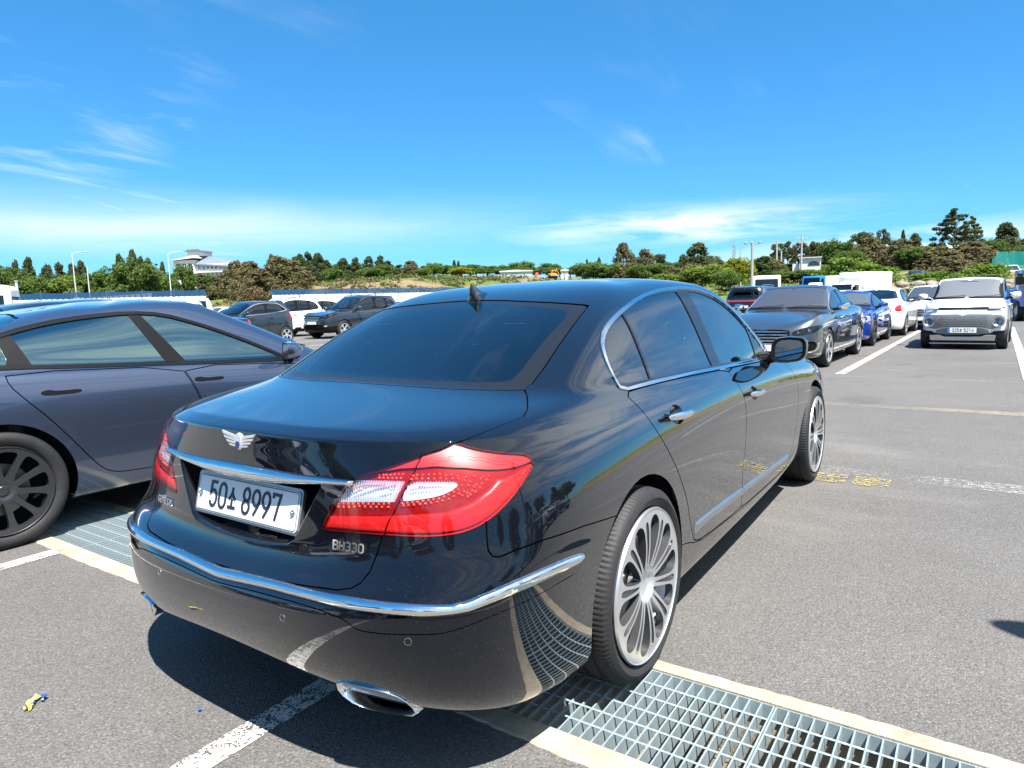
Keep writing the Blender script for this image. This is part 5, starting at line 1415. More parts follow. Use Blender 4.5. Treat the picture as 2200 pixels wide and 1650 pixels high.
def saloon_spec(**k):
    sp = dict(wheels=(0, 2.845), R=.335, rim=.245, track=.80, tw=.115, xmid=1.1, fine=1, cheap=True,
        dlo=[(-.15, 1.04), (.02, 1.13), (.25, 1.25), (.50, 1.335), (.80, 1.378), (1.15, 1.385), (1.45, 1.35), (1.75, 1.25), (2.0, 1.12), (2.20, 1.0), (2.18, .955), (1.2, .985), (.3, 1.0)],
        panes=[[(.16, 1.03), (.22, 1.18), (.50, 1.31), (.80, 1.352), (1.05, 1.36), (1.10, 1.01), (.3, 1.025)], [(1.15, 1.01), (1.12, 1.358), (1.43, 1.325), (1.72, 1.228), (1.95, 1.10), (2.08, 1.0), (2.05, .985)], [(-.08, 1.05), (.06, 1.13), (.16, 1.18), (.11, 1.03)]],
        trim='chrome', trim_w=.02, doors=[[(-.02, .99), (.05, .92), (.25, .75), (.42, .55), (.47, .36), (.55, .27), (1.08, .26), (1.12, .6), (1.12, .98), (.4, .992)], [(1.14, .975), (1.135, .6), (1.09, .26), (2.05, .26), (2.25, .45), (2.30, .70), (2.25, .90), (2.15, .945)]],
        handles=[(.30, .87), (1.32, .855)], handle_style='body', ws=[(-.1, 1.02), (.55, 1.01), (.73, .995), (.75, 1.02), (.68, 1.16), (.58, 1.35), (.53, 1.405), (-.1, 1.42)], rw=[(-.1, 1.10), (.50, 1.10), (.64, 1.11), (.58, 1.25), (.50, 1.36), (-.1, 1.39)],
        hood=[(-.1, 2.42), (.5, 2.40), (.74, 2.36), (.80, 2.6), (.78, 3.2), (.62, 3.52), (-.1, 3.62)],
        mirror=(2.02, .82, .97, CHROME()), glass=('dark side glass', (.10, .14, .15), .85, 2.1), wglass=('grey windscreen glass', (.20, .22, .22), .55, 2.0, (.12, .12, .13)),  # grey windscreen base stands in for sky and haze mirrored on the glass
        inserts=[('headlamp', 1, [(.47, .60), (.62, .585), (.79, .63), (.87, .70), (.885, .76), (.72, .735), (.52, .675)], LAMP_BRIGHT(), -.03, {'lens': CLEAR_LENS(), 'bowls': [(.58, .645, .036), (.72, .675, .045)]}),
                 ('grille', 1, [(-.1, .42), (.33, .42), (.44, .52), (.46, .655), (.41, .69), (-.1, .70)], BLACKTRIM(), -.03, {'fill': bar_fill((.46, .51, .56, .61, .66), .42, CHROME, .012, .008)}),
                 ('fog_recess', 1, [(.54, .30), (.80, .335), (.83, .38), (.835, .47), (.76, .50), (.62, .43), (.52, .37)], BLACKTRIM(), -.03),
                 ('lower_intake', 1, [(-.1, .20), (.5, .205), (.50, .31), (-.1, .33)], BLACKTRIM(), -.02),
                 ('bumper_trim', 1, [(-.1, .335), (.50, .315), (.54, .275), (.80, .30), (.86, .36), (.87, .48), (.845, .48), (.835, .375), (.79, .325), (.545, .295), (.52, .335), (-.1, .36)], CHROME(), .004, {'zmax': .55, 'round': 1}),
                 ('tail_lamp', -1, [(.45, .80), (.62, .78), (.84, .84), (.86, .93), (.70, .98), (.47, .95)], RED_LAMP(), .002)],
        plates=[(1, 3.83, .39, .52, .11, None, False), (-1, -1.13, .72, .52, .11, None, False)], extra=[badge_front(0, .63, .17, .088)])
    sp.update(k); return sp
SALOON_ROWS = make_rows(xr=-1.10, xf=3.80, zs=.17, w=.93, belt_r=.985, belt_f=.935, wb=.85, zd=1.05, xg=-.42, zg=1.09, zhf=.74, xhf=3.56, xc=2.38, zc=1.0, zr=1.475, xrr=.42, xrf=1.55, wr=.585, nb=3.2, nf=2.9, ng=3.8, zrr=1.41)
def row_car(root, u, depth, z=0): pass
saloon = car('grey_saloon', saloon_spec(fine=1), SALOON_ROWS, paint('slate metallic paint', (.062, .075, .09), .6, .34, 1.7),
    'slate grey saloon facing the lane with chrome grille and chrome door mirrors', (13.86, 1.13, 0), PI - .035, 'cars parked nose out in the opposite row', kc=6, kr=5)
night = copy_tree(saloon); night.location = (13.95, 3.75, 0); night.rotation_euler = (0, 0, PI - .03); night['label'] = 'dark saloon mostly hidden behind the front pillar of the black saloon'
for o in COL.objects: pass
# ---- white city SUV
def city_suv():
    rows = make_rows(xr=-.60, xf=2.99, zs=.19, w=.795, belt_r=1.03, belt_f=1.0, wb=.745, zd=1.03, xg=-.50, zg=1.06, zhf=.94, xhf=2.86, xc=2.12, zc=1.07, zr=1.575, xrr=-.30, xrf=1.38, wr=.625, nb=4.2, nf=3.9, ng=4.6, zrr=1.53,
                     dxf=[.13, .08, .05, .02, .0, .02, .05, .08, .12], dxr=[.1, .05, .02, 0, 0, .01, .03, .05, .07], rake=.35, tall=1.3, xsf=2.45, xsr=-.15)
    circ = lambda y, z, r: [(y + r * math.cos(a), z + r * math.sin(a)) for a in np.arange(24) * PI / 12]
    lampfill = lambda o, q: None
    GREYP = pmat('grey bumper plastic', (.20, .205, .21), .4, .3)
    sp = dict(wheels=(0, 2.4), R=.305, rim=.215, track=.70, tw=.095, xmid=1.0, fine=2, arch=.345,
        dlo=[(-.35, 1.06), (-.38, 1.40), (-.30, 1.46), (.4, 1.50), (1.0, 1.495), (1.45, 1.44), (1.75, 1.27), (1.98, 1.08), (1.95, 1.03), (.8, 1.04), (-.2, 1.05)],
        panes=[[(.15, 1.07), (.12, 1.455), (.70, 1.475), (.72, 1.06)], [(.80, 1.06), (.79, 1.472), (1.0, 1.468), (1.40, 1.415), (1.68, 1.26), (1.86, 1.09), (1.85, 1.055)], [(-.28, 1.09), (-.30, 1.40), (.02, 1.44), (.03, 1.08)]],
        trim='black', trim_w=.02, doors=[[(.08, 1.04), (.10, .70), (.30, .45), (.42, .30), (.76, .29), (.77, 1.04)], [(.785, 1.035), (.775, .29), (1.72, .29), (1.86, .45), (1.92, .75), (1.90, 1.0)]], handles=[(.25, 1.18), (.95, .93)], handle_style='body',
        ws=[(-.1, 1.09), (.52, 1.08), (.66, 1.065), (.68, 1.09), (.64, 1.25), (.58, 1.45), (.54, 1.505), (-.1, 1.52)], rw=[(-.1, 1.10), (.50, 1.10), (.60, 1.12), (.55, 1.42), (-.1, 1.46)], wglass=('pale windscreen glass', (.25, .27, .27), .45, 2.1, (.26, .265, .265)),  # light windscreen base carries the sky reflection as plain colour
        hood=[(-.1, 2.16), (.45, 2.14), (.64, 2.10), (.70, 2.3), (.68, 2.7), (.60, 2.82), (-.1, 2.90)],
        mirror=(1.80, .735, 1.055), mirror_dims=(.14, .20, .15), cabin=(.1, 1.7), seat=.72, door_top=1.3,
        clad=[('sill_cladding', [(-.8, .40), (-.35, .44), (.35, .36), (2.05, .36), (2.75, .42), (2.9, .40), (2.9, .05), (-.8, .05)], BLACKTRIM())],
        inserts=[('grille', 1, [(-.1, .49), (.36, .49), (.50, .44), (.60, .47), (.72, .50), (.745, .60), (.73, .70), (.64, .755), (-.1, .765)], GREYP, .002, {'fill': mesh_grille, 'round': 1, 'zmax': .80}),
                 ('nose_band', 1, [(-.1, .855), (.66, .85), (.735, .885), (.70, .915), (-.1, .905)], pmat('gloss black panel', (.01, .012, .02), .06, coat=1), .003, {'zmin': .8}),
                 ('lower_panel', 1, [(-.1, .33), (.30, .33), (.34, .35), (.52, .385), (.36, .475), (-.1, .48)], GREYP, .010, {'zmax': .49, 'round': 1}),
                 ('bumper_lower', 1, [(-.1, .05), (1.0, .05), (1.0, .375), (.55, .372), (.34, .34), (.30, .325), (-.1, .325)], BLACKTRIM(), .004, {'zmax': .4, 'round': 0})],
        plates=[(1, 3.005, .425, .52, .11, ['3', '2', '5', 'bo', ' ', '5', '2', '1', '4'], True)])
    def extras(root, s):
        for sg in (-1, 1):
            k = np.argmin(np.hypot(s.V[:, 1] - sg * .60, s.V[:, 2] - .56) + np.where(s.V[:, 0] > 2, 0, 9)); x = 2.925
            mb = MB(); mb.lathe([(.001, .03), (.055, .03), (.092, -.018), (.104, -.022), (.118, -.018), (.122, .05)], 32); mb.V = [(x - v[1], sg * .625 + v[0], .605 + v[2]) for v in mb.V]
            o = mb.build('headlamp', SATIN(), root); auto_smooth(o, 50)
            mb = MB(); mb.lathe([(.001, -.020), (.06, -.012), (.09, .004)], 28); mb.V = [(x - v[1], sg * .625 + v[0], .605 + v[2]) for v in mb.V]
            l = mb.build('lamp_lens', lens_mat('grey lens', (.75, .82, .85), 1.7), o, True)
            mb = MB(); mb.tube([(2.945, sg * .45, .885), (2.915, sg * .58, .883), (2.86, sg * .69, .882)], .012, 8); mb.build('day_lamp', pmat('day lamp', (.85, .87, .9), .2, .4), root)
        mb = MB(); mb.prism([(-.58, .20), (.58, .20), (.60, .315), (.42, .325), (.34, .285), (-.34, .285), (-.42, .325), (-.60, .315)], lambda p: Vector((3.0 - .18 * abs(p[0]) ** 2, p[0], p[1])), lambda p: Vector((2.9, p[0], p[1])))
        o = mb.build('skid_plate', SATIN(), root); bevel(o, .008)
        mb = MB(); mb.box(2.88, 2.90, -.6, .6, .125, .145); mb.build('air_dam', SATIN(), root)
        ring_badge(Matrix.Translation((2.975, 0, .88)) @ Matrix.Rotation(PI / 2, 4, 'Z') @ Matrix.Rotation(PI / 2, 4, 'X'), .14, .062, CHROME(), root)
        mb = MB(); mb.box(1.46, 1.52, -.16, .16, 1.40, 1.47); mb.build('camera_pod', BLACKTRIM(), root)
    sp['extra'] = [extras]
    return car('city_suv', sp, rows, WHITE(), 'small white city SUV facing the lane with round lamps and mesh grille', (18.4, -1.72, 0), PI - .055, 'cars parked nose out in the opposite row', kc=6, kr=5)
city_suv()
# ---- blue coupe
def coupe():
    rows = make_rows(xr=-.95, xf=3.43, zs=.15, w=.885, belt_r=.93, belt_f=.865, wb=.81, zd=1.0, xg=-.45, zg=1.03, zhf=.66, xhf=3.22, xc=2.05, zc=.93, zr=1.335, xrr=.35, xrf=1.30, wr=.53, nb=2.8, nf=2.6, ng=3.6, zrr=1.26)
    sp = dict(wheels=(0, 2.53), R=.32, rim=.235, track=.765, tw=.11, xmid=.9, fine=1, rim_mat=WHEELGREY(), rim_in=WHEELGREY(),
        dlo=[(.02, .99), (.15, 1.09), (.40, 1.19), (.70, 1.245), (1.0, 1.25), (1.25, 1.21), (1.55, 1.10), (1.82, .96), (1.84, .90), (1.0, .925), (.3, .95)], panes=[[(.55, .965), (.52, 1.20), (.80, 1.225), (1.0, 1.23), (1.22, 1.19), (1.50, 1.085), (1.72, .965), (1.72, .93)], [(.12, 1.0), (.2, 1.08), (.42, 1.17), (.46, .97)]], trim='black',
        doors=[[(.50, .95), (.46, .6), (.52, .28), (.60, .25), (1.75, .25), (1.90, .45), (1.93, .70), (1.86, .885)]], handles=[(.68, .83)], handle_style='body',
        ws=[(-.1, .95), (.50, .94), (.67, .925), (.70, .95), (.62, 1.08), (.54, 1.21), (.48, 1.275), (-.1, 1.285)], rw=[(-.1, 1.04), (.5, 1.04), (.55, 1.15), (.45, 1.23), (-.1, 1.25)], wglass=('green windscreen glass', (.40, .46, .43), .65, 1.8, (.22, .26, .25)),  # green windscreen tint, its base lightened with a painted sky sheen
        hood=[(-.1, 2.10), (.45, 2.08), (.68, 2.02), (.72, 2.3), (.66, 2.9), (.5, 3.2), (-.1, 3.28)], mirror=(1.66, .76, .885), mirror_dims=(.15, .22, .12), seat=.55, door_top=1.0,
        inserts=[('headlamp', 1, [(.46, .55), (.66, .56), (.84, .60), (.875, .68), (.86, .75), (.72, .745), (.55, .68)], LAMP_BRIGHT(), -.012, {'lens': CLEAR_LENS(), 'bowls': [(.60, .63, .05), (.74, .67, .055)]}), ('lower_intake', 1, [(-.1, .25), (.45, .26), (.5, .36), (-.1, .38)], BLACKTRIM(), -.02)],
        bands=[('side_marker', [(2.97, .545), (3.06, .545), (3.06, .575), (2.97, .575)], pmat('amber lamp', (.75, .17, .03), .2, coat=.6), .004), ('door_moulding', [(.55, .50), (1.85, .50), (1.85, .525), (.55, .525)], paint('blue car paint', (.004, .038, .30), .2, .3, 1.8), .006)])
    return car('blue_coupe', sp, rows, paint('blue car paint', (.004, .038, .30), .2, .3, 1.8), 'bright blue two-door coupe parked behind the slate grey saloon', (18.95, 1.0, 0), PI - .03, 'cars parked nose out in the opposite row', kc=5, kr=4)
coupe()
# ---- white saloon seen from its tail
def white_hatch():
    rows = make_rows(xr=-.92, xf=3.35, zs=.17, w=.86, belt_r=.96, belt_f=.91, wb=.80, zd=1.02, xg=-.40, zg=1.06, zhf=.74, xhf=3.12, xc=2.10, zc=.98, zr=1.43, xrr=.20, xrf=1.35, wr=.56, nb=2.7, nf=2.7, ng=3.6, zrr=1.36)
    sp = dict(wheels=(0, 2.5), R=.305, rim=.205, track=.745, tw=.10, xmid=1.0, fine=1,
        dlo=[(-.05, 1.01), (.10, 1.14), (.30, 1.27), (.60, 1.335), (1.0, 1.345), (1.3, 1.30), (1.6, 1.18), (1.88, 1.0), (1.88, .94), (1.0, .96), (.2, .98)], panes=[[(.14, 1.01), (.24, 1.2), (.5, 1.30), (.88, 1.325), (.92, .98)], [(.98, .98), (.95, 1.325), (1.27, 1.28), (1.55, 1.165), (1.78, 1.0), (1.76, .965)]], trim='black', trim_w=.018,
        doors=[[(.0, .96), (.2, .72), (.38, .5), (.45, .3), (.94, .28), (.95, .95)], [(.965, .95), (.955, .28), (1.8, .28), (1.98, .5), (2.0, .75), (1.90, .92)]], handles=[(.2, .86), (1.1, .85)],
        ws=[(-.1, 1.0), (.5, .99), (.66, .975), (.68, 1.0), (.6, 1.18), (.5, 1.35), (-.1, 1.375)], rw=[(-.1, 1.07), (.52, 1.07), (.64, 1.085), (.57, 1.22), (.48, 1.32), (-.1, 1.35)], mirror=(1.70, .775, .95, BLACKTRIM()), mirror_dims=(.15, .22, .13), hood=[(-.1, 2.15), (.6, 2.1), (.7, 2.5), (.5, 3.1), (-.1, 3.18)], seat=.6,
        inserts=[('tail_lamp', -1, [(.62, .74), (.72, .71), (.82, .74), (.86, .82), (.82, .89), (.72, .91), (.63, .85)], RED_LAMP(), .004, {'bulge': .01, 'bw': .06}), ('headlamp', 1, [(.5, .62), (.7, .64), (.84, .72), (.8, .78), (.6, .74)], LAMP_BRIGHT(), -.02, {'lens': CLEAR_LENS()})],
        plates=[(-1, -.93, .72, .335, .155, None, False)])
    return car('white_saloon', sp, rows, WHITE(), 'white saloon showing its round red tail lamp and black door mirror behind the blue coupe', (20.9, .72, 0), -.04, None, kc=5, kr=4)
wh = white_hatch()
# ---- dark hatchback, white SUV, dark SUV on the left
def hatchback():
    rows = make_rows(xr=-.55, xf=3.06, zs=.19, w=.80, belt_r=1.08, belt_f=.97, wb=.745, zd=1.05, xg=-.42, zg=1.10, zhf=.78, xhf=2.85, xc=1.98, zc=1.02, zr=1.51, xrr=-.18, xrf=1.12, wr=.575, nb=3.0, nf=2.6, ng=3.8, zrr=1.455, dxr=[.10, .05, .02, 0, 0, .02, .05, .08, .10], rake=.38, tall=1.25)
    sp = dict(wheels=(0, 2.375), R=.288, rim=.205, track=.70, tw=.09, xmid=.9, fine=1,
        dlo=[(-.18, 1.16), (-.05, 1.24), (.15, 1.40), (.40, 1.432), (.80, 1.435), (1.12, 1.385), (1.50, 1.21), (1.82, 1.03), (1.80, .985), (1.0, 1.03), (.3, 1.075)], panes=[[(.05, 1.14), (.12, 1.33), (.25, 1.40), (.66, 1.41), (.70, 1.07), (.3, 1.10)], [(.78, 1.06), (.75, 1.41), (1.08, 1.36), (1.45, 1.19), (1.70, 1.04), (1.70, 1.015)]], trim='chrome', trim_w=.022,
        doors=[[(.0, 1.10), (.10, .90), (.30, .55), (.40, .32), (.74, .29), (.75, 1.05)], [(.765, 1.045), (.755, .29), (1.62, .29), (1.80, .5), (1.84, .75), (1.80, .975)]], handles=[(.62, .94), (1.38, .93)][::-1],
        ws=[(-.1, 1.04), (.5, 1.03), (.62, 1.015), (.64, 1.04), (.59, 1.2), (.52, 1.40), (-.1, 1.45)], rw=[(-.1, 1.12), (.5, 1.12), (.60, 1.14), (.55, 1.35), (-.1, 1.41)], mirror=(1.62, .725, 1.0), mirror_dims=(.13, .19, .13), hood=[(-.1, 2.0), (.6, 1.96), (.66, 2.3), (.5, 2.75), (-.1, 2.85)], seat=.68, door_top=1.25, cabin=(.15, 1.6),
        inserts=[('tail_lamp', -1, [(.52, .84), (.66, .80), (.79, .84), (.78, 1.02), (.70, 1.12), (.58, 1.04)], RED_LAMP(), .006, {'bulge': .012, 'bw': .05}), ('headlamp', 1, [(.46, .66), (.62, .68), (.76, .80), (.74, .90), (.6, .84), (.48, .74)], LAMP_BRIGHT(), -.02, {'lens': CLEAR_LENS()}), ('grille', 1, [(-.1, .5), (.4, .5), (.42, .62), (-.1, .64)], BLACKTRIM(), -.02)])
    def flag(root, s):
        mb = MB(); mb.add([(1.30, -.52, 1.10), (1.62, -.52, 1.10), (1.62, -.52, 1.19), (1.44, -.52, 1.20), (1.34, -.52, 1.33), (1.30, -.515, 1.10), (1.62, -.515, 1.10), (1.62, -.515, 1.19), (1.44, -.515, 1.20), (1.34, -.515, 1.33)], [(0, 1, 2, 3, 4), (9, 8, 7, 6, 5)]); mb.build('seat_cover', pmat('pink cloth', (.60, .04, .10), .7), root)
    c = car('hatchback', sp, rows, paint('charcoal paint', (.030, .036, .045), .5, .34, 1.7), 'charcoal hatchback with a bright window line and five-spoke silver wheels', (14.35, 20.45, 0), PI, 'cars parked in the far left rows', kc=5, kr=4)
    return c
hb = hatchback()
def suv(name, label, body, dims, loc, rz, group, kc=4, cladding=True, rails=True, extra=None):
    L, W, H, WB, fo = dims; w = W / 2; ro = L - WB - fo; k = H / 1.67
    rows = make_rows(xr=-ro, xf=WB + fo, zs=.22, w=w, belt_r=1.08 * k, belt_f=1.02 * k, wb=w - .07, zd=1.06 * k, xg=-ro + .12, zg=1.12 * k, zhf=.90 * k, xhf=WB + fo - .22, xc=WB - .42, zc=1.09 * k, zr=H, xrr=-ro + .42, xrf=WB - 1.32, wr=w - .26, nb=3.3, nf=3.0, ng=4.0, zrr=H - .06, dxr=[.10, .05, .02, 0, 0, .02, .05, .08, .10], rake=.40, tall=1.3)
    x3 = WB - .42; z = lambda q: q * k
    sp = dict(wheels=(0, WB), R=.345, rim=.235, track=w - .12, tw=.112, xmid=WB * .42, fine=1, arch=.39,
        dlo=[(-.38, z(1.17)), (-.30, z(1.36)), (-.10, z(1.50)), (.4, z(1.565)), (.95, z(1.57)), (1.25, z(1.53)), (x3 - .55, z(1.36)), (x3 - .12, z(1.11)), (x3 - .16, z(1.055)), (1.1, z(1.085)), (.1, z(1.12))],
        panes=[[(.22, z(1.15)), (.20, z(1.53)), (.78, z(1.545)), (.82, z(1.11))], [(.90, z(1.11)), (.87, z(1.545)), (1.20, z(1.505)), (x3 - .58, z(1.335)), (x3 - .24, z(1.12)), (x3 - .25, z(1.085))], [(-.29, z(1.19)), (-.22, z(1.35)), (-.05, z(1.475)), (.12, z(1.51)), (.14, z(1.15))]], trim='black', trim_w=.02,
        doors=[[(.10, z(1.10)), (.14, .9), (.40, .6), (.46, .36), (.85, .33), (.86, z(1.09))], [(.875, z(1.085)), (.865, .33), (WB - .62, .33), (WB - .45, .55), (WB - .44, .85), (x3 - .10, z(1.04))]], handles=[(.28, z(.97)), (1.05, z(.96))], handle_style='body',
        ws=[(-.1, z(1.12)), (.52, z(1.11)), (w - .17, z(1.09)), (w - .15, z(1.12)), (w - .22, z(1.3)), (w - .30, z(1.54)), (-.1, z(1.60))], rw=[(-.1, z(1.15)), (.5, z(1.15)), (w - .18, z(1.17)), (w - .24, z(1.48)), (-.1, z(1.56))], mirror=(x3 - .30, w - .06, z(1.06)), mirror_dims=(.16, .22, .17), hood=[(-.1, x3 + .03), (.6, x3 - .02), (w - .14, x3 + .1), (w - .16, WB + .1), (w - .35, WB + fo - .28), (-.1, WB + fo - .18)], seat=.80, door_top=1.25, cabin=(.1, WB - .8),
        inserts=[('headlamp', 1, [(.44, z(.80)), (.66, z(.78)), (w - .04, z(.90)), (w - .05, z(.99)), (.66, z(.955)), (.47, z(.90))], LAMP_BRIGHT(), -.02, {'lens': CLEAR_LENS(), 'bowls': [(.60, z(.86), .05), (.72, z(.89), .05)]}),
                 ('grille', 1, [(-.1, z(.68)), (.36, z(.68)), (.44, z(.78)), (.45, z(.88)), (-.1, z(.89))], BLACKTRIM(), -.03, {'fill': bar_fill((z(.72), z(.77), z(.82)), .38, CHROME, .02, .010)}), ('lower_intake', 1, [(-.1, .34), (.5, .35), (.56, .44), (.46, .56), (-.1, .58)], BLACKTRIM(), -.02), ('fog_lamp', 1, [(.58, .46), (.70, .47), (.72, .53), (.60, .54)], LAMP_BRIGHT(), -.01),
                 ('tail_lamp', -1, [(.50, z(.94)), (w - .10, z(.90)), (w - .02, z(.96)), (w - .05, z(1.14)), (.62, z(1.10))], RED_LAMP(), .006)],
        plates=[(1, WB + fo + .005, .62, .52, .11, None, False), (-1, -ro - .012, .80, .52, .11, None, False)], glass=('dark side glass', (.10, .14, .15), .85, 2.1))
    if cladding: sp['clad'] = [('sill_cladding', [(-ro - .1, .46), (-.45, .50), (.5, .40), (WB - .5, .40), (WB + .45, .50), (WB + fo + .1, .42), (WB + fo + .1, .05), (-ro - .1, .05)], BLACKTRIM())]
    if rails: sp['rails'] = [(-ro + .55, w - .29, H - .05), (-ro + .70, w - .285, H + .015), (.6, w - .275, H + .03), (WB - 1.55, w - .285, H + .0), (WB - 1.42, w - .29, H - .05)]
    if extra: sp.update(extra)
    return car(name, sp, rows, body, label, loc, rz, group, kc=kc, kr=4)
GLEFT = 'cars parked in the far left rows'
ws_ = suv('white_suv', 'white SUV with black sills and roof rails behind the charcoal hatchback', WHITE(), (4.25, 1.775, 1.66, 2.555, .86), (18.9, 24.4, 0), PI, GLEFT)
ds_ = suv('dark_suv', 'dark grey SUV with chrome grille and silver roof rails facing left', paint('dark grey paint', (.028, .034, .044), .5, .34, 1.7), (4.41, 1.83, 1.675, 2.65, .87), (20.15, 20.75, 0), PI, GLEFT, kc=5)
for o_ in (hb, ws_, ds_): o_.scale = (1.05, 1.05, 1.06)
def tailbar(root, s):
    mb = MB(); pts = []
    for y in np.linspace(-.84, .84, 15):
        m = np.where(s.V[:, 0] < 0, 0, 9); i = np.argmin(np.hypot(s.V[:, 1] - y, s.V[:, 2] - 1.02) + m); pts.append((s.V[i, 0] - .006, y, 1.02))
    mb.tube(pts, .030, 8); mb.build('light_bar', RED_LAMP(), root)
    mb = MB(); mb.tube([(p[0] + .004, p[1], p[2] + .06) for p in pts], .010, 6); mb.build('tailgate_trim', CHROME(), root)
    Mx = front_frame(s, 0, .94, -1); plate_letters('badge_text', ['K', 'I', 'A'], .05, .010, CHROME(), root, Mx @ Matrix.Translation((0, 0, .004)), .004, 1.2)
    mb = MB(); mb.box(-1.02, -.86, -.62, .62, 1.60, 1.625); mb.build('roof_spoiler', BLACKTRIM(), root)
suv('maroon_suv', 'maroon black SUV showing its tail with a full-width red light bar', paint('maroon black paint', (.018, .008, .012), .4, .34, 1.7), (4.8, 1.90, 1.70, 2.8, .92), (29.0, 6.55, 0), -.03, None, extra={'extra': [tailbar]})
# ---- more cars of the same makes: rows behind and beside
def put(src, loc, rz, label, group=None):
    c = copy_tree(src); c.location = loc; c.rotation_euler = (0, 0, rz); c['label'] = label
    if group: c['group'] = group
    elif 'group' in c: del c['group']
    return c
white_sal = car('white_saloon', saloon_spec(cheap=True, trim='black', extra=[]), SALOON_ROWS, WHITE(), 'white saloon parked nose out behind the city SUV', (27.4, -.55, 0), PI - .04, None, kc=4, kr=3)
black_sal = car('black_saloon_car', saloon_spec(cheap=True, extra=[]), SALOON_ROWS, paint('plain black paint', (.008, .009, .012), .3, .35, 1.8), 'black saloon with a bright window line behind the grey fastback', (10.2, 17.9, 0), PI, GLEFT, kc=4, kr=3)
F_PX = 1460.6
def ray(u, v): return FW + RT * ((u - 1100) / F_PX) - UP * ((v - 825) / F_PX)
def at(u, depth, v=None):
    """ground point under pixel column u at a distance along the view; height of row v if given"""
    hv = 679 - .0283 * u if v is None else v
    p = CAMP + ray(u, hv) * depth
    return Vector((p.x, p.y, p.z if v is not None else 0.0))
def ztop(u, v, depth): return (CAMP + ray(u, v) * depth).z
# ---------------------------------------------------------------- painted lines (sheets 4 mm apart)
def line_mat(name, col, keep, scale=26.0, fade=0.0):
    m = bpy.data.materials.new(name); m.use_nodes = True; t = NT(m.node_tree); b = m.node_tree.nodes['Principled BSDF']
    tc = t.new('TexCoord', out=3)
    n = t.noise(tc, scale, 5, .75); n2 = t.noise(tc, 1.3, 4, .6)
    v = t.new('TexVoronoi', {'Vector': tc, 'Scale': 120.0}, 0)
    wear = t.math('ADD', t.math('MULTIPLY', n, .75), t.math('ADD', t.math('MULTIPLY', n2, .35), t.math('MULTIPLY', v, .28)))
    a = t.ramp(wear, [(keep - .03, 0.0), (keep + .03, 1.0)])
    t.set(b, 'Base Color', t.mix(t.ramp(n2, [(.3, 0.0), (.7, 1.0)]), col, tuple(c * .82 for c in col))); b.inputs['Roughness'].default_value = .75
    inv_ = t.math('SUBTRACT', 1.0, a)
    t.set(b, 'Alpha', t.math('MULTIPLY', inv_, 1.0 - fade))
    t.set(b, 'Normal', t.new('Bump', {'Strength': .7, 'Distance': .004, 'Height': t.math('ADD', t.math('MULTIPLY', v, -.8), t.math('MULTIPLY', n, .5))}))
    return m
LW = line_mat('worn white paint', (.62, .61, .57), .72); LFAINT = line_mat('faint white paint', (.45, .44, .41), .60, 30, .30); LTAN = line_mat('faint tan paint', (.36, .31, .23), .70, 30, .45)
LY = line_mat('worn yellow paint', (.55, .45, .10), .68, 38, .05); LWB = line_mat('solid white paint', (.40, .39, .36), .78, 18)
def quad(name, pts, z, mat, **k):
    o = new_mesh(name, [(x, y, z) for x, y in pts], [tuple(range(len(pts)))], mat)
    return tag(o, kind='structure')
def strip(name, x0, x1, y0, y1, z, mat): return quad(name, [(x0, y0), (x1, y0), (x1, y1), (x0, y1)], z, mat)
for k, yc in enumerate((2.345, .0, -2.36, 4.70, 7.05, 9.4, -4.7)):
    strip('bay_line', -5.2, -.522, yc - .052, yc + .052, .004, LW)
strip('row_line', 3.17, 3.40, -14, 30, .004, LFAINT)
strip('lane_line', 6.44, 6.67, -14, 30, .004, LTAN)
quad('front_line', [(9.43, -14), (9.62, -14), (9.70, 30), (9.51, 30)], .004, LFAINT)
for k in range(-4, 12):
    y0 = -.18 + k * 2.42
    quad('bay_line', [(9.75, y0 - .075 + .14), (26.0, y0 - .075 - .18), (26.0, y0 + .075 - .18), (9.75, y0 + .075 + .14)], .008, LWB)
for k in range(10):
    y0 = 14.5 + 0 * k
for (x0, x1) in ((2.925, 2.945), (2.962, 2.995), (3.012, 3.045), (3.06, 3.10), (3.118, 3.15)):
    strip('yellow_stripe', x0, x1, -1.105, -.60, .008, LY); strip('yellow_stripe', x0 + .004, x1 + .004, -1.37, -1.15, .008, LY)
# ---------------------------------------------------------------- drain: concrete edges, channel, gratings
def concrete_mat():
    m = bpy.data.materials.new('drain concrete'); m.use_nodes = True; t = NT(m.node_tree); b = m.node_tree.nodes['Principled BSDF']
    tc = t.new('TexCoord', out=3); n = t.noise(tc, 7, 8, .68); n2 = t.noise(tc, 60, 5, .7); n3 = t.noise(tc, 2.4, 5, .6)
    c = t.mix(t.ramp(n, [(.32, 0.0), (.62, 1.0)]), (.25, .21, .15), (.42, .37, .28))
    c = t.mix(t.math('MULTIPLY', t.ramp(n2, [(.5, 0.0), (.7, 1.0)]), .35), c, (.18, .15, .11))
    c = t.mix(t.math('MULTIPLY', t.ramp(n3, [(.56, 0.0), (.68, 1.0)]), .5), c, (.17, .15, .12))
    t.set(b, 'Base Color', c); b.inputs['Roughness'].default_value = .9
    t.set(b, 'Normal', t.new('Bump', {'Strength': .6, 'Distance': .006, 'Height': t.math('ADD', n2, n)}))
    return m
CONC = concrete_mat()
GALV = pmat('galvanised steel', (.27, .335, .36), .5, .25, var=.20, vscale=14)
rnd = random.Random(5)
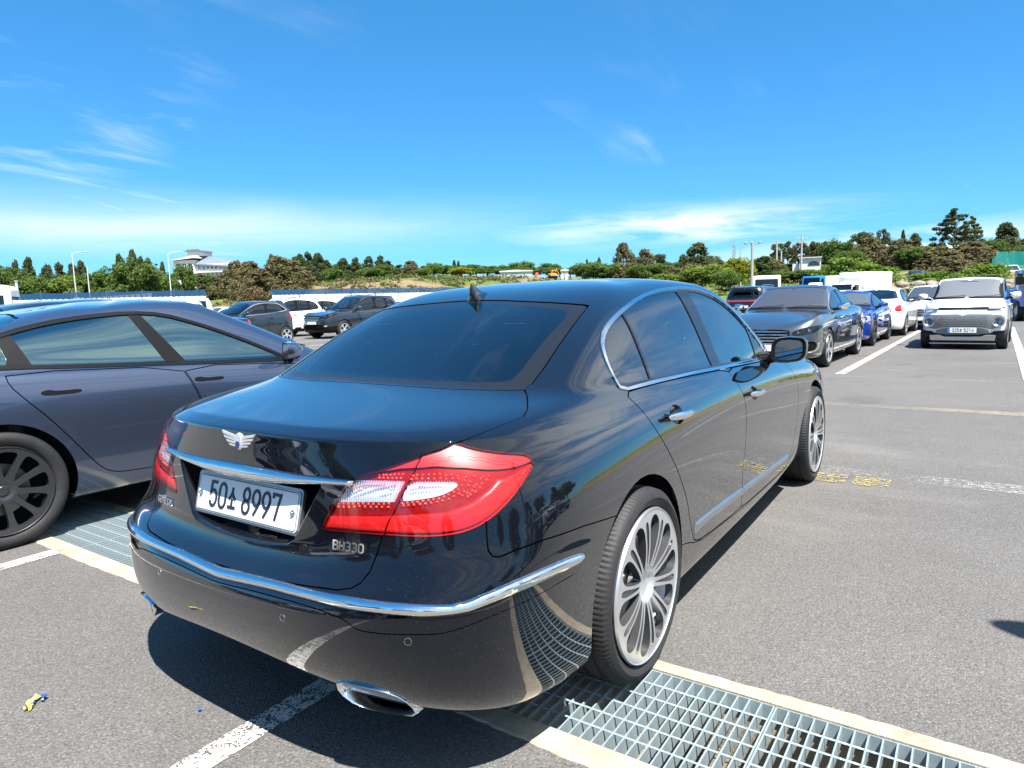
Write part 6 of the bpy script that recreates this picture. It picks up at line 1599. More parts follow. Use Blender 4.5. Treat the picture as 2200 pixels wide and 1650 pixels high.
def ragged(x_in, x_out, y0, y1, n):
    """a cast concrete edge strip with an uneven outer side"""
    V = []; F = []
    for i in range(n + 1):
        y = y0 + (y1 - y0) * i / n; e = .004 * math.sin(i * .23) + rnd.uniform(-.004, .004)
        xo = x_out + e
        V += [(x_in, y, .0045), (xo, y, .0045 + rnd.uniform(0, .002)), (xo + (.01 if x_out > x_in else -.01), y, -.004), (x_in, y, -.26)]
    for i in range(n):
        a = 4 * i
        for k in range(3): F.append((a + k, a + 4 + k, a + 5 + k, a + 1 + k) if k < 2 else (a + 3, a, a + 4, a + 7))
    o = new_mesh('drain_edge', V, F, CONC); return tag(o, kind='structure')
ragged(-.428, -.515, -7, 9, 420); ragged(.048, .112, -7, 9, 420)
quad('drain_floor', [(-.43, -7), (.05, -7), (.05, 9), (-.43, 9)], -.24, pmat('drain floor', (.16, .13, .09), .9, var=.4, vscale=3))
PANEL = .9075
def grating():
    g = empty('drain_grating', (0, 0, 0))
    first = None
    mb = MB(); mb.box(-.4225, .0425, -.0025, .0025, -.052, -.001)
    for k in range(25):
        if first is None: b = mb.build('bearing_bar', GALV, g); first = b
        else: b = first.copy(); COL.objects.link(b)
        b.parent = g; b.location = (0, .004 + k * .03748, 0)
    r0 = None
    for k in range(5):
        if r0 is None:
            m2 = MB(); m2.tube([(0, .004 + .03748 * i / 4, -.005) for i in range(0, 97)], [.0034 if i % 2 else .0042 for i in range(97)], 4); r0 = m2.build('cross_rod', GALV, g); b = r0
        else: b = r0.copy(); COL.objects.link(b)
        b.parent = g; b.location = (-.033 - .0775 * k, 0, 0)
    for x in (-.4255, .0405):
        mb = MB(); mb.box(x, x + .004, .004, PANEL - .004, -.055, -.0005); mb.build('side_frame', GALV, g)
    return g
gproto = grating()
spots = {-3: 'galvanised drain grating at the right edge of the photo, two from the rear wheel', -2: 'galvanised drain grating second from the rear wheel, crossing the bottom right', -1: 'galvanised drain grating running right from under the rear wheel of the black saloon', 0: 'drain grating shaded beneath the rear wheel of the black saloon', 1: 'drain grating in the shade under the middle of the black saloon', 2: 'drain grating in the shade under the left side of the black saloon',
         3: 'sunlit drain grating between the black saloon and the grey fastback', 4: 'drain grating behind the rear wheel of the grey fastback', 5: 'drain grating beneath the grey fastback'}
for k, lab in spots.items():
    g = gproto if k == -3 else copy_tree(gproto)
    g.location = (0, -1.33 + PANEL * k, 0); tag(g, lab, 'grating', 'drain gratings')
# a sheet of asphalt either side of the channel is the parking ground; litter on it
def litter():
    p = Vector((-1.24, .767, 0)); root = empty('litter_scrap', p, .6, 'crumpled yellow and blue sweet wrapper lying on the asphalt', 'litter')
    r = random.Random(3); yl = pmat('yellow wrapper', (.72, .55, .10), .4); bl = pmat('blue wrapper', (.03, .10, .42), .35)
    def crump(name, mat, ox, oy, sx, sy, n=5):
        V = [(ox + (i / (n - 1) - .5) * sx + r.uniform(-.003, .003), oy + (j / (n - 1) - .5) * sy + r.uniform(-.003, .003), .006 + r.uniform(0, .014)) for i in range(n) for j in range(n)]
        return new_mesh(name, V, [(i * n + j, (i + 1) * n + j, (i + 1) * n + j + 1, i * n + j + 1) for i in range(n - 1) for j in range(n - 1)], mat, root)
    crump('wrapper_sheet', yl, .015, .0, .055, .022); crump('wrapper_sheet', yl, -.03, -.012, .024, .020); crump('wrapper_fold', bl, .025, -.025, .030, .014); crump('wrapper_fold', bl, -.005, -.008, .016, .012)
    o = new_mesh('paper_bit', [(-.955, .232, .006), (-.965, .238, .01), (-.958, .246, .008), (-.948, .24, .012)], [(0, 1, 2, 3)], bl); tag(o, 'tiny blue scrap of plastic on the asphalt near the bumper shadow', 'litter')
litter()
# ---------------------------------------------------------------- land beyond the car park
def sstep(x): x = np.clip(x, 0, 1); return x * x * (3 - 2 * x)
def vnoise(x, y, seed=0):
    """smooth value noise"""
    xi, yi = np.floor(x).astype(int), np.floor(y).astype(int); fx, fy = x - xi, y - yi
    h = lambda a, b: (np.abs(np.sin(a * 127.1 + b * 311.7 + seed * 17.3) * 43758.5453) % 1.0)
    fx = fx * fx * (3 - 2 * fx); fy = fy * fy * (3 - 2 * fy)
    return (h(xi, yi) * (1 - fx) + h(xi + 1, yi) * fx) * (1 - fy) + (h(xi, yi + 1) * (1 - fx) + h(xi + 1, yi + 1) * fx) * fy
AZ_K = [-40, -12, -4, 2, 8, 16, 26, 36, 44, 52, 60, 70, 95]; H_K = [5, 5, 5.4, 5.6, 5.0, 4.4, 5.2, 6.6, 7.2, 5.6, 3.6, 2.6, 2.0]
R0_K = [70, 82, 84, 86, 72, 70, 74, 76, 76, 72, 70, 70, 70]
def terrain_z(x, y):
    dx, dy = np.asarray(x) - CAMP.x, np.asarray(y) - CAMP.y
    r = np.hypot(dx, dy); az = np.degrees(np.arctan2(dy, dx))
    H = np.interp(az, AZ_K, H_K); r0 = np.interp(az, AZ_K, R0_K)
    z = H * (sstep((r - r0) / 62) * .86 + .95 * sstep((r - 115) / 190))
    z += (vnoise(dx / 9, dy / 9) - .5) * 1.0 * sstep((r - r0 - 4) / 25) + (vnoise(dx / 3.1, dy / 3.1, 3) - .5) * .35 * sstep((r - r0 - 2) / 15)
    m1 = np.exp(-((az - 44.5) / 6.5) ** 2 - ((r - 104) / 13) ** 2) * (.7 + 1.6 * vnoise(dx / 6, dy / 6, 7))                     # spoil heap
    return z + m1 - .05
def terrain():
    az = np.radians(np.linspace(-40, 95, 300)); rr = np.concatenate([np.linspace(66, 150, 90), np.geomspace(153, 900, 40)])
    A, R = np.meshgrid(az, rr, indexing='ij'); X = CAMP.x + R * np.cos(A); Y = CAMP.y + R * np.sin(A)
    Z = terrain_z(X, Y)
    n, m = A.shape; i = np.arange(n - 1)[:, None]; j = np.arange(m - 1)[None]; a = i * m + j
    F = np.stack([a, a + m, a + m + 1, a + 1], -1).reshape(-1, 4)
    mt = bpy.data.materials.new('rough field'); mt.use_nodes = True; t = NT(mt.node_tree); b = mt.node_tree.nodes['Principled BSDF']
    tc = t.new('TexCoord', out=3); n1 = t.noise(tc, .075, 6, .62, .4); n2 = t.noise(tc, .6, 8, .7)
    g = t.mix(t.ramp(n2, [(.35, 0.0), (.65, 1.0)]), (.060, .085, .024), (.155, .175, .055))
    s_ = t.mix(t.ramp(n2, [(.3, 0.0), (.7, 1.0)]), (.15, .105, .065), (.27, .195, .12))
    t.set(b, 'Base Color', t.mix(t.ramp(n1, [(.46, 0.0), (.56, 1.0)]), g, s_)); b.inputs['Roughness'].default_value = .95; b.inputs['Specular IOR Level'].default_value = .1
    t.set(b, 'Normal', t.new('Bump', {'Strength': .8, 'Distance': .5, 'Height': n2}))
    o = new_mesh('field', np.stack([X, Y, Z], -1).reshape(-1, 3), F, mt, None, True); tag(o, kind='structure')
    o = new_mesh('ground', [(-3000, -3000, -.35), (3000, -3000, -.35), (3000, 3000, -.35), (-3000, 3000, -.35)], [(0, 1, 2, 3)], mt); tag(o, kind='structure')
terrain()
# ---------------------------------------------------------------- plants
def leaf_mat(name, c1, c2, c3=None):
    m = bpy.data.materials.new(name); m.use_nodes = True; t = NT(m.node_tree); t.n.clear()
    g = t.new('NewGeometry', out=8)                                   # random per leaf
    oi = t.new('ObjectInfo', out=5)
    c = t.mix(t.ramp(g, [(0.0, 0.0), (1.0, 1.0)]), c1, c2)
    if c3: c = t.mix(t.math('MULTIPLY', t.ramp(oi, [(.35, 0.0), (.9, 1.0)]), .65), c, c3)
    d = t.new('BsdfDiffuse', {'Color': c}); tr = t.new('BsdfTranslucent', {'Color': c})
    t.new('OutputMaterial', {'Surface': t.new('MixShader', {0: .45, 1: d, 2: tr})})
    return m
LEAF = {'B': leaf_mat('broad leaves', (.062, .115, .026), (.15, .22, .055), (.095, .14, .042)), 'L': leaf_mat('light leaves', (.10, .16, .030), (.20, .27, .062)),
        'D': leaf_mat('dark conifer', (.045, .078, .030), (.115, .145, .058), (.11, .11, .052)), 'R': leaf_mat('bronze conifer', (.105, .108, .050), (.23, .20, .10), (.17, .145, .08)),
        'S': leaf_mat('bright shrub leaves', (.085, .15, .026), (.19, .28, .055)), 'Y': leaf_mat('yellow green leaves', (.16, .19, .02), (.30, .32, .045))}
BARK = pmat('bark', (.075, .058, .044), .9, var=.3, vscale=2.0)
def leaves(centres, radii, per, size, rng, flat=.75):
    """leaf-sized quads scattered through clumps"""
    n = len(centres) * per
    C_ = np.repeat(centres, per, 0); R_ = np.repeat(radii, per)
    d = rng.normal(size=(n, 3)); d /= np.linalg.norm(d, axis=1, keepdims=True)
    rad = R_ * (rng.random(n) ** .45)
    P = C_ + d * rad[:, None] * np.array([1, 1, flat])
    nrm = d + rng.normal(size=(n, 3)) * .7 + np.array([0, 0, .35]); nrm /= np.linalg.norm(nrm, axis=1, keepdims=True)
    u = np.cross(nrm, rng.normal(size=(n, 3))); u /= np.linalg.norm(u, axis=1, keepdims=True) + 1e-9; v = np.cross(nrm, u)
    s = size * rng.uniform(.6, 1.25, n)[:, None]
    V = np.stack([P - u * s, P - v * s * .55, P + u * s, P + v * s * .55], 1).reshape(-1, 3)
    return V, np.arange(4 * n).reshape(-1, 4)
def tree_proto(kind, seed):
    """unit tree (height 1, crown about 1 wide): crown leaves and trunk meshes"""
    rng = np.random.default_rng(seed)
    tb = MB(); lim = []
    if kind in 'BLY':
        k = 56; d = rng.normal(size=(k, 3)); d /= np.linalg.norm(d, axis=1, keepdims=True)
        rad = rng.uniform(.45, 1.0, k)[:, None]
        c = d * rad * np.array([.43, .43, .31]) + np.array([0, 0, .63]); c[:, 2] = np.maximum(c[:, 2], .27 + rng.random(k) * .05)
        V, F = leaves(c, rng.uniform(.10, .17, k), 95, .034, rng)
        tb.tube([(0, 0, -.03), (.01, 0, .18), (.0, .01, .36), (.02, 0, .60)], [.030, .022, .017, .006], 7)
        lim = c[rng.choice(k, 9, False)]
    elif kind in 'DR':
        k = 62; z = rng.random(k) ** .95; ang = rng.random(k) * 6.283
        r = (.05 + (.36 * (1 - z) if kind == 'D' else .34 * (1 - z) ** .65)) * (.70 + .5 * rng.random(k))
        c = np.stack([r * np.cos(ang), r * np.sin(ang), .05 + .88 * z], 1)
        V, F = leaves(c, .065 + .10 * (1 - z), 90, .031, rng, 1.15)
        t2, f2 = leaves(np.array([[0, 0, .94], [.01, 0, .88], [0, .02, .80]]), np.array([.035, .05, .07]), 60, .026, rng, 1.7); F = np.concatenate([F, f2 + len(V)]); V = np.concatenate([V, t2])
        tb.tube([(0, 0, -.03), (0, .0, .5), (.0, .0, .95)], [.022, .014, .003], 6); lim = c[::9]
    elif kind == 'U':                                                  # bare stem with tufts near the top
        k = 34; ang = rng.random(k) * 6.283; z = rng.random(k)
        r = .30 * np.sqrt(rng.random(k)) * (1.1 - z * .6)
        c = np.stack([r * np.cos(ang), r * np.sin(ang), .42 + .52 * z], 1)
        V, F = leaves(c, rng.uniform(.07, .12, k), 85, .030, rng, .7)
        tb.tube([(0, 0, -.03), (.02, 0, .4), (.0, .02, .92)], [.020, .015, .005], 6); lim = c[::3]
    elif kind == 'P':                                                  # big pine of spreading tiers
        c = []; rads = []
        for z, R in ((.30, .40), (.40, .42), (.50, .40), (.585, .36), (.66, .32), (.735, .27), (.80, .22), (.86, .165), (.915, .11), (.965, .05)):
            m = max(3, int(R * 34))
            for i in range(m):
                a = rng.random() * 6.283; q = R * (.35 + .65 * rng.random()); c.append((q * math.cos(a), q * math.sin(a), z + rng.uniform(-.012, .012) + .03 * q)); rads.append(.035 + .05 * R)
        c = np.array(c); V, F = leaves(c, np.array(rads) * 1.15, 70, .022, rng, .55)
        tb.tube([(0, 0, -.03), (.01, 0, .5), (.0, .0, .96)], [.026, .017, .004], 7); lim = c[::4]
    else:                                                              # shrub
        k = 30; d = rng.normal(size=(k, 3)); d[:, 2] = np.abs(d[:, 2]); d /= np.linalg.norm(d, axis=1, keepdims=True)
        c = d * rng.uniform(.35, 1, k)[:, None] * np.array([.46, .46, .72]) + np.array([0, 0, .12])
        V, F = leaves(c, rng.uniform(.13, .22, k), 80, .042, rng)
        for a in range(4): tb.tube([(0, 0, -.03), (.06 * math.cos(a * 1.7), .06 * math.sin(a * 1.7), .3), (.16 * math.cos(a * 1.7), .16 * math.sin(a * 1.7), .6)], [.014, .010, .004], 5)
    for p in lim:
        z0 = max(.15, p[2] - .16); tb.tube([(0, 0, z0), (p[0] * .5, p[1] * .5, (z0 + p[2]) / 2 + .01), tuple(p)], [.010, .006, .003], 5)
    return (V, F), (tb.V, tb.F)
PROTO = {}
def tree(kind, u, vtop, wpx, depth, name, label, group, base=None, leafkey=None):
    base_xy = at(u, depth); x, y = base_xy.x, base_xy.y
    zb = float(terrain_z(x, y)) if base is None else base
    if depth < 66: zb = 0
    h = ztop(u, vtop, depth) - zb
    wd = wpx * depth / F_PX
    var = int(abs(u * 7 + vtop)) % 3
    key = (kind, var, leafkey or kind)
    if key not in PROTO:
        (V, F), (TV, TF) = tree_proto(kind, 100 + var * 17 + ord(kind[0]))
        root = empty(name, (0, 0, 0))
        new_mesh('crown', V, F, LEAF.get(leafkey or kind, LEAF['D']), root); new_mesh('trunk' if kind != 'S' else 'stem', TV, TF, BARK, root, True)
        PROTO[key] = root; o = root
    else:
        o = copy_tree(PROTO[key]); o.name = name
    o.location = (x, y, zb - .05); o.rotation_euler = (0, 0, (u * 1.37) % 6.28)
    cw = {'B': .98, 'L': .98, 'Y': .98, 'D': .72, 'R': .72, 'U': .66, 'P': .86, 'S': 1.0}[kind]
    o.scale = (wd / cw, wd / cw, max(h, .6))
    tag(o, label, 'tree' if kind != 'S' else 'shrub', group)
    return o
TREES = [
 ('B', -20, 560, 110, 82), ('B', 22, 566, 90, 80), ('D', 45, 556, 30, 98), ('D', 72, 550, 40, 110), ('B', 78, 588, 110, 76), ('D', 110, 566, 46, 105), ('D', 137, 561, 42, 112), ('L', 132, 592, 90, 78), ('D', 166, 564, 40, 105), ('D', 185, 559, 38, 112),
 ('B', 206, 578, 84, 86), ('B', 237, 572, 76, 84), ('D', 268, 543, 36, 106), ('D', 296, 535, 34, 108), ('B', 292, 553, 120, 76), ('D', 312, 548, 34, 104), ('D', 328, 552, 32, 106), ('B', 345, 574, 74, 80), ('D', 357, 561, 22, 112), ('B', 372, 590, 44, 86),
 ('B', 402, 562, 56, 92), ('R', 432, 586, 66, 108), ('B', 458, 588, 54, 108), ('R', 482, 588, 64, 108), ('R', 512, 559, 60, 106), ('R', 542, 560, 74, 100), ('R', 562, 576, 84, 96), ('R', 592, 545, 30, 132), ('R', 603, 548, 78, 100), ('R', 628, 556, 84, 102),
 ('D', 640, 551, 40, 160), ('D', 652, 545, 40, 172), ('D', 668, 540, 44, 176), ('D', 690, 543, 46, 170), ('D', 708, 558, 34, 178), ('B', 722, 574, 54, 165), ('D', 742, 554, 44, 182), ('D', 769, 552, 36, 180), ('D', 797, 550, 38, 186), ('D', 822, 548, 36, 186), ('D', 838, 559, 34, 188), ('B', 800, 574, 60, 150),
 ('D', 862, 568, 44, 182), ('R', 886, 560, 46, 176), ('R', 914, 570, 30, 190), ('B', 936, 562, 46, 202), ('B', 962, 568, 60, 212), ('Y', 995, 573, 62, 205), ('D', 979, 558, 14, 232), ('D', 988, 560, 12, 232), ('B', 1012, 567, 60, 242), ('B', 1050, 571, 64, 262), ('B', 1086, 569, 60, 262), ('B', 1124, 561, 64, 262), ('B', 1150, 574, 40, 270), ('B', 1184, 563, 60, 262), ('B', 1226, 574, 34, 232),
 ('B', 1252, 566, 60, 152), ('D', 1262, 555, 12, 172), ('D', 1288, 552, 16, 172), ('B', 1276, 566, 90, 132), ('B', 1318, 565, 80, 118), ('R', 1340, 521, 52, 121), ('R', 1358, 544, 30, 126), ('R', 1386, 533, 50, 116), ('U', 1415, 543, 40, 126), ('B', 1442, 560, 64, 126), ('D', 1466, 545, 34, 136), ('D', 1498, 521, 84, 121), ('B', 1470, 562, 70, 128), ('U', 1535, 548, 60, 152), ('L', 1508, 563, 116, 98), ('Y', 1588, 549, 74, 100), ('B', 1560, 578, 70, 92), ('L', 1432, 585, 90, 100),
 ('U', 1668, 522, 36, 168), ('U', 1690, 518, 34, 170), ('U', 1708, 519, 30, 172), ('U', 1728, 517, 32, 170), ('U', 1748, 516, 34, 172), ('U', 1768, 518, 36, 170), ('B', 1640, 550, 84, 130), ('B', 1656, 562, 86, 118), ('B', 1692, 580, 84, 108), ('B', 1738, 576, 80, 104), ('B', 1796, 513, 84, 122), ('U', 1846, 496, 66, 142), ('R', 1866, 510, 76, 124), ('U', 1894, 492, 40, 150), ('R', 1932, 512, 74, 118), ('D', 1936, 494, 18, 142), ('D', 1962, 501, 46, 130),
 ('S', 1832, 543, 150, 96), ('S', 1890, 556, 96, 94), ('B', 1962, 528, 84, 114), ('R', 2010, 528, 96, 112), ('P', 2045, 448, 106, 121), ('P', 2080, 464, 56, 126), ('R', 2080, 518, 96, 112), ('B', 2122, 512, 74, 116), ('D', 2156, 478, 74, 126), ('D', 2196, 512, 80, 142), ('S', 2118, 556, 90, 97), ('S', 2058, 572, 96, 93), ('S', 1990, 572, 96, 93), ('R', 2040, 548, 90, 102), ('S', 1775, 580, 90, 96), ('B', 2225, 520, 90, 120), ('D', 2260, 500, 80, 130), ('B', 2300, 530, 120, 110), ('B', -90, 570, 120, 84), ('D', -60, 550, 40, 110)]
KIND = {'B': ('broadleaf_tree', 'rounded green broadleaf tree'), 'L': ('broadleaf_tree', 'light green bushy tree'), 'Y': ('broadleaf_tree', 'yellow green bushy tree'), 'D': ('conifer_tree', 'pointed dark conifer'),
        'R': ('conifer_tree', 'ragged bronze brown tree'), 'U': ('pine_tree', 'tufted bare pine'), 'P': ('tall_pine', 'tall tiered dark pine'), 'S': ('shrub', 'bright green shrub')}
_r = random.Random(21)
for u in range(-60, 372, 34): TREES.append(('B' if _r.random() < .7 else 'L', u + _r.randint(-8, 8), 592 + _r.randint(-8, 10), 74, 90 + _r.randint(-6, 10)))
for u in range(505, 650, 26): TREES.append(('R' if _r.random() < .4 else 'B', u + _r.randint(-6, 6), 583 + _r.randint(-8, 12), 62, 104 + _r.randint(-8, 10)))
for u in range(650, 960, 26): TREES.append(('B' if _r.random() < .5 else 'D', u + _r.randint(-6, 6), 572 + _r.randint(-7, 5), 48, 178 + _r.randint(-12, 14)))
for u in range(960, 1260, 30): TREES.append(('B', u + _r.randint(-6, 6), 573 + _r.randint(-5, 5), 58, 250 + _r.randint(-14, 14)))
for u in range(1250, 1640, 26): TREES.append(('B' if _r.random() < .7 else 'R', u + _r.randint(-6, 6), 570 + _r.randint(-10, 8), 64, 122 + _r.randint(-10, 14)))
for u in range(1640, 2260, 26): TREES.append((_r.choice('BBBRD'), u + _r.randint(-6, 6), (560 if u < 1800 else 538) + _r.randint(-12, 10), 70, 116 + _r.randint(-8, 14)))
def zone(u):
    return ('behind the blue netting at far left' if u < 240 else 'around the white lorry at left' if u < 365 else 'beside the hillside building' if u < 480 else 'in the thicket left of the field' if u < 635 else
            'on the field skyline' if u < 850 else 'behind the antenna fin' if u < 1010 else 'behind the sheds' if u < 1240 else 'above the black saloon roof' if u < 1600 else 'behind the floodlight pole' if u < 1780 else 'on the bank above the boulders' if u < 2000 else 'behind the white city SUV')
ORD = ['leftmost', 'second', 'third', 'fourth', 'fifth', 'sixth', 'seventh', 'eighth', 'ninth', 'tenth', 'eleventh', 'twelfth', 'thirteenth', 'fourteenth', 'fifteenth']
cnt = {}
tot = {}
for T_ in TREES: tot[(T_[0], zone(T_[1]))] = tot.get((T_[0], zone(T_[1])), 0) + 1
for T_ in sorted(TREES, key=lambda q: q[1]):
    kd, u, vt, wp, dp = T_
    k_ = (kd, zone(u)); i_ = cnt.get(k_, 0); cnt[k_] = i_ + 1
    nm_, tx = KIND[kd]; plural = tx + 's'
    lab = (tx + ' ' + zone(u)) if tot[k_] == 1 else (ORD[i_] if i_ < 15 else '%dth' % (i_ + 1)) + (' of the ' if i_ == 0 else ' from left of the ') + plural + ' ' + zone(u)
    tree('B' if kd in 'LY' else kd, u, vt, wp, dp, nm_, lab, plural + ' ' + zone(u), leafkey=kd)
# low scrub and tall grass on the field, past counting
def undergrowth(name, n, seed, azr, rr, size, mat, keep):
    rng = np.random.default_rng(seed)
    az = np.radians(rng.uniform(*azr, n)); r = rng.uniform(rr[0] ** .5, rr[1] ** .5, n) ** 2
    x = CAMP.x + r * np.cos(az); y = CAMP.y + r * np.sin(az)
    k = vnoise(x / 7, y / 7, 9) > keep; x, y = x[k], y[k]
    z = terrain_z(x, y)
    hgt = size * (.4 + 1.2 * vnoise(x / 5, y / 5, 4))
    c = np.stack([x, y, z + hgt * .35], 1)
    V, F = leaves(c, hgt, 16, .26, rng, .8)
    tag(new_mesh(name, V, F, mat), kind='stuff')
undergrowth('scrub', 1300, 1, (30, 75), (72, 175), .85, LEAF['B'], .50)
undergrowth('dry_brush', 900, 2, (28, 58), (74, 165), .65, leaf_mat('dry brush', (.10, .075, .04), (.26, .20, .11)), .50)
undergrowth('bank_scrub', 1100, 3, (-12, 26), (84, 125), .95, LEAF['S'], .42)
undergrowth('tall_grass', 700, 4, (-12, 12), (86, 108), .55, leaf_mat('pale grass', (.14, .15, .04), (.30, .28, .09)), .40)
# ---------------------------------------------------------------- fence with white panels and blue netting
def run(u0, d0, u1, d1):
    a, b = at(u0, d0), at(u1, d1); L = (b - a).length; t = (b - a) / L
    return a, t, L
def panel_fence(u0, d0, u1, d1, pitch, h_white, h_net, label, netmat, white, group=None):
    a, t, L = run(u0, d0, u1, d1); n = Vector((-t.y, t.x, 0)); k = int(L / pitch)
    root = empty('panel_fence', a, math.atan2(t.y, t.x), label, 'fence', group)
    pm = None; pst = None; nm = None
    for i in range(k):
        if pm is None:
            mb = MB(); 
            for q in range(6): mb.box(.03 + q * (pitch - .06) / 6, .03 + (q + .62) * (pitch - .06) / 6, -.015 - .012 * (q % 2), .015, .12, h_white)
            mb.box(.02, pitch - .02, .016, .030, .10, h_white - .02); pm = mb.build('panel', white, root)
            mb = MB(); mb.tube([(0, 0, 0), (0, 0, h_white + h_net + .12)], .038, 6); pst = mb.build('post', pmat('fence post', (.10, .13, .17), .5, .4), root)
            mb = MB(); nn = 9
            V = []; F = []
            for c in range(nn + 1):
                for r in range(3): V.append((pitch * c / nn, .02 * math.sin(c * 2.1 + r), h_white + .02 + (h_net - (.07 * math.sin(math.pi * c / nn) if r == 2 else 0)) * r / 2))
            for c in range(nn):
                for r in range(2): F.append((3 * c + r, 3 * c + 3 + r, 3 * c + 4 + r, 3 * c + 1 + r))
            nm = new_mesh('netting', V, F, netmat, root, True); objs = (pm, pst, nm)
        else:
            objs = [o.copy() for o in (pm, pst, nm)]
            for o in objs: COL.objects.link(o); o.parent = root
        for o in objs: o.location = (i * pitch, 0, 0)
    return root
def net_mat(name, c, alpha):
    m = bpy.data.materials.new(name); m.use_nodes = True; t = NT(m.node_tree); t.n.clear()
    tr = t.new('BsdfTransparent', {'Color': (1, 1, 1)}); d = t.new('BsdfDiffuse', {'Color': c}); tl = t.new('BsdfTranslucent', {'Color': c})
    t.new('OutputMaterial', {'Surface': t.new('MixShader', {0: alpha, 1: tr, 2: t.new('MixShader', {0: .35, 1: d, 2: tl})})})
    return m
NETB = net_mat('blue netting', (.035, .11, .22), .85); NETG = net_mat('green netting', (.03, .30, .28), .70)
WPAN = pmat('white steel panel', (.78, .79, .80), .45, var=.05)
panel_fence(-60, 52.5, 505, 57.5, 2.4, 2.50, .52, 'long white panel fence topped with blue netting across the left, up to the brown mound', NETB, WPAN)
panel_fence(586, 59, 1000, 70, 2.4, 2.45, .50, 'white panel fence topped with blue netting below the spoil heap, right of the brown mound', NETB, WPAN)
# brown dead creeper mound in the gap
def mound():
    rng = np.random.default_rng(8); p = at(548, 56)
    c = np.stack([rng.uniform(-2.0, 2.0, 60), rng.uniform(-1, 1, 60), np.zeros(60)], 1); c[:, 2] = rng.random(60) * (2.9 - .75 * np.abs(c[:, 0]))
    V, F = leaves(c, rng.uniform(.3, .6, 60), 70, .11, rng); r = empty('creeper_mound', p, math.radians(-38), 'brown mound of dead creeper in the gap of the blue fence', 'shrub')
    new_mesh('foliage', V, F, leaf_mat('dead creeper', (.085, .06, .035), (.24, .17, .09)), r)
    V, F = leaves(c[:26] * [.8, .8, .7] + [-1.0, -.5, 0], rng.uniform(.3, .5, 26), 50, .11, rng); new_mesh('green_shoots', V, F, LEAF['S'], r)
    mb = MB(); [mb.tube([(x, 0, 0), (x * .6, .1, 1.5)], [.05, .02], 5) for x in (-1.2, 0, 1.0)]; mb.build('stem', BARK, r)
mound()
# low barrier of cream boards by the road, left
def barrier():
    a, t, L = run(176, 68, 330, 66); root = empty('board_barrier', (a.x, a.y, 1.0), math.atan2(t.y, t.x), 'cream board barrier with dark posts in front of the lorry', 'barrier')
    k = 13; w_ = L / k; b0 = p0 = None
    for i in range(k):
        if b0 is None:
            mb = MB(); mb.box(.10, w_ - .06, -.03, .03, .35, 1.85); b0 = mb.build('board', pmat('cream board', (.62, .52, .33), .7, var=.12, vscale=.8), root)
            mb = MB(); mb.box(0, .09, -.05, .05, -1.0, 2.0); p0 = mb.build('post', pmat('fence post', (.10, .13, .17), .5, .4), root); ob = (b0, p0)
        else:
            ob = [o.copy() for o in (b0, p0)]
            for o in ob: COL.objects.link(o); o.parent = root
        for o in ob: o.location = (i * w_, 0, i * .022)
barrier()
# ---------------------------------------------------------------- lamp posts and poles
STEELP = pmat('pale pole paint', (.50, .52, .54), .5)
def street_lamp(u, depth, vtop, arm, label, side=-1):
    p = at(u, depth); zb = float(terrain_z(p.x, p.y)) if depth > 66 else 0; h = ztop(u, vtop, depth) - zb
    r = empty('street_lamp', (p.x, p.y, zb), math.radians(150), label, 'street lamp', 'street lamps along the road on the left')
    mb = MB(); mb.tube([(0, 0, 0), (0, 0, h)], [.075, .045], 10); q = mb.build('pole', STEELP, r); auto_smooth(q)
    if arm:
        mb = MB(); mb.tube([(0, 0, h - .1), (side * .3, 0, h + .12), (side * arm, 0, h + .22)], [.035, .03, .025], 8); q = mb.build('arm', STEELP, r); auto_smooth(q)
        mb = MB(); mb.box(side * arm - .38, side * arm + .1, -.09, .09, h + .18, h + .26); q = mb.build('lamp_head', pmat('lamp head', (.35, .36, .37), .4, .3), r); bevel(q, .04)
    return r
street_lamp(168, 73, 546, 1.1, 'pale street lamp with an arm left of the white pickup'); street_lamp(371, 74, 546, 1.0, 'pale street lamp with an arm between the lorry and the hillside building'); street_lamp(197, 72, 574, 0, 'thin leaning pole beside the white pickup')
def short_post():
    p = at(43, 51); r = empty('marker_post', p, 0, 'short white post in front of the blue netting at far left', 'post'); mb = MB(); mb.tube([(0, 0, 0), (0, 0, ztop(43, 605, 51))], .09, 8); mb.build('pole', STEELP, r); mb = MB(); mb.tube([(0, 0, ztop(43, 605, 51)), (0, 0, ztop(43, 605, 51) + .06)], .13, 8); mb.build('cap', STEELP, r)
short_post()
def flood():
    p = at(1615, 78); zb = float(terrain_z(p.x, p.y)); h = ztop(1614, 523, 78) - zb
    r = empty('floodlight_pole', (p.x, p.y, zb), math.radians(104), 'grey floodlight pole with a crossbar of three lamps behind the maroon SUV', 'floodlight')
    mb = MB(); mb.tube([(0, 0, 0), (0, 0, h)], [.19, .13], 12); q = mb.build('pole', pmat('grey pole', (.30, .31, .32), .5), r); auto_smooth(q)
    mb = MB(); mb.box(-.8, .8, -.05, .05, h - .26, h - .16); mb.build('crossbar', pmat('grey pole', (.30, .31, .32), .5), r)
    for x in (-.78, .05, .75):
        mb = MB(); mb.box(x - .17, x + .17, -.14, .10, h - .10, h + .16); q = mb.build('lamp_head', pmat('lamp head', (.35, .36, .37), .4, .3), r); bevel(q, .05)
flood()
